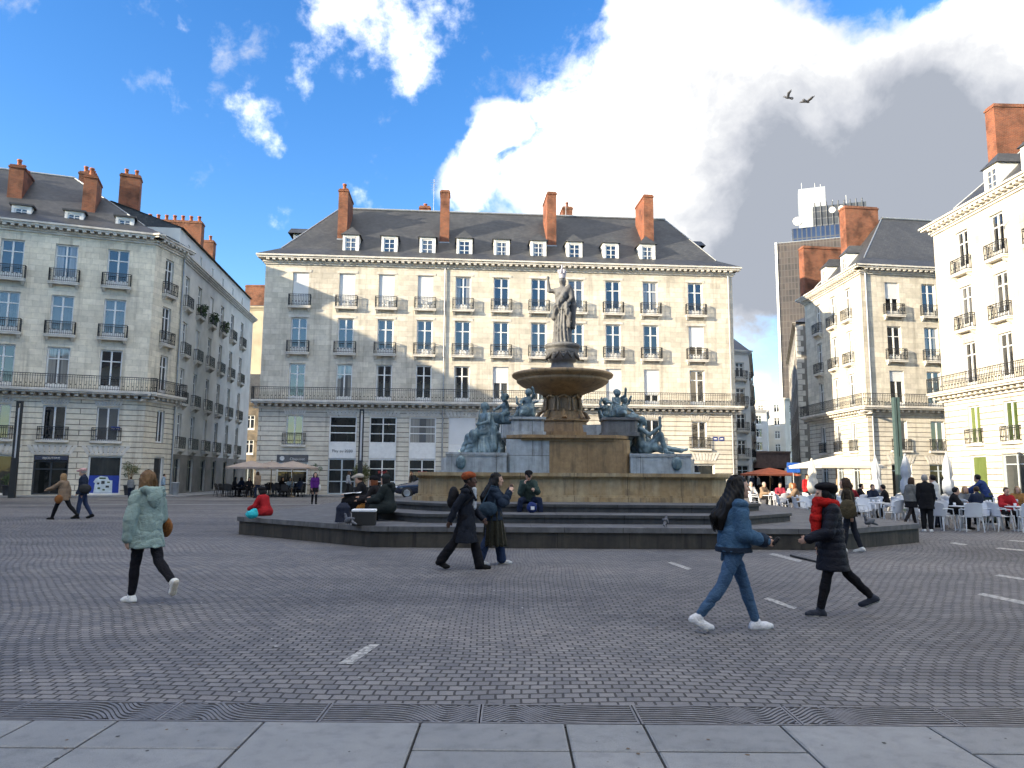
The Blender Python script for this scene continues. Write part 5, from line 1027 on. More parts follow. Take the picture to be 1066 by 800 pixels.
def near_people():
    # woman in the pale coat, walking away to the left
    def ex(o, J, at, cell, S_):
        b = Solid(); c = J['hip1'] + V3(.06, -.20, .03); b.ell(c, (.13, .055, .13), .02); b.disp = folds(.005, 30, 9); g = kid_of(o, b, cell, 'handbag', cloth('tan_leather', (.22, .09, .03), .5)); t = Solid(); t.chain([c + V3(.05, .02, .08), J['el1'] + V3(0, -.05, 0), J['sh1'] + V3(0, -.01, .085), J['neck'] + V3(-.1, -.06, 0)], [.012] * 4, .01); kid_of(g, t, .008, 'strap', cloth('tan_leather', (.22, .09, .03), .5))
        t = Solid(); t.chain([J['el0'] * .1 + J['wr0'] * .9, J['wr0']], [.046, .047], .01); kid_of(o, t, cell, 'cuff', cloth('coat_cuff', (.2, .27, .25)))
    p = ground(146, 628); person('woman in a pale green hooded coat with black trousers and white trainers seen from behind', p.x - .0, p.y + .05, math.radians(146), H=1.66, legs=((.16, .05, .0), (-.42, .55, -1.0)), arms=((-.12, .26, .2, .05), (.1, .2, .8, .3)), lean=.05, hd=(.1, -.05), hair=('bob', 'ash'), tone='light', top=('coat', (.25, .325, .30), .035, .22, .035, 'hood'), low=('trousers', (.012, .012, .016), .004), shoes=((.72, .72, .70), (.55, .50, .42)), extra=ex, cell=.0105)
    # two friends walking to the right
    def ex(o, J, at, cell, S_):
        t = Solid(); t.ell(at(-.02, 0, .085), (.125, .115, .07), .03); t.ell(at(-.05, 0, .06), (.10, .10, .07), .03); t.disp = folds(.004, 40, 9); kid_of(o, t, cell, 'headwrap', cloth('rust_wool', (.26, .065, .025)))
        t = Solid(); t.ell(J['chest'] + V3(-.235, 0, -.02), (.095, .14, .20), .03); t.ell(J['chest'] + V3(-.28, 0, -.09), (.07, .11, .10), .03); t.disp = folds(.003, 40, 9); g = kid_of(o, t, cell, 'backpack', cloth('black_nylon', (.012, .012, .014), .6))
        for q in (1, -1): t = Solid(); t.chain([J['neck'] + V3(-.10, q * .11, -.02), J['neck'] + V3(.02, q * .12, .045), J['chest'] + V3(.145, q * .12, .02), J['waist'] + V3(.0, q * .185, .06)], [.018] * 4, .01); kid_of(g, t, .01, 'strap', cloth('black_nylon', (.012, .012, .014), .6))
        t = Solid(); t.cap(J['chest'] + V3(.125, 0, .13), J['waist'] + V3(.13, 0, .02), .045, .05, .02); kid_of(o, t, cell, 'shirt', cloth('grey_shirt', (.42, .44, .47)))
    p = ground(484, 593); person('woman in a rust headwrap with black backpack and long navy coat walking right', p.x, p.y, math.radians(-8), H=1.70, legs=((.34, .10, .12), (-.40, .22, -.35)), arms=((.25, .12, .5, .2), (-.55, .14, .15, 0)), lean=.05, tone='dark', hair=('short', 'black'), top=('coat', (.014, .017, .025), .022, .42, .05, 'open'), low=('trousers', (.010, .010, .013), .012, .03), shoes=((.012, .012, .012), None, 1), extra=ex, cell=.0115)
    def ex(o, J, at, cell, S_):
        t = Solid(); P = J['pel']; t.cone((P[0] + .03, 0, P[2] - .56), (P[0], 0, P[2] + .06), (.22, .235), (.145, .19), .04); t.disp = drape(.016, 13, (P[0], 0)); kid_of(o, t, cell, 'skirt', cloth('olive_satin', (.022, .021, .014), .35))
        b = Solid(); c = P + V3(-.06, .0, .10) + V3(-.02, -.24, 0); b.ell(c, (.17, .06, .13), .02); b.disp = folds(.004, 40, 9); g = kid_of(o, b, cell, 'shoulder_bag', cloth('denim_bag', (.035, .06, .09))); t = Solid(); t.chain([c + V3(-.1, .02, .09), J['sh1'] + V3(-.04, 0, .09), J['sh1'] + V3(.05, 0, .07), c + V3(.12, .02, .09)], [.013] * 4, .01); kid_of(g, t, .01, 'strap', cloth('denim_bag', (.035, .06, .09)))
    p = ground(513, 588); person('woman in a dark denim jacket and long olive skirt with her hand at her mouth', p.x, p.y, math.radians(-3), H=1.68, legs=((.22, .06, .05), (-.22, .12, -.2)), arms=((.75, .15, 2.0, .35), (.65, .12, 1.95, .5)), lean=.03, tone='light', hair=('long', 'black'), top=('denim_jacket', (.022, .034, .056), .03, .10, .02, ''), low=('jeans', (.025, .04, .085), .012, .03), shoes=((.5, .5, .5), (.6, .6, .58)), extra=ex, cell=.0115)
    # woman in denim striding right
    def ex(o, J, at, cell, S_):
        b = Solid(); d = J['hd1']; c = J['wr1'] + d * .11; b.cap(c, c + V3(.05, .0, .05), .022, .022, .005); kid_of(o, b, .008, 'phone', cloth('phone_black', (.015, .015, .018), .3))
        t = Solid(); P = J['pel']; t.cone((P[0], 0, P[2] - .03), (P[0], 0, P[2] + .04), (.148, .190), (.146, .188), .01); kid_of(o, t, cell, 'waistband', cloth('denim_band', (.06, .11, .18)))
        t = Solid(); t.cap(P + V3(-.02, .175, .04), P + V3(-.06, .185, -.16), .035, .02, .01); kid_of(o, t, cell, 'jacket_tie', cloth('denim_band', (.06, .11, .18)))
    a = ground(725, 657); b = ground(795, 657); c = (a + b) / 2; person('woman with long black hair in a blue denim jacket and jeans striding right', c.x + .06, c.y, math.radians(4), H=1.69, legs=((.34, .05, .10), (-.41, .28, -.42)), arms=((.15, .16, 1.1, .25), (.05, .16, 1.25, .2)), lean=.06, hd=(-.05, .04), tone='light', hair=('long', 'black'), top=('denim_jacket', (.05, .105, .18), .038, .045, .02, ''), low=('jeans', (.055, .105, .185), .004), shoes=((.70, .70, .72), (.78, .78, .78)), extra=ex, cell=.0095)
    # woman in black puffer coat and red scarf walking left
    def ex(o, J, at, cell, S_):
        t = Solid(); t.ell(at(-.02, 0, .095), (.13, .125, .055), .03); t.ell(at(-.06, 0, .055), (.09, .098, .07), .03); t.disp = folds(.003, 40, 9); kid_of(o, t, cell, 'beret', cloth('black_felt', (.010, .009, .010)))
        t = Solid(); n = J['neck']; k = 9
        ring = [n + V3(.03 + .105 * math.cos(2 * PI * i / k), .10 * math.sin(2 * PI * i / k), .025 + .02 * math.cos(2 * PI * i / k)) for i in range(k + 1)]; t.chain(ring, [.047] * (k + 1), .03)
        t.chain([n + V3(.13, .03, 0), J['chest'] + V3(.175, .05, -.02), J['waist'] + V3(.195, .06, -.02)], [.052, .058, .055], .02); t.chain([n + V3(.13, -.03, 0), J['chest'] + V3(.175, -.04, -.06)], [.05, .05], .02); t.disp = folds(.006, 46, 12); kid_of(o, t, cell, 'scarf', cloth('red_wool', (.38, .014, .012)))
    a = ground(848, 638); b = ground(906, 643); c = (a + b) / 2; person('woman in a black beret, red scarf and black quilted coat walking left', c.x - .08, c.y, math.radians(176), H=1.58, legs=((.28, .04, .08), (-.52, .25, -.35)), arms=((.3, .14, .9, .45), (-.1, .16, .7, .5)), lean=.05, tone='light', hair=('bob', 'black'), top=('puffer_coat', (.014, .015, .022), .032, .33, .035, 'puff'), low=('trousers', (.010, .010, .012), .004), shoes=((.03, .035, .05), (.6, .6, .58)), extra=ex, cell=.0105)
    def ex(o, J, at, cell, S_):
        b = Solid(); c = J['hip0'] + V3(.0, .19, .07); b.ell(c, (.17, .06, .21), .02); b.disp = folds(.004, 40, 9); g = kid_of(o, b, cell, 'tote_bag', cloth('olive_leather', (.07, .055, .03), .5)); t = Solid(); t.chain([c + V3(.1, 0, .16), J['sh0'] + V3(.03, .0, .09), J['sh0'] + V3(-.05, .0, .08), c + V3(-.1, 0, .16)], [.012] * 4, .01); kid_of(g, t, .01, 'strap', cloth('olive_leather', (.07, .055, .03), .5))
    p = ground(886, 575); person('person in a dark brown jacket with an olive tote half hidden behind the beret', p.x, p.y, math.radians(150), H=1.62, legs=((.2, .06, .05), (-.2, .1, -.2)), tone='light', hair=('bob', 'brown'), top=('jacket', (.035, .027, .02), .03, .12, .02, ''), low=('trousers', (.02, .022, .03), .008), shoes=((.6, .6, .58), (.6, .6, .58)), extra=ex, cell=.014)
HAIRC['ash'] = (.15, .085, .04)
# ------------------------------------------------------------------ the fountain
XC, YC = 1.75, 25.5
def m_stained(name, base, stain, dark, z_scale=.35, rough=.7, block=None):
    """stone with rust and lime runs down its faces"""
    m, nt, p = mat(name); ob = vec(nt); mp = nd(nt, 'ShaderNodeMapping'); mp.inputs['Scale'].default_value = (2.2, 2.2, z_scale); nt.links.new(ob, mp.inputs[0])
    a = noise(nt, mp.outputs[0], 1.2, 7, .62); b = noise(nt, ob, 5, 6, .65); c = mix(nt, base, stain, ramp(nt, a, [(.38, (0, 0, 0)), (.60, (1, 1, 1))])); 
    d = noise(nt, mp.outputs[0], 3.1, 6, .6); c = mix(nt, c, dark, ramp(nt, d, [(.52, (0, 0, 0)), (.74, (.85,) * 3)])); c = mix(nt, c, ramp(nt, b, [(.3, (.75,) * 3), (.65, (1.12,) * 3)]), 1.0, 'MULTIPLY')
    n = None
    if block:
        br = brick(nt, vec(nt, 'UV'), block[0], block[1], .008, (1, 1, 1), (.88, .88, .88), (.35, .33, .30)); c = mix(nt, c, br.outputs['Color'], 1.0, 'MULTIPLY'); n = bump(nt, br.outputs['Fac'], -.01)
    nt.links.new(c, p.inputs['Base Color']); p.inputs['Roughness'].default_value = rough; nt.links.new(bump(nt, b, .015, .6, n), p.inputs['Normal']); return m
def m_patina():
    m, nt, p = mat('bronze_patina'); ob = vec(nt); a = noise(nt, ob, 2.4, 6, .62); mp = nd(nt, 'ShaderNodeMapping'); mp.inputs['Scale'].default_value = (5, 5, .8); nt.links.new(ob, mp.inputs[0]); b = noise(nt, mp.outputs[0], 1.6, 5)
    c = ramp(nt, a, [(.30, (.055, .085, .10)), (.50, (.125, .185, .21)), (.70, (.25, .34, .37))]); c = mix(nt, c, (.30, .37, .38), ramp(nt, b, [(.52, (0, 0, 0)), (.72, (.8,) * 3)])); nt.links.new(c, p.inputs['Base Color']); p.inputs['Roughness'].default_value = .5; p.inputs['Metallic'].default_value = .25
    nt.links.new(bump(nt, noise(nt, ob, 26, 4), .01, .6), p.inputs['Normal']); return m
M['ochre'] = m_stained('ochre_stained_stone', (.43, .34, .205), (.33, .23, .115), (.13, .10, .065), .3, .65, (1.5, .85)); M['ochre_dark'] = m_stained('brown_wet_stone', (.25, .16, .078), (.335, .22, .11), (.11, .078, .045), .3, .5)
M['granite'] = m_stained('dark_granite_step', (.038, .041, .046), (.060, .061, .062), (.020, .020, .022), .5, .7, (1.9, .9)); M['granite_top'] = m_stained('pale_granite_top', (.135, .134, .136), (.095, .095, .10), (.055, .055, .058), 1.0, .7, (1.3, 1.3)); M['algae'] = m_stained('algae_dark_stone', (.030, .027, .024), (.060, .052, .040), (.012, .012, .012), .25, .75, (1.6, .9))  # granite tops paler than the risers below them
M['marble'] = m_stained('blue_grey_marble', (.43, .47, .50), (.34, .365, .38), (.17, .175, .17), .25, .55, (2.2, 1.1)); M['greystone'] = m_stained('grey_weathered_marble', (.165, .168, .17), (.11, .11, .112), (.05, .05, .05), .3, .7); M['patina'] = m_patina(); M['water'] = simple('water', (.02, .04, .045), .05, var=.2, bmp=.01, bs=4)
def octo(hx, hy, cx, cy):
    """rectangle hx,hy with chamfered corners, counter-clockwise"""
    return [(-hx + cx, -hy), (hx - cx, -hy), (hx, -hy + cy), (hx, hy - cy), (hx - cx, hy), (-hx + cx, hy), (-hx, hy - cy), (-hx, -hy + cy)]
def ringwall(mb, poly, w, z0, z1, mi=0, mt=None):
    """hollow wall following poly, w thick"""
    k = len(poly); cx = sum(p[0] for p in poly) / k; cy = sum(p[1] for p in poly) / k; inn = [(cx + (p[0] - cx) * (1 - w / math.hypot(p[0] - cx, p[1] - cy)), cy + (p[1] - cy) * (1 - w / math.hypot(p[0] - cx, p[1] - cy))) for p in poly]
    for i in range(k):
        j = (i + 1) % k; a, b, c, d = poly[i], poly[j], inn[j], inn[i]; mb.face([(*a, z0), (*b, z0), (*b, z1), (*a, z1)], mi); mb.face([(*c, z0), (*d, z0), (*d, z1), (*c, z1)], mi); mb.face([(*a, z1), (*b, z1), (*c, z1), (*d, z1)], mi if mt is None else mt); mb.face([(*b, z0), (*a, z0), (*d, z0), (*c, z0)], mi)
    return inn
def fountain():
    f = thing('fountain', 'tiered stone fountain with bronze river figures in the middle of the square', 'fountain', (XC, YC, 0)); P = lambda poly, k: [(x * k, y * k) for x, y in poly]
    plat = octo(8.75, 8.8, 3.55, 3.0); plat[1] = (5.6, -8.75); plat[2] = (8.5, -6.6); plat[0] = (-4.85, -8.85); plat[7] = (-8.95, -5.6)
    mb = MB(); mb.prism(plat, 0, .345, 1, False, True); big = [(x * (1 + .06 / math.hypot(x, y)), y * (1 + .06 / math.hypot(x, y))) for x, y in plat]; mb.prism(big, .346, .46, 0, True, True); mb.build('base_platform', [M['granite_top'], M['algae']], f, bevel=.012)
    for hx, hy, z0, z1 in ((5.5, 7.6, .46, .67), (5.1, 6.4, .67, .87)):
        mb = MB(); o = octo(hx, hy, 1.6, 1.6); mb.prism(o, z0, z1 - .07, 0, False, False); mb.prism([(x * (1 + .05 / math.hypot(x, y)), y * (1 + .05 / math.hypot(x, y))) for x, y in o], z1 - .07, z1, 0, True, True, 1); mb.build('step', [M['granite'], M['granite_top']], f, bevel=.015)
    # lower basin: plinth, wall, moulded rim
    o = octo(4.42, 4.62, .55, .55); mb = MB(); mb.prism([(x * 1.035, y * 1.035) for x, y in o], .871, 1.0, 0); mb.prism([(x * 1.018, y * 1.018) for x, y in o], 1.001, 1.05, 0); inn = ringwall(mb, o, .38, 1.051, 1.52); ringwall(mb, P(o, 1.014), .44, 1.521, 1.57); ringwall(mb, P(o, 1.03), .52, 1.571, 1.67); mb.build('basin', M['ochre'], f, bevel=.012)
    mb = MB(); mb.face([(*p, 1.55) for p in inn]); mb.build('water', M['water'], f)
    # central drum
    d = octo(1.86, 2.65, .45, .45); mb = MB(); mb.prism(d, 1.4, 1.62, 0); mb.prism(P(d, .975), 1.621, 2.66, 0); mb.prism(P(d, 1.0), 2.661, 2.74, 0); mb.prism(P(d, 1.03), 2.741, 2.84, 0); mb.build('drum', M['ochre_dark'], f, bevel=.015)
    for s in (1, -1):                                         # corner piers of the drum
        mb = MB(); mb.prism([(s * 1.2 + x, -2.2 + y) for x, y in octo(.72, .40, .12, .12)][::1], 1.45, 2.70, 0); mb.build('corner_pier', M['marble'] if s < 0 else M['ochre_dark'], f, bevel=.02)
    # four big pedestals with oval medallions
    for sx in (1, -1):
        for sy in (-1, 1):
            x0, x1 = sorted((sx * 1.9, sx * 3.75)); y0, y1 = sorted((sy * .75, sy * 2.75)); mb = MB(); po = [(x0, y0), (x1, y0), (x1, y1), (x0, y1)]; mb.prism(po, 1.45, 2.17, 0); cx, cy = (x0 + x1) / 2, (y0 + y1) / 2
            mb.prism([(cx + (x - cx) * 1.02, cy + (y - cy) * 1.02) for x, y in po], 2.171, 2.28, 0); q = sx * 3.75; mb.prism([(q, y0 + .1), (q + sx * .36, y0 + .35), (q + sx * .36, y1 - .35), (q, y1 - .1)][::sx], 1.45, 1.72, 0); mb.prism([(q, y0 + .14), (q + sx * .18, y0 + .35), (q + sx * .18, y1 - .35), (q, y1 - .14)][::sx], 1.721, 2.12, 0)
            pe = mb.build('pedestal', M['marble'], f, bevel=.03); md = MB(); md.lathe([(.155, 0), (.15, .05), (.10, .085), (0, .09)], 20, sy=1.35); mo = md.build('medallion', M['patina'], pe, (sx * 3.30, y0 - .002 if sy < 0 else y1 + .002, 1.98)); mo.rotation_euler = (PI / 2 if sy < 0 else -PI / 2, 0, 0)
    # upper pedestals and middle pier
    ups = [(-1.25, -1.75), (1.75, -1.75), (-1.25, 1.75), (1.75, 1.75)]
    for x, y in ups:
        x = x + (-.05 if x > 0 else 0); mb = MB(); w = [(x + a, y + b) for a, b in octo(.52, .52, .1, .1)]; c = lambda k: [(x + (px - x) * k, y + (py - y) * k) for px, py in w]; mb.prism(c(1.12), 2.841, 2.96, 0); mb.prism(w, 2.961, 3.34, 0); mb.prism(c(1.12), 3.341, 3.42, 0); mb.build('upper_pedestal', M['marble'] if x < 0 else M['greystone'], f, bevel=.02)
    mb = MB(); mb.prism(octo(2.1, .5, .1, .1), 2.842, 3.30, 0); mb.build('upper_plinth', M['marble'], f, bevel=.02)
    oc = [(math.cos(PI / 8 + i * PI / 4), math.sin(PI / 8 + i * PI / 4)) for i in range(8)]; mb = MB()
    for r0, r1, z0, z1 in ((.98, .98, 2.842, 3.05), (.90, .86, 3.051, 3.42), (.94, .94, 3.421, 3.50), (.84, .62, 3.501, 3.85), (.62, .60, 3.851, 4.28), (.60, .74, 4.281, 4.5)):
        for i in range(8):
            a, b = oc[i], oc[(i + 1) % 8]; mb.face([(a[0] * r0, a[1] * r0, z0), (b[0] * r0, b[1] * r0, z0), (b[0] * r1, b[1] * r1, z1), (a[0] * r1, a[1] * r1, z1)])
        mb.face([(p[0] * r1, p[1] * r1, z1) for p in oc])
    for i in range(8):                                        # niches and scroll brackets
        a = PI / 4 * i; fr = lambda x, y, z, a=a: (x * math.cos(a) - y * math.sin(a), x * math.sin(a) + y * math.cos(a), z); mb.tube([fr(.66, -.19, 3.78), fr(.60, -.19, 4.2)], .05, 6); mb.tube([fr(.66, .19, 3.78), fr(.60, .19, 4.2)], .05, 6); mb.tube([fr(.59, -.19, 4.2), fr(.64, 0, 4.32), fr(.59, .19, 4.2)], .05, 6); mb.tube([fr(.90, 0, 3.5), fr(.80, 0, 3.7), fr(.66, 0, 3.8)], [.1, .07, .03], 6)
    mb.build('pier', M['ochre_dark'], f, bevel=0)
    mb = MB(); mb.lathe([(.66, 4.33), (.80, 4.40), (1.12, 4.52), (1.42, 4.66), (1.58, 4.78), (1.60, 4.83), (1.56, 4.86), (1.62, 4.90), (1.74, 4.97), (1.76, 5.04), (1.72, 5.08), (1.60, 5.08), (1.4, 4.98), (.6, 4.9)], 64, wob=lambda a, z: .012 * math.sin(a * 32) if 4.5 < z < 4.8 else 0); mb.build('bowl', M['ochre_dark'], f)
    mb = MB(); mb.lathe([(.62, 4.92), (.62, 5.10), (.52, 5.16), (.50, 5.26), (.40, 5.34), (.38, 5.48), (.46, 5.52), (.50, 5.60), (.52, 5.80), (.60, 5.90), (.50, 5.94), (.60, 5.99), (.64, 6.06), (.60, 6.12), (.42, 6.16), (.40, 6.17)], 40)
    for i in range(12): a = 2 * PI * i / 12; mb.tube([(.50 * math.cos(a - .2), .50 * math.sin(a - .2), 5.82), (.56 * math.cos(a), .56 * math.sin(a), 5.62), (.50 * math.cos(a + .2), .50 * math.sin(a + .2), 5.82)], .05, 6); mb.lathe([(.0, -.07), (.07, 0), (0, .07)], 8, (.54 * math.cos(a), .54 * math.sin(a), 5.72))
    mb.build('column', M['greystone'], f)
    # crowned standing figure
    s = Solid(); s.cone((0, 0, .0), (0, .0, 1.25), (.30, .33), (.20, .25), .05); s.cone((.02, -.02, 1.2), (0, 0, 1.65), (.21, .26), (.17, .23), .08); s.ell((0, 0, 1.78), (.18, .27, .26), .08); s.ell((.13, .10, 1.74), (.09, .09, .09), .04); s.ell((.13, -.10, 1.74), (.09, .09, .09), .04); s.cap((0, 0, 1.98), (.02, 0, 2.14), .085, .078, .04); s.ell((.03, 0, 2.24), (.125, .10, .15), .02); s.cap((.13, 0, 2.26), (.155, 0, 2.21), .015, .022, .02); s.ell((-.05, 0, 2.24), (.12, .115, .13), .03); s.ell((-.15, 0, 2.16), (.07, .07, .07), .03)
    s.cap((0, -.26, 1.92), (0, .26, 1.92), .095, None, .05); s.chain([(0, -.28, 1.90), (.10, -.46, 1.92), (.16, -.48, 2.30)], [.088, .07, .045], .03); s.ell((.17, -.48, 2.37), (.05, .04, .08), .02); s.chain([(0, .28, 1.90), (.03, .36, 1.58), (.17, .26, 1.38)], [.095, .075, .05], .03); s.ell((.20, .22, 1.38), (.06, .06, .05), .02)
    s.chain([(.02, .26, 2.0), (.20, .10, 1.62), (.23, -.12, 1.30), (.18, -.24, .9)], [.09, .10, .10, .07], .05); s.chain([(-.05, .32, 1.9), (-.08, .40, 1.3), (-.05, .40, .55)], [.08, .10, .06], .06); s.chain([(.20, .22, 1.36), (.20, .30, 1.0), (.15, .34, .55)], [.07, .08, .04], .05)
    dr = drape(.022, 15); fd = folds(.016, 22, 6, .7); s.disp = lambda P_: dr(P_) * np.clip((1.5 - P_[..., 2]) / .5, 0, 1) + fd(P_) * np.clip((1.98 - P_[..., 2]) / .2, 0, 1)
    st = sculpt(s, .022, 'statue', M['greystone'], f, (0, 0, 6.165), -PI / 2 - .45); cr = MB(); cr.lathe([(.12, 2.34), (.13, 2.48), (.135, 2.50), (.135, 2.53), (.11, 2.54), (.10, 2.46)], 14)
    for i in range(6): a = PI * i / 3; cr.box(.03 + .115 * math.cos(a) - .03, .115 * math.sin(a) - .03, 2.5, .03 + .115 * math.cos(a) + .03, .115 * math.sin(a) + .03, 2.64)
    cr.tube([(.03, 0, 2.5), (.03, 0, 2.82)], .03, 6); cr.build('mural_crown', M['crownpale'], st)
    st['label'] = 'grey robed figure with raised arm on top'
    # seated woman with urn, front left; reclining man, front right; two more behind
    def seated(loc, rz, mirror=1):
        s = Solid(); m = mirror; s.ell((0, 0, .30), (.30, .34, .30), .08); s.cone((.12, 0, .0), (.0, 0, .55), (.52, .48), (.30, .34), .08); s.chain([(0, .12 * m, .62), (.45, .16 * m, .60), (.55, .16 * m, .10)], [.17, .135, .10], .06); s.chain([(0, -.12 * m, .62), (.40, -.20 * m, .52), (.58, -.24 * m, .08)], [.17, .13, .09], .06)
        s.ell((-.06, 0, .80), (.17, .22, .24), .08); s.ell((-.06, 0, 1.08), (.16, .23, .22), .08); s.cap((-.05, -.22 * m, 1.22), (-.05, .22 * m, 1.22), .085, None, .05); s.cap((-.04, 0, 1.26), (-.01, 0, 1.42), .07, .06, .03); s.ell((0, 0, 1.52), (.115, .09, .125), .02); s.ell((-.05, 0, 1.54), (.11, .105, .115), .03); s.ell((-.14, 0, 1.47), (.07, .07, .07), .03)
        s.chain([(-.05, .26 * m, 1.20), (.06, .40 * m, .98), (.34, .30 * m, .90)], [.075, .06, .04], .03); s.ell((.38, .28 * m, .90), (.06, .04, .05), .02); s.chain([(-.05, -.26 * m, 1.20), (-.12, -.42 * m, .95), (.05, -.48 * m, .72)], [.075, .06, .045], .03); s.ell((.08, -.50 * m, .68), (.06, .05, .06), .02)
        s.ell((.02, -.52 * m, .45), (.17, .16, .20), .03); s.cone((.02, -.52 * m, .2), (.02, -.52 * m, .3), (.10, .10), (.15, .15), .03); s.chain([(-.10, .20 * m, 1.2), (-.22, .25 * m, .75), (-.2, .40 * m, .2)], [.09, .11, .1], .06); s.cap((.40, .25 * m, .35), (.32, .33 * m, 1.35), .035, .022, .02)
        dr = drape(.03, 17, (.1, 0)); fd = folds(.018, 20, 6, 1.1); s.disp = lambda P_: dr(P_) * np.clip((.6 - P_[..., 2]) / .4, 0, 1) + fd(P_) * np.clip((1.25 - P_[..., 2]) / .3, 0, 1); sculpt(s, .026, 'statue', M['patina'], f, loc, rz)
    def reclining(loc, rz, m=1):
        s = Solid(); s.ell((0, 0, .16), (.26, .24, .18), .06); s.ell((-.12, 0, .42), (.17, .21, .22), .08); s.ell((-.15, 0, .68), (.17, .25, .20), .08); s.cap((-.14, -.23, .80), (-.14, .23, .80), .085, None, .05); s.cap((-.13, 0, .84), (-.09, 0, 1.0), .075, .065, .03); s.ell((-.06, 0, 1.09), (.12, .095, .13), .02); s.ell((-.11, 0, 1.11), (.115, .11, .12), .03); s.ell((.02, 0, 1.01), (.07, .06, .09), .03)
        s.chain([(.05, -.14 * m, .18), (.48, -.18 * m, .62), (.66, -.16 * m, .08)], [.135, .10, .07], .05); s.chain([(.66, -.16 * m, .06), (.88, -.15 * m, .05)], [.06, .04], .03); s.chain([(.05, .14 * m, .17), (.62, .20 * m, .22), (1.15, .22 * m, .14)], [.135, .10, .07], .05); s.chain([(1.15, .22 * m, .12), (1.36, .22 * m, .18)], [.06, .045], .03)
        s.chain([(-.13, -.26 * m, .80), (.14, -.34 * m, .62), (.46, -.28 * m, .86)], [.08, .062, .045], .03); s.ell((.49, -.27 * m, .90), (.055, .04, .06), .02); s.cap((.47, -.27 * m, .62), (.47, -.27 * m, 1.16), .04, .05, .02); s.chain([(-.13, .26 * m, .80), (-.30, .38 * m, .48), (-.28, .40 * m, .12)], [.08, .065, .06], .03); s.chain([(-.2, .1, .5), (-.32, .2, .2), (-.3, .3, .05)], [.1, .12, .1], .06); s.chain([(-.1, -.2, .3), (.3, -.15, .25), (.55, .02, .12)], [.12, .11, .08], .06)
        fd = folds(.016, 20, 6, 2.2); s.disp = lambda P_: fd(P_) * np.clip((.5 - P_[..., 2]) / .3, 0, 1); sculpt(s, .024, 'statue', M['patina'], f, loc, rz)
    seated((-2.65, -1.75, 2.275), math.radians(-150)); reclining((2.50, -1.8, 2.275), math.radians(-6)); reclining((-2.4, 1.7, 2.275), math.radians(170), -1); seated((2.75, 1.75, 2.275), math.radians(30), -1)
    def putto(loc, rz, m=1, k=1.0):
        s = Solid(); V = lambda *a: np.array(a) * k; s.chain([V(.40, 0, .22), V(.15, 0, .16), V(-.12, .05 * m, .14), V(-.34, .0, .26), V(-.42, -.05 * m, .50)], [.15 * k, .15 * k, .12 * k, .08 * k, .05 * k], .05); s.cap(V(.52, 0, .16), V(.62, 0, .12), .08 * k, .04 * k, .03); s.cap(V(-.42, .12 * m, .56), V(-.42, -.16 * m, .54), .045 * k, None, .03)
        s.ell(V(.0, 0, .38), V(.13, .13, .14), .04); s.ell(V(.02, 0, .56), V(.115, .13, .15), .05); s.ell(V(.06, 0, .82), V(.11, .10, .115), .02); s.ell(V(.02, 0, .85), V(.11, .115, .10), .03); s.cap(V(.03, 0, .68), V(.05, 0, .75), .055 * k, None, .03)
        for q in (1, -1): s.chain([V(.02, q * .10, .36), V(.20, q * .17, .28), V(.16, q * .20, .08)], [.075 * k, .065 * k, .045 * k], .03)
        s.chain([V(.02, .13, .64), V(.14, .24, .74), V(.22, .22, .96)], [.05 * k, .042 * k, .035 * k], .03); s.chain([V(.02, -.13, .64), V(.18, -.20, .52), V(.34, -.12, .44)], [.05 * k, .042 * k, .035 * k], .03); s.disp = folds(.008, 30, 9, 3.); sculpt(s, .022, 'statue', M['patina'], f, loc, rz)
    putto((-1.2, -1.75, 3.42), math.radians(-115), 1); putto((1.62, -1.8, 3.42), math.radians(-70), -1); putto((-1.25, 1.75, 3.42), math.radians(120), 1, 1.1); putto((1.7, 1.75, 3.42), math.radians(60), -1, 1.1); putto((-1.95, -.1, 3.30), math.radians(200), 1, 1.15); putto((2.05, -.3, 3.30), math.radians(-20), 1, 1.05)
    return f
M['crownpale'] = simple('pale_lavender_stone', (.42, .41, .47), .7)
# ------------------------------------------------------------------ street furniture, terrace, car, birds
M['chairwhite'] = simple('white_chair_plastic', (.62, .64, .67), .4, var=.06); M['parasol'] = simple('cream_canvas', (.60, .57, .50), .85, var=.1, bmp=.004, bs=40); M['parasolgrey'] = simple('blue_grey_canvas', (.40, .43, .47), .85, var=.12, bmp=.004, bs=40); M['taupe'] = simple('taupe_canvas', (.33, .27, .235), .85, var=.12); M['orange'] = simple('orange_canvas', (.48, .13, .06), .8); M['wood'] = simple('pale_wood', (.36, .25, .14), .6); M['carblue'] = simple('dark_blue_car_paint', (.010, .018, .042), .25, .3, var=.05, coat=.8); M['rubber'] = simple('tyre_rubber', (.015, .015, .015), .8); M['rim'] = simple('alloy_rim', (.42, .43, .44), .3, .8); M['lamp'] = simple('clear_lamp_glass', (.6, .62, .65), .15); M['pigeon'] = simple('pigeon_grey', (.085, .09, .105), .7, var=.4, vs=25); M['potdark'] = simple('charcoal_planter', (.04, .045, .055), .6); M['bluesign'] = simple('blue_road_sign', (.02, .10, .42), .4); M['cafedark'] = simple('dark_cafe_wicker', (.02, .02, .021), .7); M['lampblack'] = simple('lamp_post_black', (.018, .02, .022), .45); M['paper'] = simple('white_paper', (.72, .73, .75), .7, var=.06)
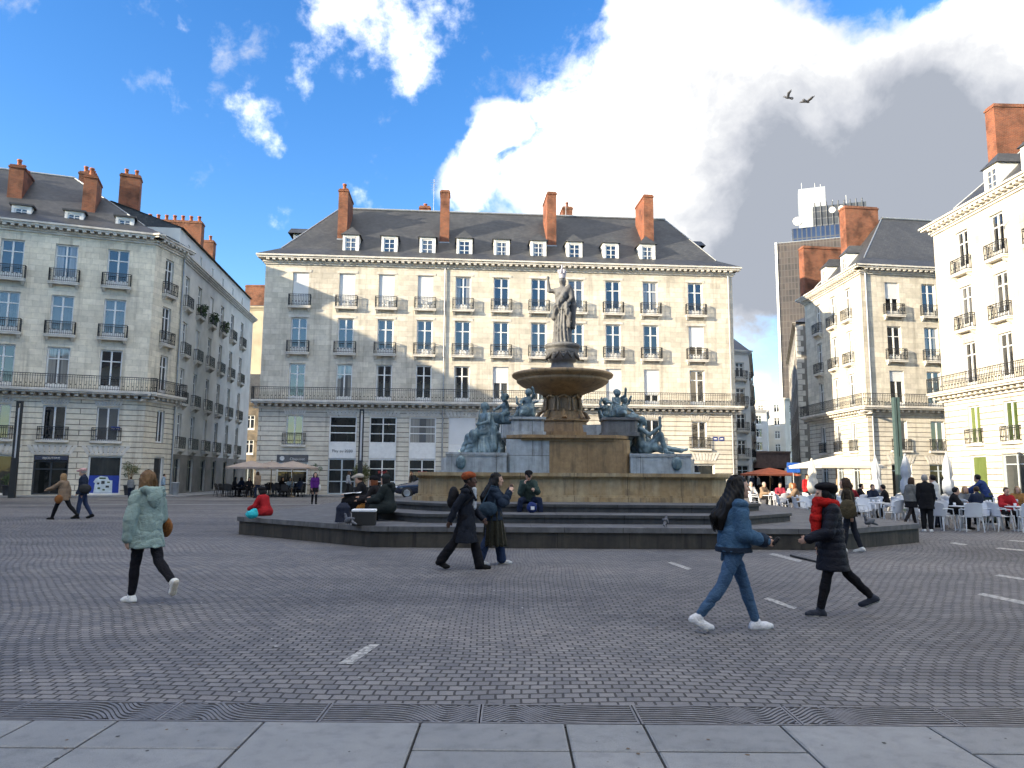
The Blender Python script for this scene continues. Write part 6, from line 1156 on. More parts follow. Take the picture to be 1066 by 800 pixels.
def chair(mat_, label, group, nm='chair'):
    r = thing(nm, label, 'chair', (0, 0, 0), 0, group)         # faces +x
    s = MB()
    for i in range(4):
        pass
    s.grid([[(-.22 + .46 * a, -.23 + .46 * b, .44 + .02 * (a - .5) ** 2 * 4 - .012 * math.sin(PI * b)) for b in np.linspace(0, 1, 5)] for a in np.linspace(0, 1, 5)]); s.grid([[(-.22 + .46 * a, .23 - .46 * b, .425 + .02 * (a - .5) ** 2 * 4 - .012 * math.sin(PI * b)) for b in np.linspace(0, 1, 5)] for a in np.linspace(0, 1, 5)]); s.build('seat', mat_, r)
    b = MB(); rows = []; rows2 = []
    for z in np.linspace(.44, .86, 5):
        k = (z - .44) / .42; rows.append([(-.215 - .09 * k + .10 * (abs(t) ** 2.4), .25 * t * (1 - .06 * k), z + (-.05 * abs(t) ** 3 if k > .9 else 0)) for t in np.linspace(-1, 1, 9)]); rows2.append([(p[0] - .018, p[1], p[2]) for p in rows[-1]])
    b.grid(rows); b.grid([list(reversed(q)) for q in rows2]); b.tube([(p[0] - .009, p[1], p[2]) for p in rows[-1]], .014, 6); b.build('backrest', mat_, r)
    for q in (1, -1): a = MB(); a.tube([(-.24, q * .245, .66), (-.05, q * .27, .67), (.16, q * .265, .65), (.20, q * .255, .44)], .017, 6); a.build('armrest', mat_, r)
    for x, y in ((.20, .22), (.20, -.22), (-.20, .22), (-.20, -.22)): l = MB(); l.tube([(x * .95, y, .435), (x * 1.25, y * 1.12, 0)], [.02, .014], 6); l.build('leg', mat_, r)
    return r
def table(label, group, mat_=None, leg='zinc'):
    r = thing('cafe_table', label, 'table', (0, 0, 0), 0, group); t = MB(); t.lathe([(.0, .715), (.33, .715), (.35, .725), (.35, .74), (.0, .745)], 24); t.build('tabletop', mat_ or M['chairwhite'], r); l = MB(); l.tube([(0, 0, .715), (0, 0, .03)], .03, 8); l.lathe([(.24, 0), (.24, .015), (.04, .05)], 18); l.build('pedestal_leg', M[leg], r); return r
def parasol_open(label, x, y, zt, ze, hw, m, group=None, pole='wood', hy=None):
    r = thing('parasol', label, 'parasol', (x, y, 0), random.uniform(-.1, .1), group); c = MB(); hy = hy or hw; n = 8; rim = []
    for i in range(n * 4):
        a = 2 * PI * (i + .5) / (n * 4); q = max(abs(math.cos(a)), abs(math.sin(a))); rim.append((hw * math.cos(a) / q, hy * math.sin(a) / q))
    rows = [[(px * t, py * t, zt + (ze - zt) * (t ** 1.12)) for px, py in rim] for t in (.02, .35, .7, 1.0)] + [[(px, py, ze - .12) for px, py in rim]]; c.grid(rows, 0, False, True); c.grid([[(p[0] * .995, p[1] * .995, p[2] - .012) for p in q] for q in rows][::-1], 0, False, True); c.build('canopy', M[m], r)
    p = MB(); p.tube([(0, 0, 0), (0, 0, zt + .06)], .035, 8); p.lathe([(.26, 0), (.26, .06), (.06, .1)], 16); p.build('pole', M[pole], r); rb = MB()
    for sx, sy in ((1, 1), (1, -1), (-1, 1), (-1, -1)): rb.tube([(0, 0, zt - .06), (sx * hw * .98, sy * hy * .98, ze - .03)], .012, 5)
    rb.build('ribs', M[pole], r); return r
def parasol_closed(label, x, y, zt, m, group):
    r = thing('parasol', label, 'parasol', (x, y, 0), random.uniform(0, 3), group); c = MB(); w = lambda a, z: .030 * math.sin(a * 6 + z * 2) * (1 if .95 < z < zt - .25 else .3)
    c.lathe([(.05, .85), (.20, .95), (.23, 1.15), (.20, 1.45), (.125, 1.58), (.19, 1.75), (.17, zt - .5), (.10, zt - .2), (.03, zt)], 24, wob=w); c.lathe([(.0, zt - .02), (.06, zt - .01), (.05, zt + .05), (0, zt + .07)], 8); c.build('folded_canopy', M[m], r); p = MB(); p.tube([(0, 0, 0), (0, 0, .9)], .03, 8); p.lathe([(.28, 0), (.28, .07), (.06, .12)], 16); p.build('pole', M['zinc'], r)
def lamp_post(x, y, h, label, rz=0):
    r = thing('lamp_post', label, 'lamp post', (x, y, 0), rz, 'lamp posts on the square'); p = MB(); p.box(-.17, -.13, 0, .17, .13, h * .42); p.build('base', M['lampblack'], r, bevel=.01)
    for s in (-1, 1): b = MB(); b.box(s * .115 - .05, -.10, h * .42, s * .115 + .05, .10, h); b.build('blade', M['lampblack'], r)
    t = MB(); t.box(-.165, -.11, h, .165, .11, h + .12); t.build('cap', M['lampblack'], r); t = MB(); t.box(-.06, -.03, h * .42, .06, .03, h * .95); t.build('light_panel', M['paper'], r)
def planter(x, y, label, pot='potdark', pr=.36, ph=.62, kind='ball', z=0.07):
    r = thing('potted_plant', label, 'plant', (x, y, z)); p = MB(); p.lathe([(pr * .72, 0), (pr, ph), (pr * 1.04, ph), (pr * 1.04, ph + .04), (pr * .9, ph + .04), (pr * .85, ph - .06), (0, ph - .06)], 20); p.build('pot', M[pot], r); l = MB(); st = MB(); rr = random.Random(int(abs(x * 100)))
    if kind == 'ball': leafball(l, Vector((0, 0, ph + .35)), (.42, .42, .42), 420, .055, 0, rr); st.tube([(0, 0, ph - .06), (0, 0, ph + .4)], .03, 6)
    elif kind == 'olive':
        for i in range(7): a = rr.uniform(0, 6.3); q = Vector((math.cos(a) * .32, math.sin(a) * .32, ph + rr.uniform(.75, 1.45))); st.tube([(0, 0, ph - .06), (q.x * .3, q.y * .3, ph + .5), q], [.035, .025, .01], 6); leafball(l, q, (.34, .34, .32), 130, .05, 0, rr)
        for i in range(6): a = rr.uniform(0, 6.3); q = Vector((math.cos(a) * .55, math.sin(a) * .55, ph + rr.uniform(1.5, 1.95))); st.tube([(0, 0, ph + .6), q], [.02, .006], 5)
    elif kind == 'topiary':
        for dx, h in ((-.32, 1.95), (.05, 2.1), (.42, 1.85), (.1, 1.35)): st.tube([(dx * .3, 0, ph - .06), (dx, 0, h)], .018, 5); leafball(l, Vector((dx, 0, h)), (.17, .17, .17), 110, .04, 0, rr)
        leafball(l, Vector((0, 0, ph + .45)), (.42, .4, .4), 260, .06, 0, rr)
    elif kind == 'bamboo':
        for i in range(14): dx, dy = rr.uniform(-.28, .28), rr.uniform(-.2, .2); h = rr.uniform(1.6, 2.3); st.tube([(dx * .5, dy * .5, ph - .06), (dx, dy, ph + h - .6)], .01, 5); leafball(l, Vector((dx, dy, ph + h * .55)), (.14, .14, h * .32), 70, .06, 0, rr)
    st.build('stem', M['wood'], r); l.build('foliage', M['leaf_olive' if kind in ('olive', 'bamboo') else 'leaf'], r)
def car(x, y, rz, label):
    r = thing('parked_car', label, 'car', (x, y, .0), rz)      # nose towards -x, length 4.5
    T = [(-2.25, .45, .62, .70, .62, .55), (-2.18, .30, .72, .80, .80, .70), (-1.95, .24, .82, .93, .88, .80), (-1.35, .22, .88, 1.02, .92, .82), (-.95, .22, .90, 1.08, .93, .80), (-.35, .22, .92, 1.52, .93, .66), (.15, .22, .93, 1.64, .93, .64), (1.0, .22, .95, 1.66, .93, .63), (1.6, .24, .97, 1.58, .92, .62), (2.0, .28, .98, 1.15, .90, .66), (2.2, .36, .92, 1.0, .84, .68), (2.25, .45, .7, .8, .7, .6)]
    mb = MB(); rows = []
    for a, zl, zb, zt, w, wr in T: rows.append([(a, -w * .9, zl), (a, -w, zl + .18), (a, -w, zb - .06), (a, -w * .965, zb), (a, -wr, zt - .05), (a, -wr * .85, zt), (a, wr * .85, zt), (a, wr, zt - .05), (a, w * .965, zb), (a, w, zb - .06), (a, w, zl + .18), (a, w * .9, zl)])
    mb.grid(rows, 0, True, True); mb.face(rows[0][::-1]); mb.face(rows[-1]); o = mb.build('body', M['carblue'], r); sb = o.modifiers.new('s', 'SUBSURF'); sb.levels = 1; sb.render_levels = 1
    for s in (-1, 1):
        g = MB()
        for x0, x1, t0, t1 in ((-.72, .02, -.18, .02), (.10, .95, .10, .92), (1.02, 1.72, 1.0, 1.45)): q = [(x0, s * .945, .985), (x1, s * .945, .99), (t1, s * .715, 1.50), (t0, s * .735, 1.44 if t0 < 0 else 1.5)]; g.face(q if s < 0 else q[::-1])
        g.build('side_window', M['pane_dark'], r); m = MB(); m.box(-.62, s * .93 - .1, .98, -.45, s * .93 + .12, 1.10); m.build('mirror', M['carblue'], r, bevel=.02); h = MB(); h.box(-2.21, s * .66 - .16, .66, -1.98, s * .66 + .17, .80); h.build('headlight', M['lamp'], r, bevel=.04)
        for xx in (-1.38, 1.38):
            w = MB(); w.lathe([(.20, -.11), (.33, -.11), (.35, -.07), (.35, .07), (.33, .11), (.20, .11)], 28); wo = w.build('wheel', M['rubber'], r, (xx, s * .86, .35)); wo.rotation_euler = (PI / 2, 0, 0); q = MB(); q.lathe([(.0, .112), (.19, .114), (.215, .125), (.222, .112)], 28)
            for k in range(5): a = 2 * PI * k / 5; q.box(0, -.03, .112 , .20, .03, .135, 0, lambda px, py, pz, a=a: (px * math.cos(a) - py * math.sin(a), px * math.sin(a) + py * math.cos(a), pz))
            q.lathe([(.05, .112), (.045, .14)], 12); q.build('rim', M['rim'], wo)
    g = MB(); g.face([(-1.02, -.74, 1.055), (-1.02, .74, 1.055), (-.36, .60, 1.535), (-.36, -.60, 1.535)][::-1]); g.build('windscreen', M['pane_dark'], r); b = MB(); b.box(-2.27, -.26, .42, -2.24, .26, .53); b.build('number_plate', M['paper'], r); b = MB(); b.box(-2.265, -.5, .56, -2.2, .5, .68); b.build('grille', M['rubber'], r)
def pigeon(x, y, z, rz, label, fly=0):
    s = Solid()
    if not fly:
        s.ell((0, 0, .13), (.13, .062, .065), .02, ry=.35); s.cap((.09, 0, .17), (.115, 0, .235), .036, .024, .02); s.ell((.125, 0, .25), (.034, .026, .028), .01); s.cap((.15, 0, .248), (.172, 0, .24), .010, .005, .005); s.cap((-.10, 0, .10), (-.24, 0, .055), .038, .022, .02); s.ell((-.02, .05, .135), (.12, .02, .05), .01, ry=.35); s.ell((-.02, -.05, .135), (.12, .02, .05), .01, ry=.35)
        for q in (.022, -.022): s.cap((.0, q, .09), (.0, q, .01), .010, .008, .005); s.cap((-.01, q, .008), (.035, q * 1.4, .008), .008, .006, .005)
        o = sculpt(s, .008, 'pigeon', M['pigeon'], None, (x, y, z), rz)
    else:
        s.ell((0, 0, 0), (.16, .06, .06), .02); s.ell((.16, 0, .01), (.04, .032, .032), .02); s.cap((-.12, 0, 0), (-.26, 0, -.01), .05, .075, .02)
        for q in (1, -1): s.chain([(.05, q * .04, .02), (.08, q * .20, .09 * fly), (.02, q * .40, .13 * fly)], [.045, .04, .02], .02); s.chain([(-.03, q * .04, .015), (.0, q * .20, .085 * fly), (-.04, q * .33, .12 * fly)], [.04, .035, .02], .02)
        o = sculpt(s, .014, 'pigeon', M['pigeon'], None, (x, y, z), rz)
    tag(o, label, 'bird')
def props():
    rr = random.Random(4)
    # terrace on the right: tables with white armchairs
    ch = chair(M['chairwhite'], 'white plastic armchair among the terrace tables on the right', 'white terrace armchairs'); tb = table('small round white table on the terrace on the right', 'white terrace tables'); nc = nt_ = 0
    spots = [(14.0, 23.3), (15.7, 23.2), (17.4, 23.4), (12.6, 25.6), (14.6, 26.0), (16.8, 26.2), (11.6, 28.2), (13.4, 28.6), (15.6, 28.9), (18.0, 29.2), (20.2, 29.6), (12.2, 31.4), (14.4, 31.8), (17.0, 32.2), (19.4, 32.4), (12.0, 34.6), (14.6, 35.0), (17.6, 35.5), (20.4, 36), (13.2, 38.2), (16.4, 38.8)]
    for tx, ty in spots:
        o = tb if nt_ == 0 else copy_tree(tb); nt_ += 1; o.location = (tx, ty, 0)
        for a in ((-PI / 2, 0.25, PI, PI / 2 + .3) if ty < 30 else (-PI / 2 + .3, PI - .2, .2)):
            a += rr.uniform(-.25, .25); o = ch if nc == 0 else copy_tree(ch); nc += 1; d = rr.uniform(.62, .74); o.location = (tx + d * math.cos(a), ty + d * math.sin(a), 0); o.rotation_euler.z = a + PI + rr.uniform(-.3, .3)
    cup = None
    for i, (tx, ty) in enumerate(spots):
        for k in range(2):
            a = rr.uniform(0, 6.28); x, y = tx + .18 * math.cos(a + 2.5 * k), ty + .18 * math.sin(a + 2.5 * k)
            if cup is None: mb = MB(); mb.lathe([(.028, 0), (.036, .02), (.04, .09), (.036, .09), (.03, .02), (0, .015)], 12); mb.lathe([(0, -.004), (.07, 0), (.075, .008), (0, .004)], 12); cup = mb.build('cup', M['paper'], None, (x, y, .75)); tag(cup, 'small white cup on a round terrace table on the right', 'cup', 'white cups on the terrace tables')
            else: copy_tree(cup).location = (x, y, .75)
    p = atd(870, 477, 36); parasol_open('open cream square parasol over the terrace on the right', p.x, 36, 2.62, 2.14, 1.75, 'parasol'); 
    for x, yt, Y, m, lb in ((845, 479, 33, 'parasol', 'folded cream parasol leftmost on the terrace'), (911, 476, 34, 'parasolgrey', 'folded grey parasol between the open one and the green post'), (942, 474, 31, 'parasolgrey', 'folded grey parasol just right of the green post'), (985, 472, 33, 'parasolgrey', 'folded grey parasol beside the sunlit white building')): q = atd(x, yt, Y); parasol_closed(lb, q.x, Y, max(2.3, q.z), m, 'folded terrace parasols')
    q = atd(801, 487, 62); parasol_open('orange parasol at the mouth of the narrow right street', q.x, 62, q.z, q.z - .55, 1.9, 'orange')
    # dark canopy and blue sign in the street
    a = atd(777, 480, 92); b = atd(819, 480, 92); r = thing('street_canopy', 'brown canopy with pale lettering strip across the narrow right street', 'canopy', ((a.x + b.x) / 2, 92, 0)); w = (b.x - a.x) / 2; mb = MB(); mb.box(-w, -1.2, 2.6, w, 1.5, 4.4); mb.build('fascia', M['browncanopy'], r); mb = MB(); mb.box(-w - .1, -1.35, 4.4, w + .1, 1.6, 4.65); mb.build('roof', M['browncanopy'], r); mb = MB(); mb.box(-w, .8, 0, w, 1.2, 2.6); mb.build('shopfront', M['dark'], r)
    q = atd(826, 487, 48); r = thing('road_sign', 'blue rectangular road sign on a thin post by the street mouth', 'sign', (q.x, 48, 0)); mb = MB(); mb.box(-.42, -.02, q.z - .32, .42, .02, q.z + .32); mb.build('panel', M['bluesign'], r); mb = MB(); mb.tube([(0, .05, 0), (0, .05, q.z + .3)], .035, 8); mb.build('post', M['zinc'], r)
    # tall green lighting column
    q = atd(932, 416, 36.5); r = thing('lighting_column', 'tall dark green lighting column standing among the terrace parasols', 'lamp post', (q.x, 36.5, 0)); mb = MB(); mb.box(-.15, -.14, 0, .15, .14, 2.6); mb.box(-.2, -.2, 0, .2, .2, .25); mb.build('base', M['green_paint'], r, bevel=.02)
    for s in (-1, 1): mb = MB(); mb.box(s * .085 - .055, -.13, 2.6, s * .085 + .055, .13, q.z + .1); mb.build('blade', M['green_paint'], r)
    for x0, y0, yt, lb in ((12, 520, 420, 'black twin blade lamp post at the left edge before the corner building'), (374, 517, 428, 'black twin blade lamp post before the white shop fascia')):
        Y = 45 if x0 < 100 else 51.5; g = atd(x0, y0, Y); h = atd(x0 + 5, yt, Y).z; lamp_post(g.x, Y, h, lb, .2)
    # planters
    F = Vector((math.cos(math.radians(20)), math.sin(math.radians(20)))); c = Vector((-25, 50.3)); pt = lambda s, n: c - F * s + Vector((F.y, -F.x)) * n
    q = pt(7.4, .7); planter(q.x, q.y, 'dark round planter with clipped shrub left of the navy shop door', kind='ball'); q = pt(.55, .75); planter(q.x, q.y, 'leafy olive tree in a pot at the corner of the left building', kind='olive')
    d = Vector((36.3, 2.8)).normalized(); C0 = Vector((-18.8, 54.8)); pc = lambda s, n: C0 + d * s + Vector((d.y, -d.x)) * n
    for s, n, k, lb in ((4.35, .6, 'topiary', 'planter with ball topped stems beside the grey cafe front'), (5.0 + 2.45, .5, 'bamboo', 'pot of bamboo between the glass shop door and the lamp post'), (8.05, .45, 'bamboo', 'pot of bamboo just right of the lamp post')): q = pc(s, n); planter(q.x, q.y, lb, kind=k, pr=.26, ph=.5)
    # cafe on the left: taupe parasols, dark chairs
    for x, yt, ye, Y, hw, lb in ((262, 480, 489, 50, 1.35, 'taupe cafe parasol leftmost of three'), (283, 481, 489, 52.5, 1.3, 'taupe cafe parasol in the middle of three'), (305, 482, 489, 50.5, 1.45, 'taupe cafe parasol under the grey cafe sign')): q = atd(x, yt, Y); e = atd(x, ye, Y); parasol_open(lb, q.x, Y, max(q.z, 2.42), max(e.z, 1.98), hw, 'taupe', 'taupe cafe parasols')
    cd = chair(M['cafedark'], 'dark wicker armchair outside the cafe on the left', 'dark cafe armchairs'); td = table('small round dark table outside the cafe on the left', 'dark cafe tables', M['cafedark'], 'iron'); k = 0; kt = 0
    for tx, ty in ((-18.6, 49.6), (-17.2, 50.2), (-15.9, 50.6), (-14.8, 49.8), (-17.9, 52.0), (-16.2, 52.4), (-14.4, 52.0), (-19.4, 51.2)):
        o = td if kt == 0 else copy_tree(td); kt += 1; o.location = (tx, ty, .07 if ty > 51.7 else 0)
        for a in (.3, PI - .2, -PI / 2): a += rr.uniform(-.3, .3); o = cd if k == 0 else copy_tree(cd); k += 1; o.location = (tx + .62 * math.cos(a), ty + .62 * math.sin(a), .07 if ty > 51.7 else 0); o.rotation_euler.z = a + PI
    car(-5.55, 50.2, math.radians(4), 'dark blue parked car half hidden behind the fountain basin')
    # things lying about
    r = thing('bin', 'small grey litter bin at the foot of the left street wall', 'bin', (-22.9, 50.9, .07)); mb = MB(); mb.lathe([(.22, 0), (.24, .75), (.26, .78), (.26, .84), (.2, .86), (.2, .8)], 16); mb.build('body', M['zinc'], r)
    a = ground(823, 579.5); b = ground(854, 587); mb = MB(); mb.tube([(a.x, a.y, .02), (a.x * .65 + b.x * .35, a.y * .6 + b.y * .4 - .1, .022), (b.x, b.y, .02)], .02, 8); tag(mb.build('cable_cover', M['rubber']), 'short black cable cover lying curved on the setts', 'cable cover')
    # pigeons
    q = ground(905, 549, .46); pigeon(q.x, q.y, .46, math.radians(200), 'dark pigeon on the platform near the terrace'); q = ground(693, 549, .46); pigeon(q.x, q.y, .46, math.radians(70), 'pigeon standing mid platform right of the seated boy'); q = ground(363, 548, .46); pigeon(q.x, q.y, .46, 2.5, 'pigeon on the platform in front of the backpack')
    q = atd(840, 106, 34); pigeon(q.x, 34, q.z, math.radians(35), 'pigeon flying with spread wings, the right one in the sky', 1.0); q = atd(820, 102, 38); pigeon(q.x, 38, q.z, math.radians(190), 'pigeon flying with raised wings, the left one in the sky', 1.9)
M['browncanopy'] = simple('brown_canopy', (.42, .30, .26), .7)
BLK, NAVY, GRY, TAN, RED, WHT, DEN, GRN, BRN = (.012, .012, .014), (.02, .028, .05), (.16, .17, .18), (.24, .17, .115), (.36, .02, .025), (.55, .55, .54), (.05, .09, .15), (.04, .06, .05), (.06, .04, .028)
SHB = (BLK, None); SHW = ((.6, .6, .58), (.6, .6, .58))
def crowd():
    W = lambda s=1: dict(legs=((.3 * s, .1, .1), (-.32 * s, .3, -.3)), arms=((-.3 * s, .12, .3, .1), (.3 * s, .12, .35, .1)))
    # pair by the left corner building
    p = ground(64, 541); person('older blond woman in a tan coat with a brown bag striding left', p.x, p.y, PI - .1, H=1.62, legs=((.42, .1, .1), (-.5, .3, -.4)), arms=((.9, .15, .4, .1), (-.3, .12, .3, 0)), hair=('bob', 'blond'), top=('coat', TAN, .03, .2, .03, ''), low=('trousers', BLK, .01), shoes=SHB, cell=.02, extra=lambda o, J, at, c, S_: sculpt((lambda t: (t.ell(J['hip0'] + V3(-.05, .2, -.12), (.15, .06, .15)), t)[1])(Solid()), .02, 'handbag', cloth('tan_leather', (.22, .09, .03), .5), o))
    p = ground(77, 540); person('man in a navy jacket and pink cap walking left with a shoulder bag', p.x + .25, p.y, PI + .35, H=1.76, **W(.6), hair=('short', 'grey'), top=('jacket', NAVY, .035, .1, .02, ''), low=('jeans', (.035, .05, .10), .01), shoes=SHB, cell=.02, extra=lambda o, J, at, c, S_: (sculpt((lambda t: (t.ell(at(-.01, 0, .07), (.12, .105, .08)), t.cap(at(.08, 0, .05), at(.16, 0, .04), .05, .03), t)[-1])(Solid()), .02, 'cap', cloth('pink_cap', (.5, .3, .28)), o), sculpt((lambda t: (t.ell(J['hip0'] + V3(-.1, .2, .1), (.2, .08, .16)), t)[1])(Solid()), .02, 'shoulder_bag', cloth('dark_canvas', (.04, .04, .04)), o)))
    p = ground(135, 519); person('child in a grey hoodie and blue jeans near the olive tree', p.x, p.y, 1.9, H=1.32, **STAND, hair=('short', 'brown'), top=('hoodie', GRY, .03, .1, .02, ''), low=('jeans', NAVY, .01), shoes=SHB, cell=.024)
    p = ground(153, 518); person('man with dark hair in a black jacket standing behind the pale coat', p.x, p.y, 2.2, H=1.8, **STAND, hair=('short', 'black'), top=('jacket', NAVY, .03, .12, .02, ''), low=('trousers', BLK, .01), shoes=SHB, cell=.024)
    p = ground(169, 516); person('child in a pale blue jacket near the corner of the left building', p.x, p.y, .4, H=1.5, **STAND, hair=('short', 'black'), top=('jacket', (.30, .40, .50), .03, .1, .02, ''), low=('trousers', NAVY, .01), shoes=SHB, cell=.024)
    # woman in purple
    p = ground(327, 525); person('woman in a purple top and short black skirt with white bag and boots', p.x, p.y, -1.2, H=1.68, **W(.35), hair=('bob', 'black'), top=('top', (.09, .02, .16), .015, .06, .01, ''), low=None, shoes=SHB, cell=.018, extra=lambda o, J, at, c, S_: (sculpt((lambda t: (t.cone((0, 0, J['pel'][2] - .28), (0, 0, J['pel'][2] + .1), (.17, .2), (.12, .16)), t)[1])(Solid()), .018, 'skirt', cloth('black_skirt', BLK), o), sculpt((lambda t: (t.ell(J['hip0'] + V3(.05, .16, -.05), (.10, .06, .2)), t)[1])(Solid()), .018, 'bag', cloth('white_bag', WHT), o), [sculpt((lambda t: (t.cap(J['kn%d' % i], J['an%d' % i], .06, .05), t)[1])(Solid()), .018, 'boot', cloth('black_boot', BLK), o) for i in (0, 1)]))
    # seated on the platform, far left
    p = ground(277, 537, .46); person('person in a red coat with black hair sitting on the platform edge', p.x, p.y, math.radians(160), z=.46, H=1.5, legs=((1.35, .9, 0, .1), (1.5, 1.5, 0, .2)), arms=((.45, .25, .8, .3), (.4, .25, .9, .3)), lean=.30, hd=(0, -.4), seat=.12, hair=('bob', 'black'), top=('coat', RED, .035, .2, .03, ''), low=('trousers', BLK, .01), shoes=SHB, cell=.016, extra=lambda o, J, at, c, S_: sculpt((lambda t: (t.ell(J['head'] + V3(-.01, 0, .08), (.115, .11, .07)), t)[1])(Solid()), .016, 'cap', cloth('black_knit', BLK), o))
    q = ground(262, 540, .46); s = Solid(); s.ell((0, 0, .10), (.16, .13, .11)); s.ell((.05, .02, .18), (.08, .07, .08)); s.disp = folds(.008, 30, 9); tag(sculpt(s, .016, 'plastic_bag', cloth('turquoise_bag', (.03, .42, .48), .4), None, (q.x, q.y, .46)), 'turquoise plastic bag beside the red coat on the platform', 'bag')
    # group on the left end of the steps
    bk = lambda o, J, at, c, S_: sculpt((lambda t: (t.ell(at(-.01, 0, .075), (.12, .108, .075)), t.cap(at(.09, 0, .06), at(.18, 0, .04), .05, .03), t)[-1])(Solid()), .016, 'cap', cloth('beige_cap', (.42, .37, .31)), o)
    person('person in a beige peaked cap and black coat sitting at the step end', -3.95, 19.9, math.radians(190), z=.46, H=1.68, **SIT, seat=.40, hair=('short', 'brown'), top=('coat', BLK, .035, .2, .02, ''), low=('trousers', NAVY, .01), shoes=SHB, cell=.016, extra=bk)
    hat = lambda col, nm: (lambda o, J, at, c, S_: sculpt((lambda t: (t.ell(at(-.02, 0, .065), (.118, .108, .085)), t)[1])(Solid()), .016, nm, cloth('knit_' + nm + str(col[0]), col), o))
    person('woman in a black beret and dark red scarf seated on the steps facing left', -3.42, 19.0, math.radians(175), z=.46, H=1.66, **SIT, seat=.36, hair=('bob', 'red'), top=('coat', (.02, .018, .02), .03, .2, .02, ''), low=('trousers', (.30, .13, .03), .02), shoes=SHB, cell=.016, extra=hat(BLK, 'beret'))
    person('person in a long dark green grey coat with hood up seated on the steps', -3.02, 18.45, math.radians(168), z=.46, H=1.76, **SIT, seat=.36, hair=('bob', 'black'), top=('coat', (.022, .028, .028), .05, .35, .03, 'hood'), low=('trousers', BLK, .02), shoes=SHB, cell=.016, extra=hat((.022, .028, .028), 'hood_top'))
    q = ground(357, 545, .46); s = Solid(); s.cone((0, 0, .03), (0, 0, .36), (.13, .19), (.10, .15), .05); s.ell((0, 0, .36), (.10, .15, .10), .05); s.cone((-.12, 0, .05), (-.12, 0, .22), (.07, .14), (.06, .13), .02); s.cap((.0, -.07, .44), (0, .07, .44), .03); s.disp = folds(.006, 30, 8); tag(sculpt(s, .014, 'backpack', cloth('navy_nylon', (.02, .024, .04), .6), None, (q.x, q.y, .46), -1.2), 'navy backpack standing on the platform left of the cooler box', 'backpack')
    q = ground(379, 547, .46); r = thing('cooler_box', 'dark cooler box with a white lid in front of the seated group', 'box', (q.x, q.y, .46), .1); mb = MB(); mb.box(-.26, -.17, 0, .26, .17, .30); mb.build('body', M['rubber'], r, bevel=.02); mb = MB(); mb.box(-.27, -.18, .30, .27, .18, .36); mb.build('lid', M['paper'], r, bevel=.02)
    q = ground(368, 540, .46); r = thing('folding_trolley', 'black cloth covered trolley with white sheets beside the capped person', 'trolley', (q.x, q.y + .1, .46)); s = Solid(); s.ell((0, 0, .42), (.36, .24, .20), .08); s.ell((.12, 0, .30), (.26, .22, .22), .08); s.disp = folds(.012, 24, 8); sculpt(s, .016, 'cover', cloth('black_cover', (.010, .010, .012)), r); mb = MB()
    for xx in (-.25, .25): mb.tube([(xx, -.15, .35), (xx + .05, -.18, .0)], .016, 6); mb.tube([(xx, .15, .35), (xx - .05, .18, .0)], .016, 6)
    mb.build('legs', M['lampblack'], r); mb = MB(); mb.face([(-.42, -.2, .60), (.02, -.22, .66), (.06, .16, .67), (-.38, .18, .61)]); mb.face([(-.30, -.12, .63), (.16, -.10, .655), (.14, .2, .68), (-.28, .2, .64)]); mb.build('papers', M['paper'], r)
    # boy sitting against the basin
    person('boy in a black cap and dark green jacket sitting against the basin', .43, 19.38, math.radians(-85), z=.67, H=1.70, legs=((1.62, 1.55, 0, .42), (1.58, 1.75, .0, .34)), arms=((.7, .2, 1.1, .5), (.6, .2, 2.1, .4)), lean=.22, hd=(0, -.35), seat=.31, hair=('short', 'black'), top=('jacket', (.035, .055, .05), .035, .06, .02, ''), low=('trousers', (.018, .026, .055), .014), shoes=SHW, cell=.013, extra=lambda o, J, at, c, S_: sculpt((lambda t: (t.ell(at(-.01, 0, .075), (.118, .105, .075)), t.cap(at(.08, 0, .06), at(.16, 0, .035), .05, .03), t)[-1])(Solid()), .013, 'cap', cloth('black_cap', BLK), o))
    r = thing('bag', 'blue bag with a white patch between the legs of the seated boy', 'bag', (.52, 18.72, .67), .1); s = Solid(); s.ell((0, 0, .13), (.13, .09, .14), .03); s.disp = folds(.006, 30, 9); sculpt(s, .013, 'body', cloth('royal_bag', (.02, .035, .13), .5), r); mb = MB(); mb.box(-.04, -.10, .08, .05, -.085, .16); mb.build('patch', M['paper'], r)
    # outside the glass shop and by the cafe
    for x, Y, H_, tp, lw, h, st, lb in ((362, 53, 1.7, (.35, .36, .38), BLK, .5, W(.3), 'person in a pale top and black trousers at the glass shop door'), (427, 52.0, 1.7, BLK, NAVY, 0, STAND, 'person in black standing behind the bonnet of the dark car'), (268, 47.5, 1.72, TAN, NAVY, 2.5, W(.4), 'woman in a tan jacket standing beside the cafe tables'), (402, 52.5, 1.7, WHT, (.35, .4, .45), 1.0, STAND, 'person in white behind the seated group near the shop')):
        p = atd(x, 510, Y); person(lb, p.x, Y, h, z=0.07 if Y > 51.8 else 0, H=H_, **st, hair=('bob', 'brown'), top=('top', tp, .02, .08, .01, ''), low=('trousers', lw, .01), shoes=SHB, cell=.026)
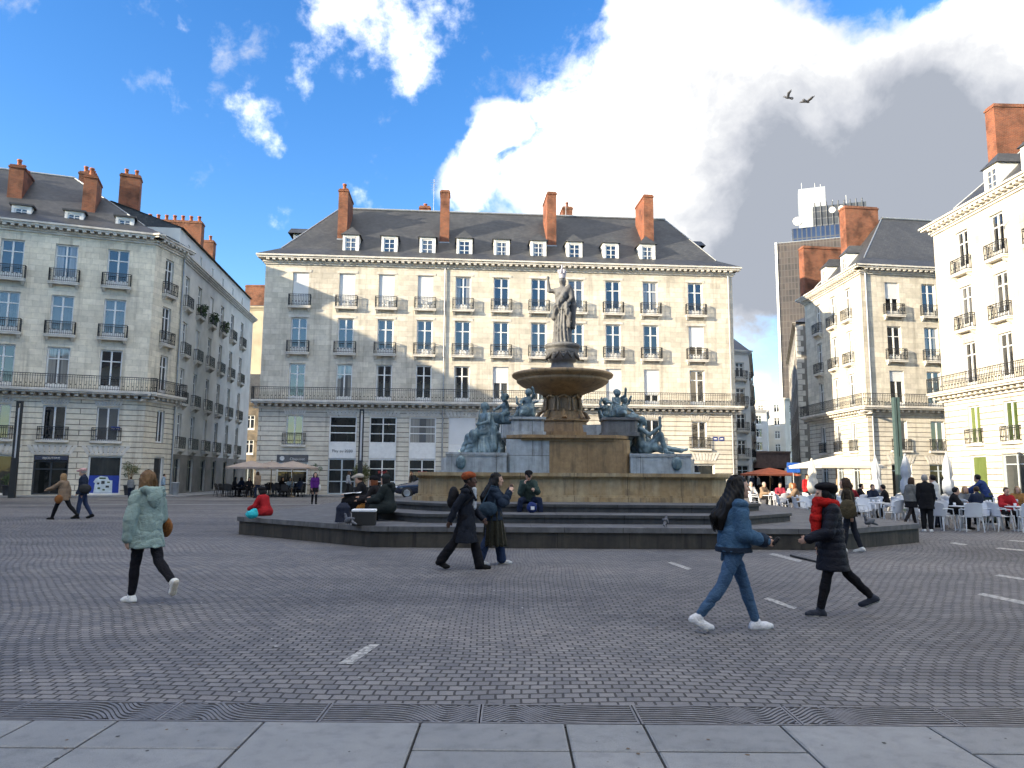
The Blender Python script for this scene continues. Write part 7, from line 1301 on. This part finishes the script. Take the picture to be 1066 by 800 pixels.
    for x, Y, tp, h, hc, lb in ((243, 49.8, BLK, .2, 'black', 'cafe guest in black at the leftmost taupe parasol'), (252, 50.6, NAVY, 2.8, 'brown', 'cafe guest in navy under the leftmost taupe parasol'), (259, 49.4, BLK, -1.2, 'black', 'dark clothed cafe guest with back turned at the left parasols'), (302, 51.0, WHT, -1.4, 'brown', 'cafe guest in a white top under the grey cafe sign'), (292, 51.5, BLK, -.4, 'brown', 'cafe guest in black beside the guest in white'), (313, 50.8, NAVY, 2.6, 'black', 'cafe guest in navy at the right taupe parasol')):
        p = atd(x, 510, Y); person(lb, p.x, Y, h, H=1.7, **SIT, seat=.56, hair=('bob', hc), top=('top', tp, .03, .06, .02, ''), low=('trousers', BLK, .01), shoes=SHB, cell=.03)
    # people of the terrace on the right
    p = ground(966, 554); person('man in a long black coat and black trousers standing before the terrace tables', p.x, p.y, 1.2, H=1.72, **STAND, hair=('short', 'grey'), top=('coat', BLK, .035, .25, .02, ''), low=('trousers', BLK, .02), shoes=SHW, cell=.016)
    p = ground(950, 549); person('woman in a grey jacket and black skirt walking past the standing man in black', p.x, p.y, .1, H=1.66, **W(.9), hair=('bob', 'brown'), top=('jacket', (.15, .15, .14), .04, .05, .02, ''), low=('leggings', (.03, .025, .025), .0), shoes=SHB, cell=.018, extra=lambda o, J, at, c, S_: sculpt((lambda t: (t.cone((0, 0, J['pel'][2] - .25), (0, 0, J['pel'][2] + .12), (.19, .22), (.13, .18)), t)[1])(Solid()), .018, 'skirt', cloth('black_skirt', BLK), o))
    p = atd(974, 520, 24.5); person('person in a white shirt standing just behind the man in black', p.x, 24.5, 2.2, H=1.72, **STAND, hair=('short', 'black'), top=('shirt', WHT, .02, .06, .01, ''), low=('trousers', NAVY, .02), shoes=SHB, cell=.02)
    p = atd(1029, 520, 27); person('man in a blue sweater bending over the terrace tables', p.x, 27, 2.4, H=1.82, legs=((.12, .1, 0), (-.1, .1, 0)), arms=((.9, .25, .3, .1), (.7, .2, .5, .1)), lean=.45, hair=('short', 'black'), top=('sweater', (.025, .045, .14), .035, .06, .01, ''), low=('trousers', GRN, .02), shoes=SHB, cell=.02)
    for x, Y, tp, h, hc, lb in ((991, 23.9, BLK, -.5, 'black', 'long haired guest in black at the nearest terrace table'), (1003, 26.6, GRY, -1.7, 'blond', 'blond guest in grey behind the guest in black'), (1018, 26.0, NAVY, 1.5, 'brown', 'guest in a navy jacket with short brown hair left of the bending man'), (1046, 24.2, RED, -1.8, 'brown', 'guest in a bright red jacket at the right end of the terrace'), (1058, 27.0, (.3, .15, .05), -1.9, 'blond', 'guest in an ochre jumper at the right edge of the photo'), (922, 29.4, BLK, 2.6, 'black', 'guest in black with bowed head near the green post'), (907, 31.0, NAVY, -1.5, 'black', 'guest in navy left of the bowed head'), (894, 33.5, BLK, -.6, 'black', 'guest in black under the right edge of the open parasol'), (885, 32.2, (.22, .02, .03), .8, 'brown', 'guest in dark red under the open parasol'), (876, 34.2, (.35, .30, .25), -1.2, 'blond', 'blond guest in beige under the open parasol'), (829, 33.8, TAN, 2.9, 'red', 'red haired guest in tan beside the folded cream parasol'), (822, 35.2, (.45, .42, .36), -.9, 'blond', 'blond guest in cream left of the folded cream parasol'), (812, 36.2, (.25, .03, .05), -1.8, 'black', 'guest in crimson at the left end of the terrace'), (794, 38.2, TAN, -1.1, 'grey', 'grey haired guest in tan seen past the basin'), (781, 39.0, WHT, -1.4, 'grey', 'guest in white right behind the long black hair'), (857, 35, BLK, -1.4, 'brown', 'guest in black left under the open parasol')):
        p = atd(x, 510, Y); person(lb, p.x, Y, h, H=1.72, **SIT, seat=.56, hair=('bob' if hc in ('blond', 'red') else 'short', hc), top=('top', tp, .035, .06, .02, ''), low=('trousers', BLK, .01), shoes=SHB, cell=.03)
    p = atd(840, 510, 38); person('person in a red jacket standing beyond the folded cream parasol', p.x, 38, -1.4, H=1.74, **STAND, hair=('short', 'brown'), top=('jacket', RED, .03, .08, .02, ''), low=('trousers', NAVY, .02), shoes=SHB, cell=.026)
    for i, (x, Y, tp, lb) in enumerate(((774, 66, BLK, 'far pedestrian in black entering the narrow right street'), (783, 72, NAVY, 'far pedestrian in navy in the narrow right street'), (790, 70, GRY, 'far pedestrian in grey left of the orange parasol'), (803, 78, BRN, 'far pedestrian in brown under the brown canopy'), (812, 74, BLK, 'far pedestrian in black right of the orange parasol'))):
        p = atd(x, 505, Y); person(lb, p.x, Y, i * 1.3, H=1.72, **STAND, hair=('short', 'black'), top=('jacket', tp, .03, .1, .02, ''), low=('trousers', BLK, .02), shoes=SHB, cell=.035)
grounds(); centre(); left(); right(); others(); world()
fountain(); near_people(); props(); crowd()
S.render.engine = 'CYCLES'; S.cycles.use_denoising = True; S.cycles.use_adaptive_sampling = True; S.cycles.adaptive_threshold = .03; S.cycles.max_bounces = 5; S.cycles.diffuse_bounces = 2; S.cycles.glossy_bounces = 3; S.cycles.caustics_reflective = False; S.cycles.caustics_refractive = False
S.world.cycles.sampling_method = 'MANUAL'; S.world.cycles.sample_map_resolution = 512
S.view_settings.view_transform = 'Standard'; S.view_settings.look = 'None'; S.view_settings.gamma = 1; S.view_settings.use_curve_mapping = False; S.view_settings.exposure = EXPOSURE
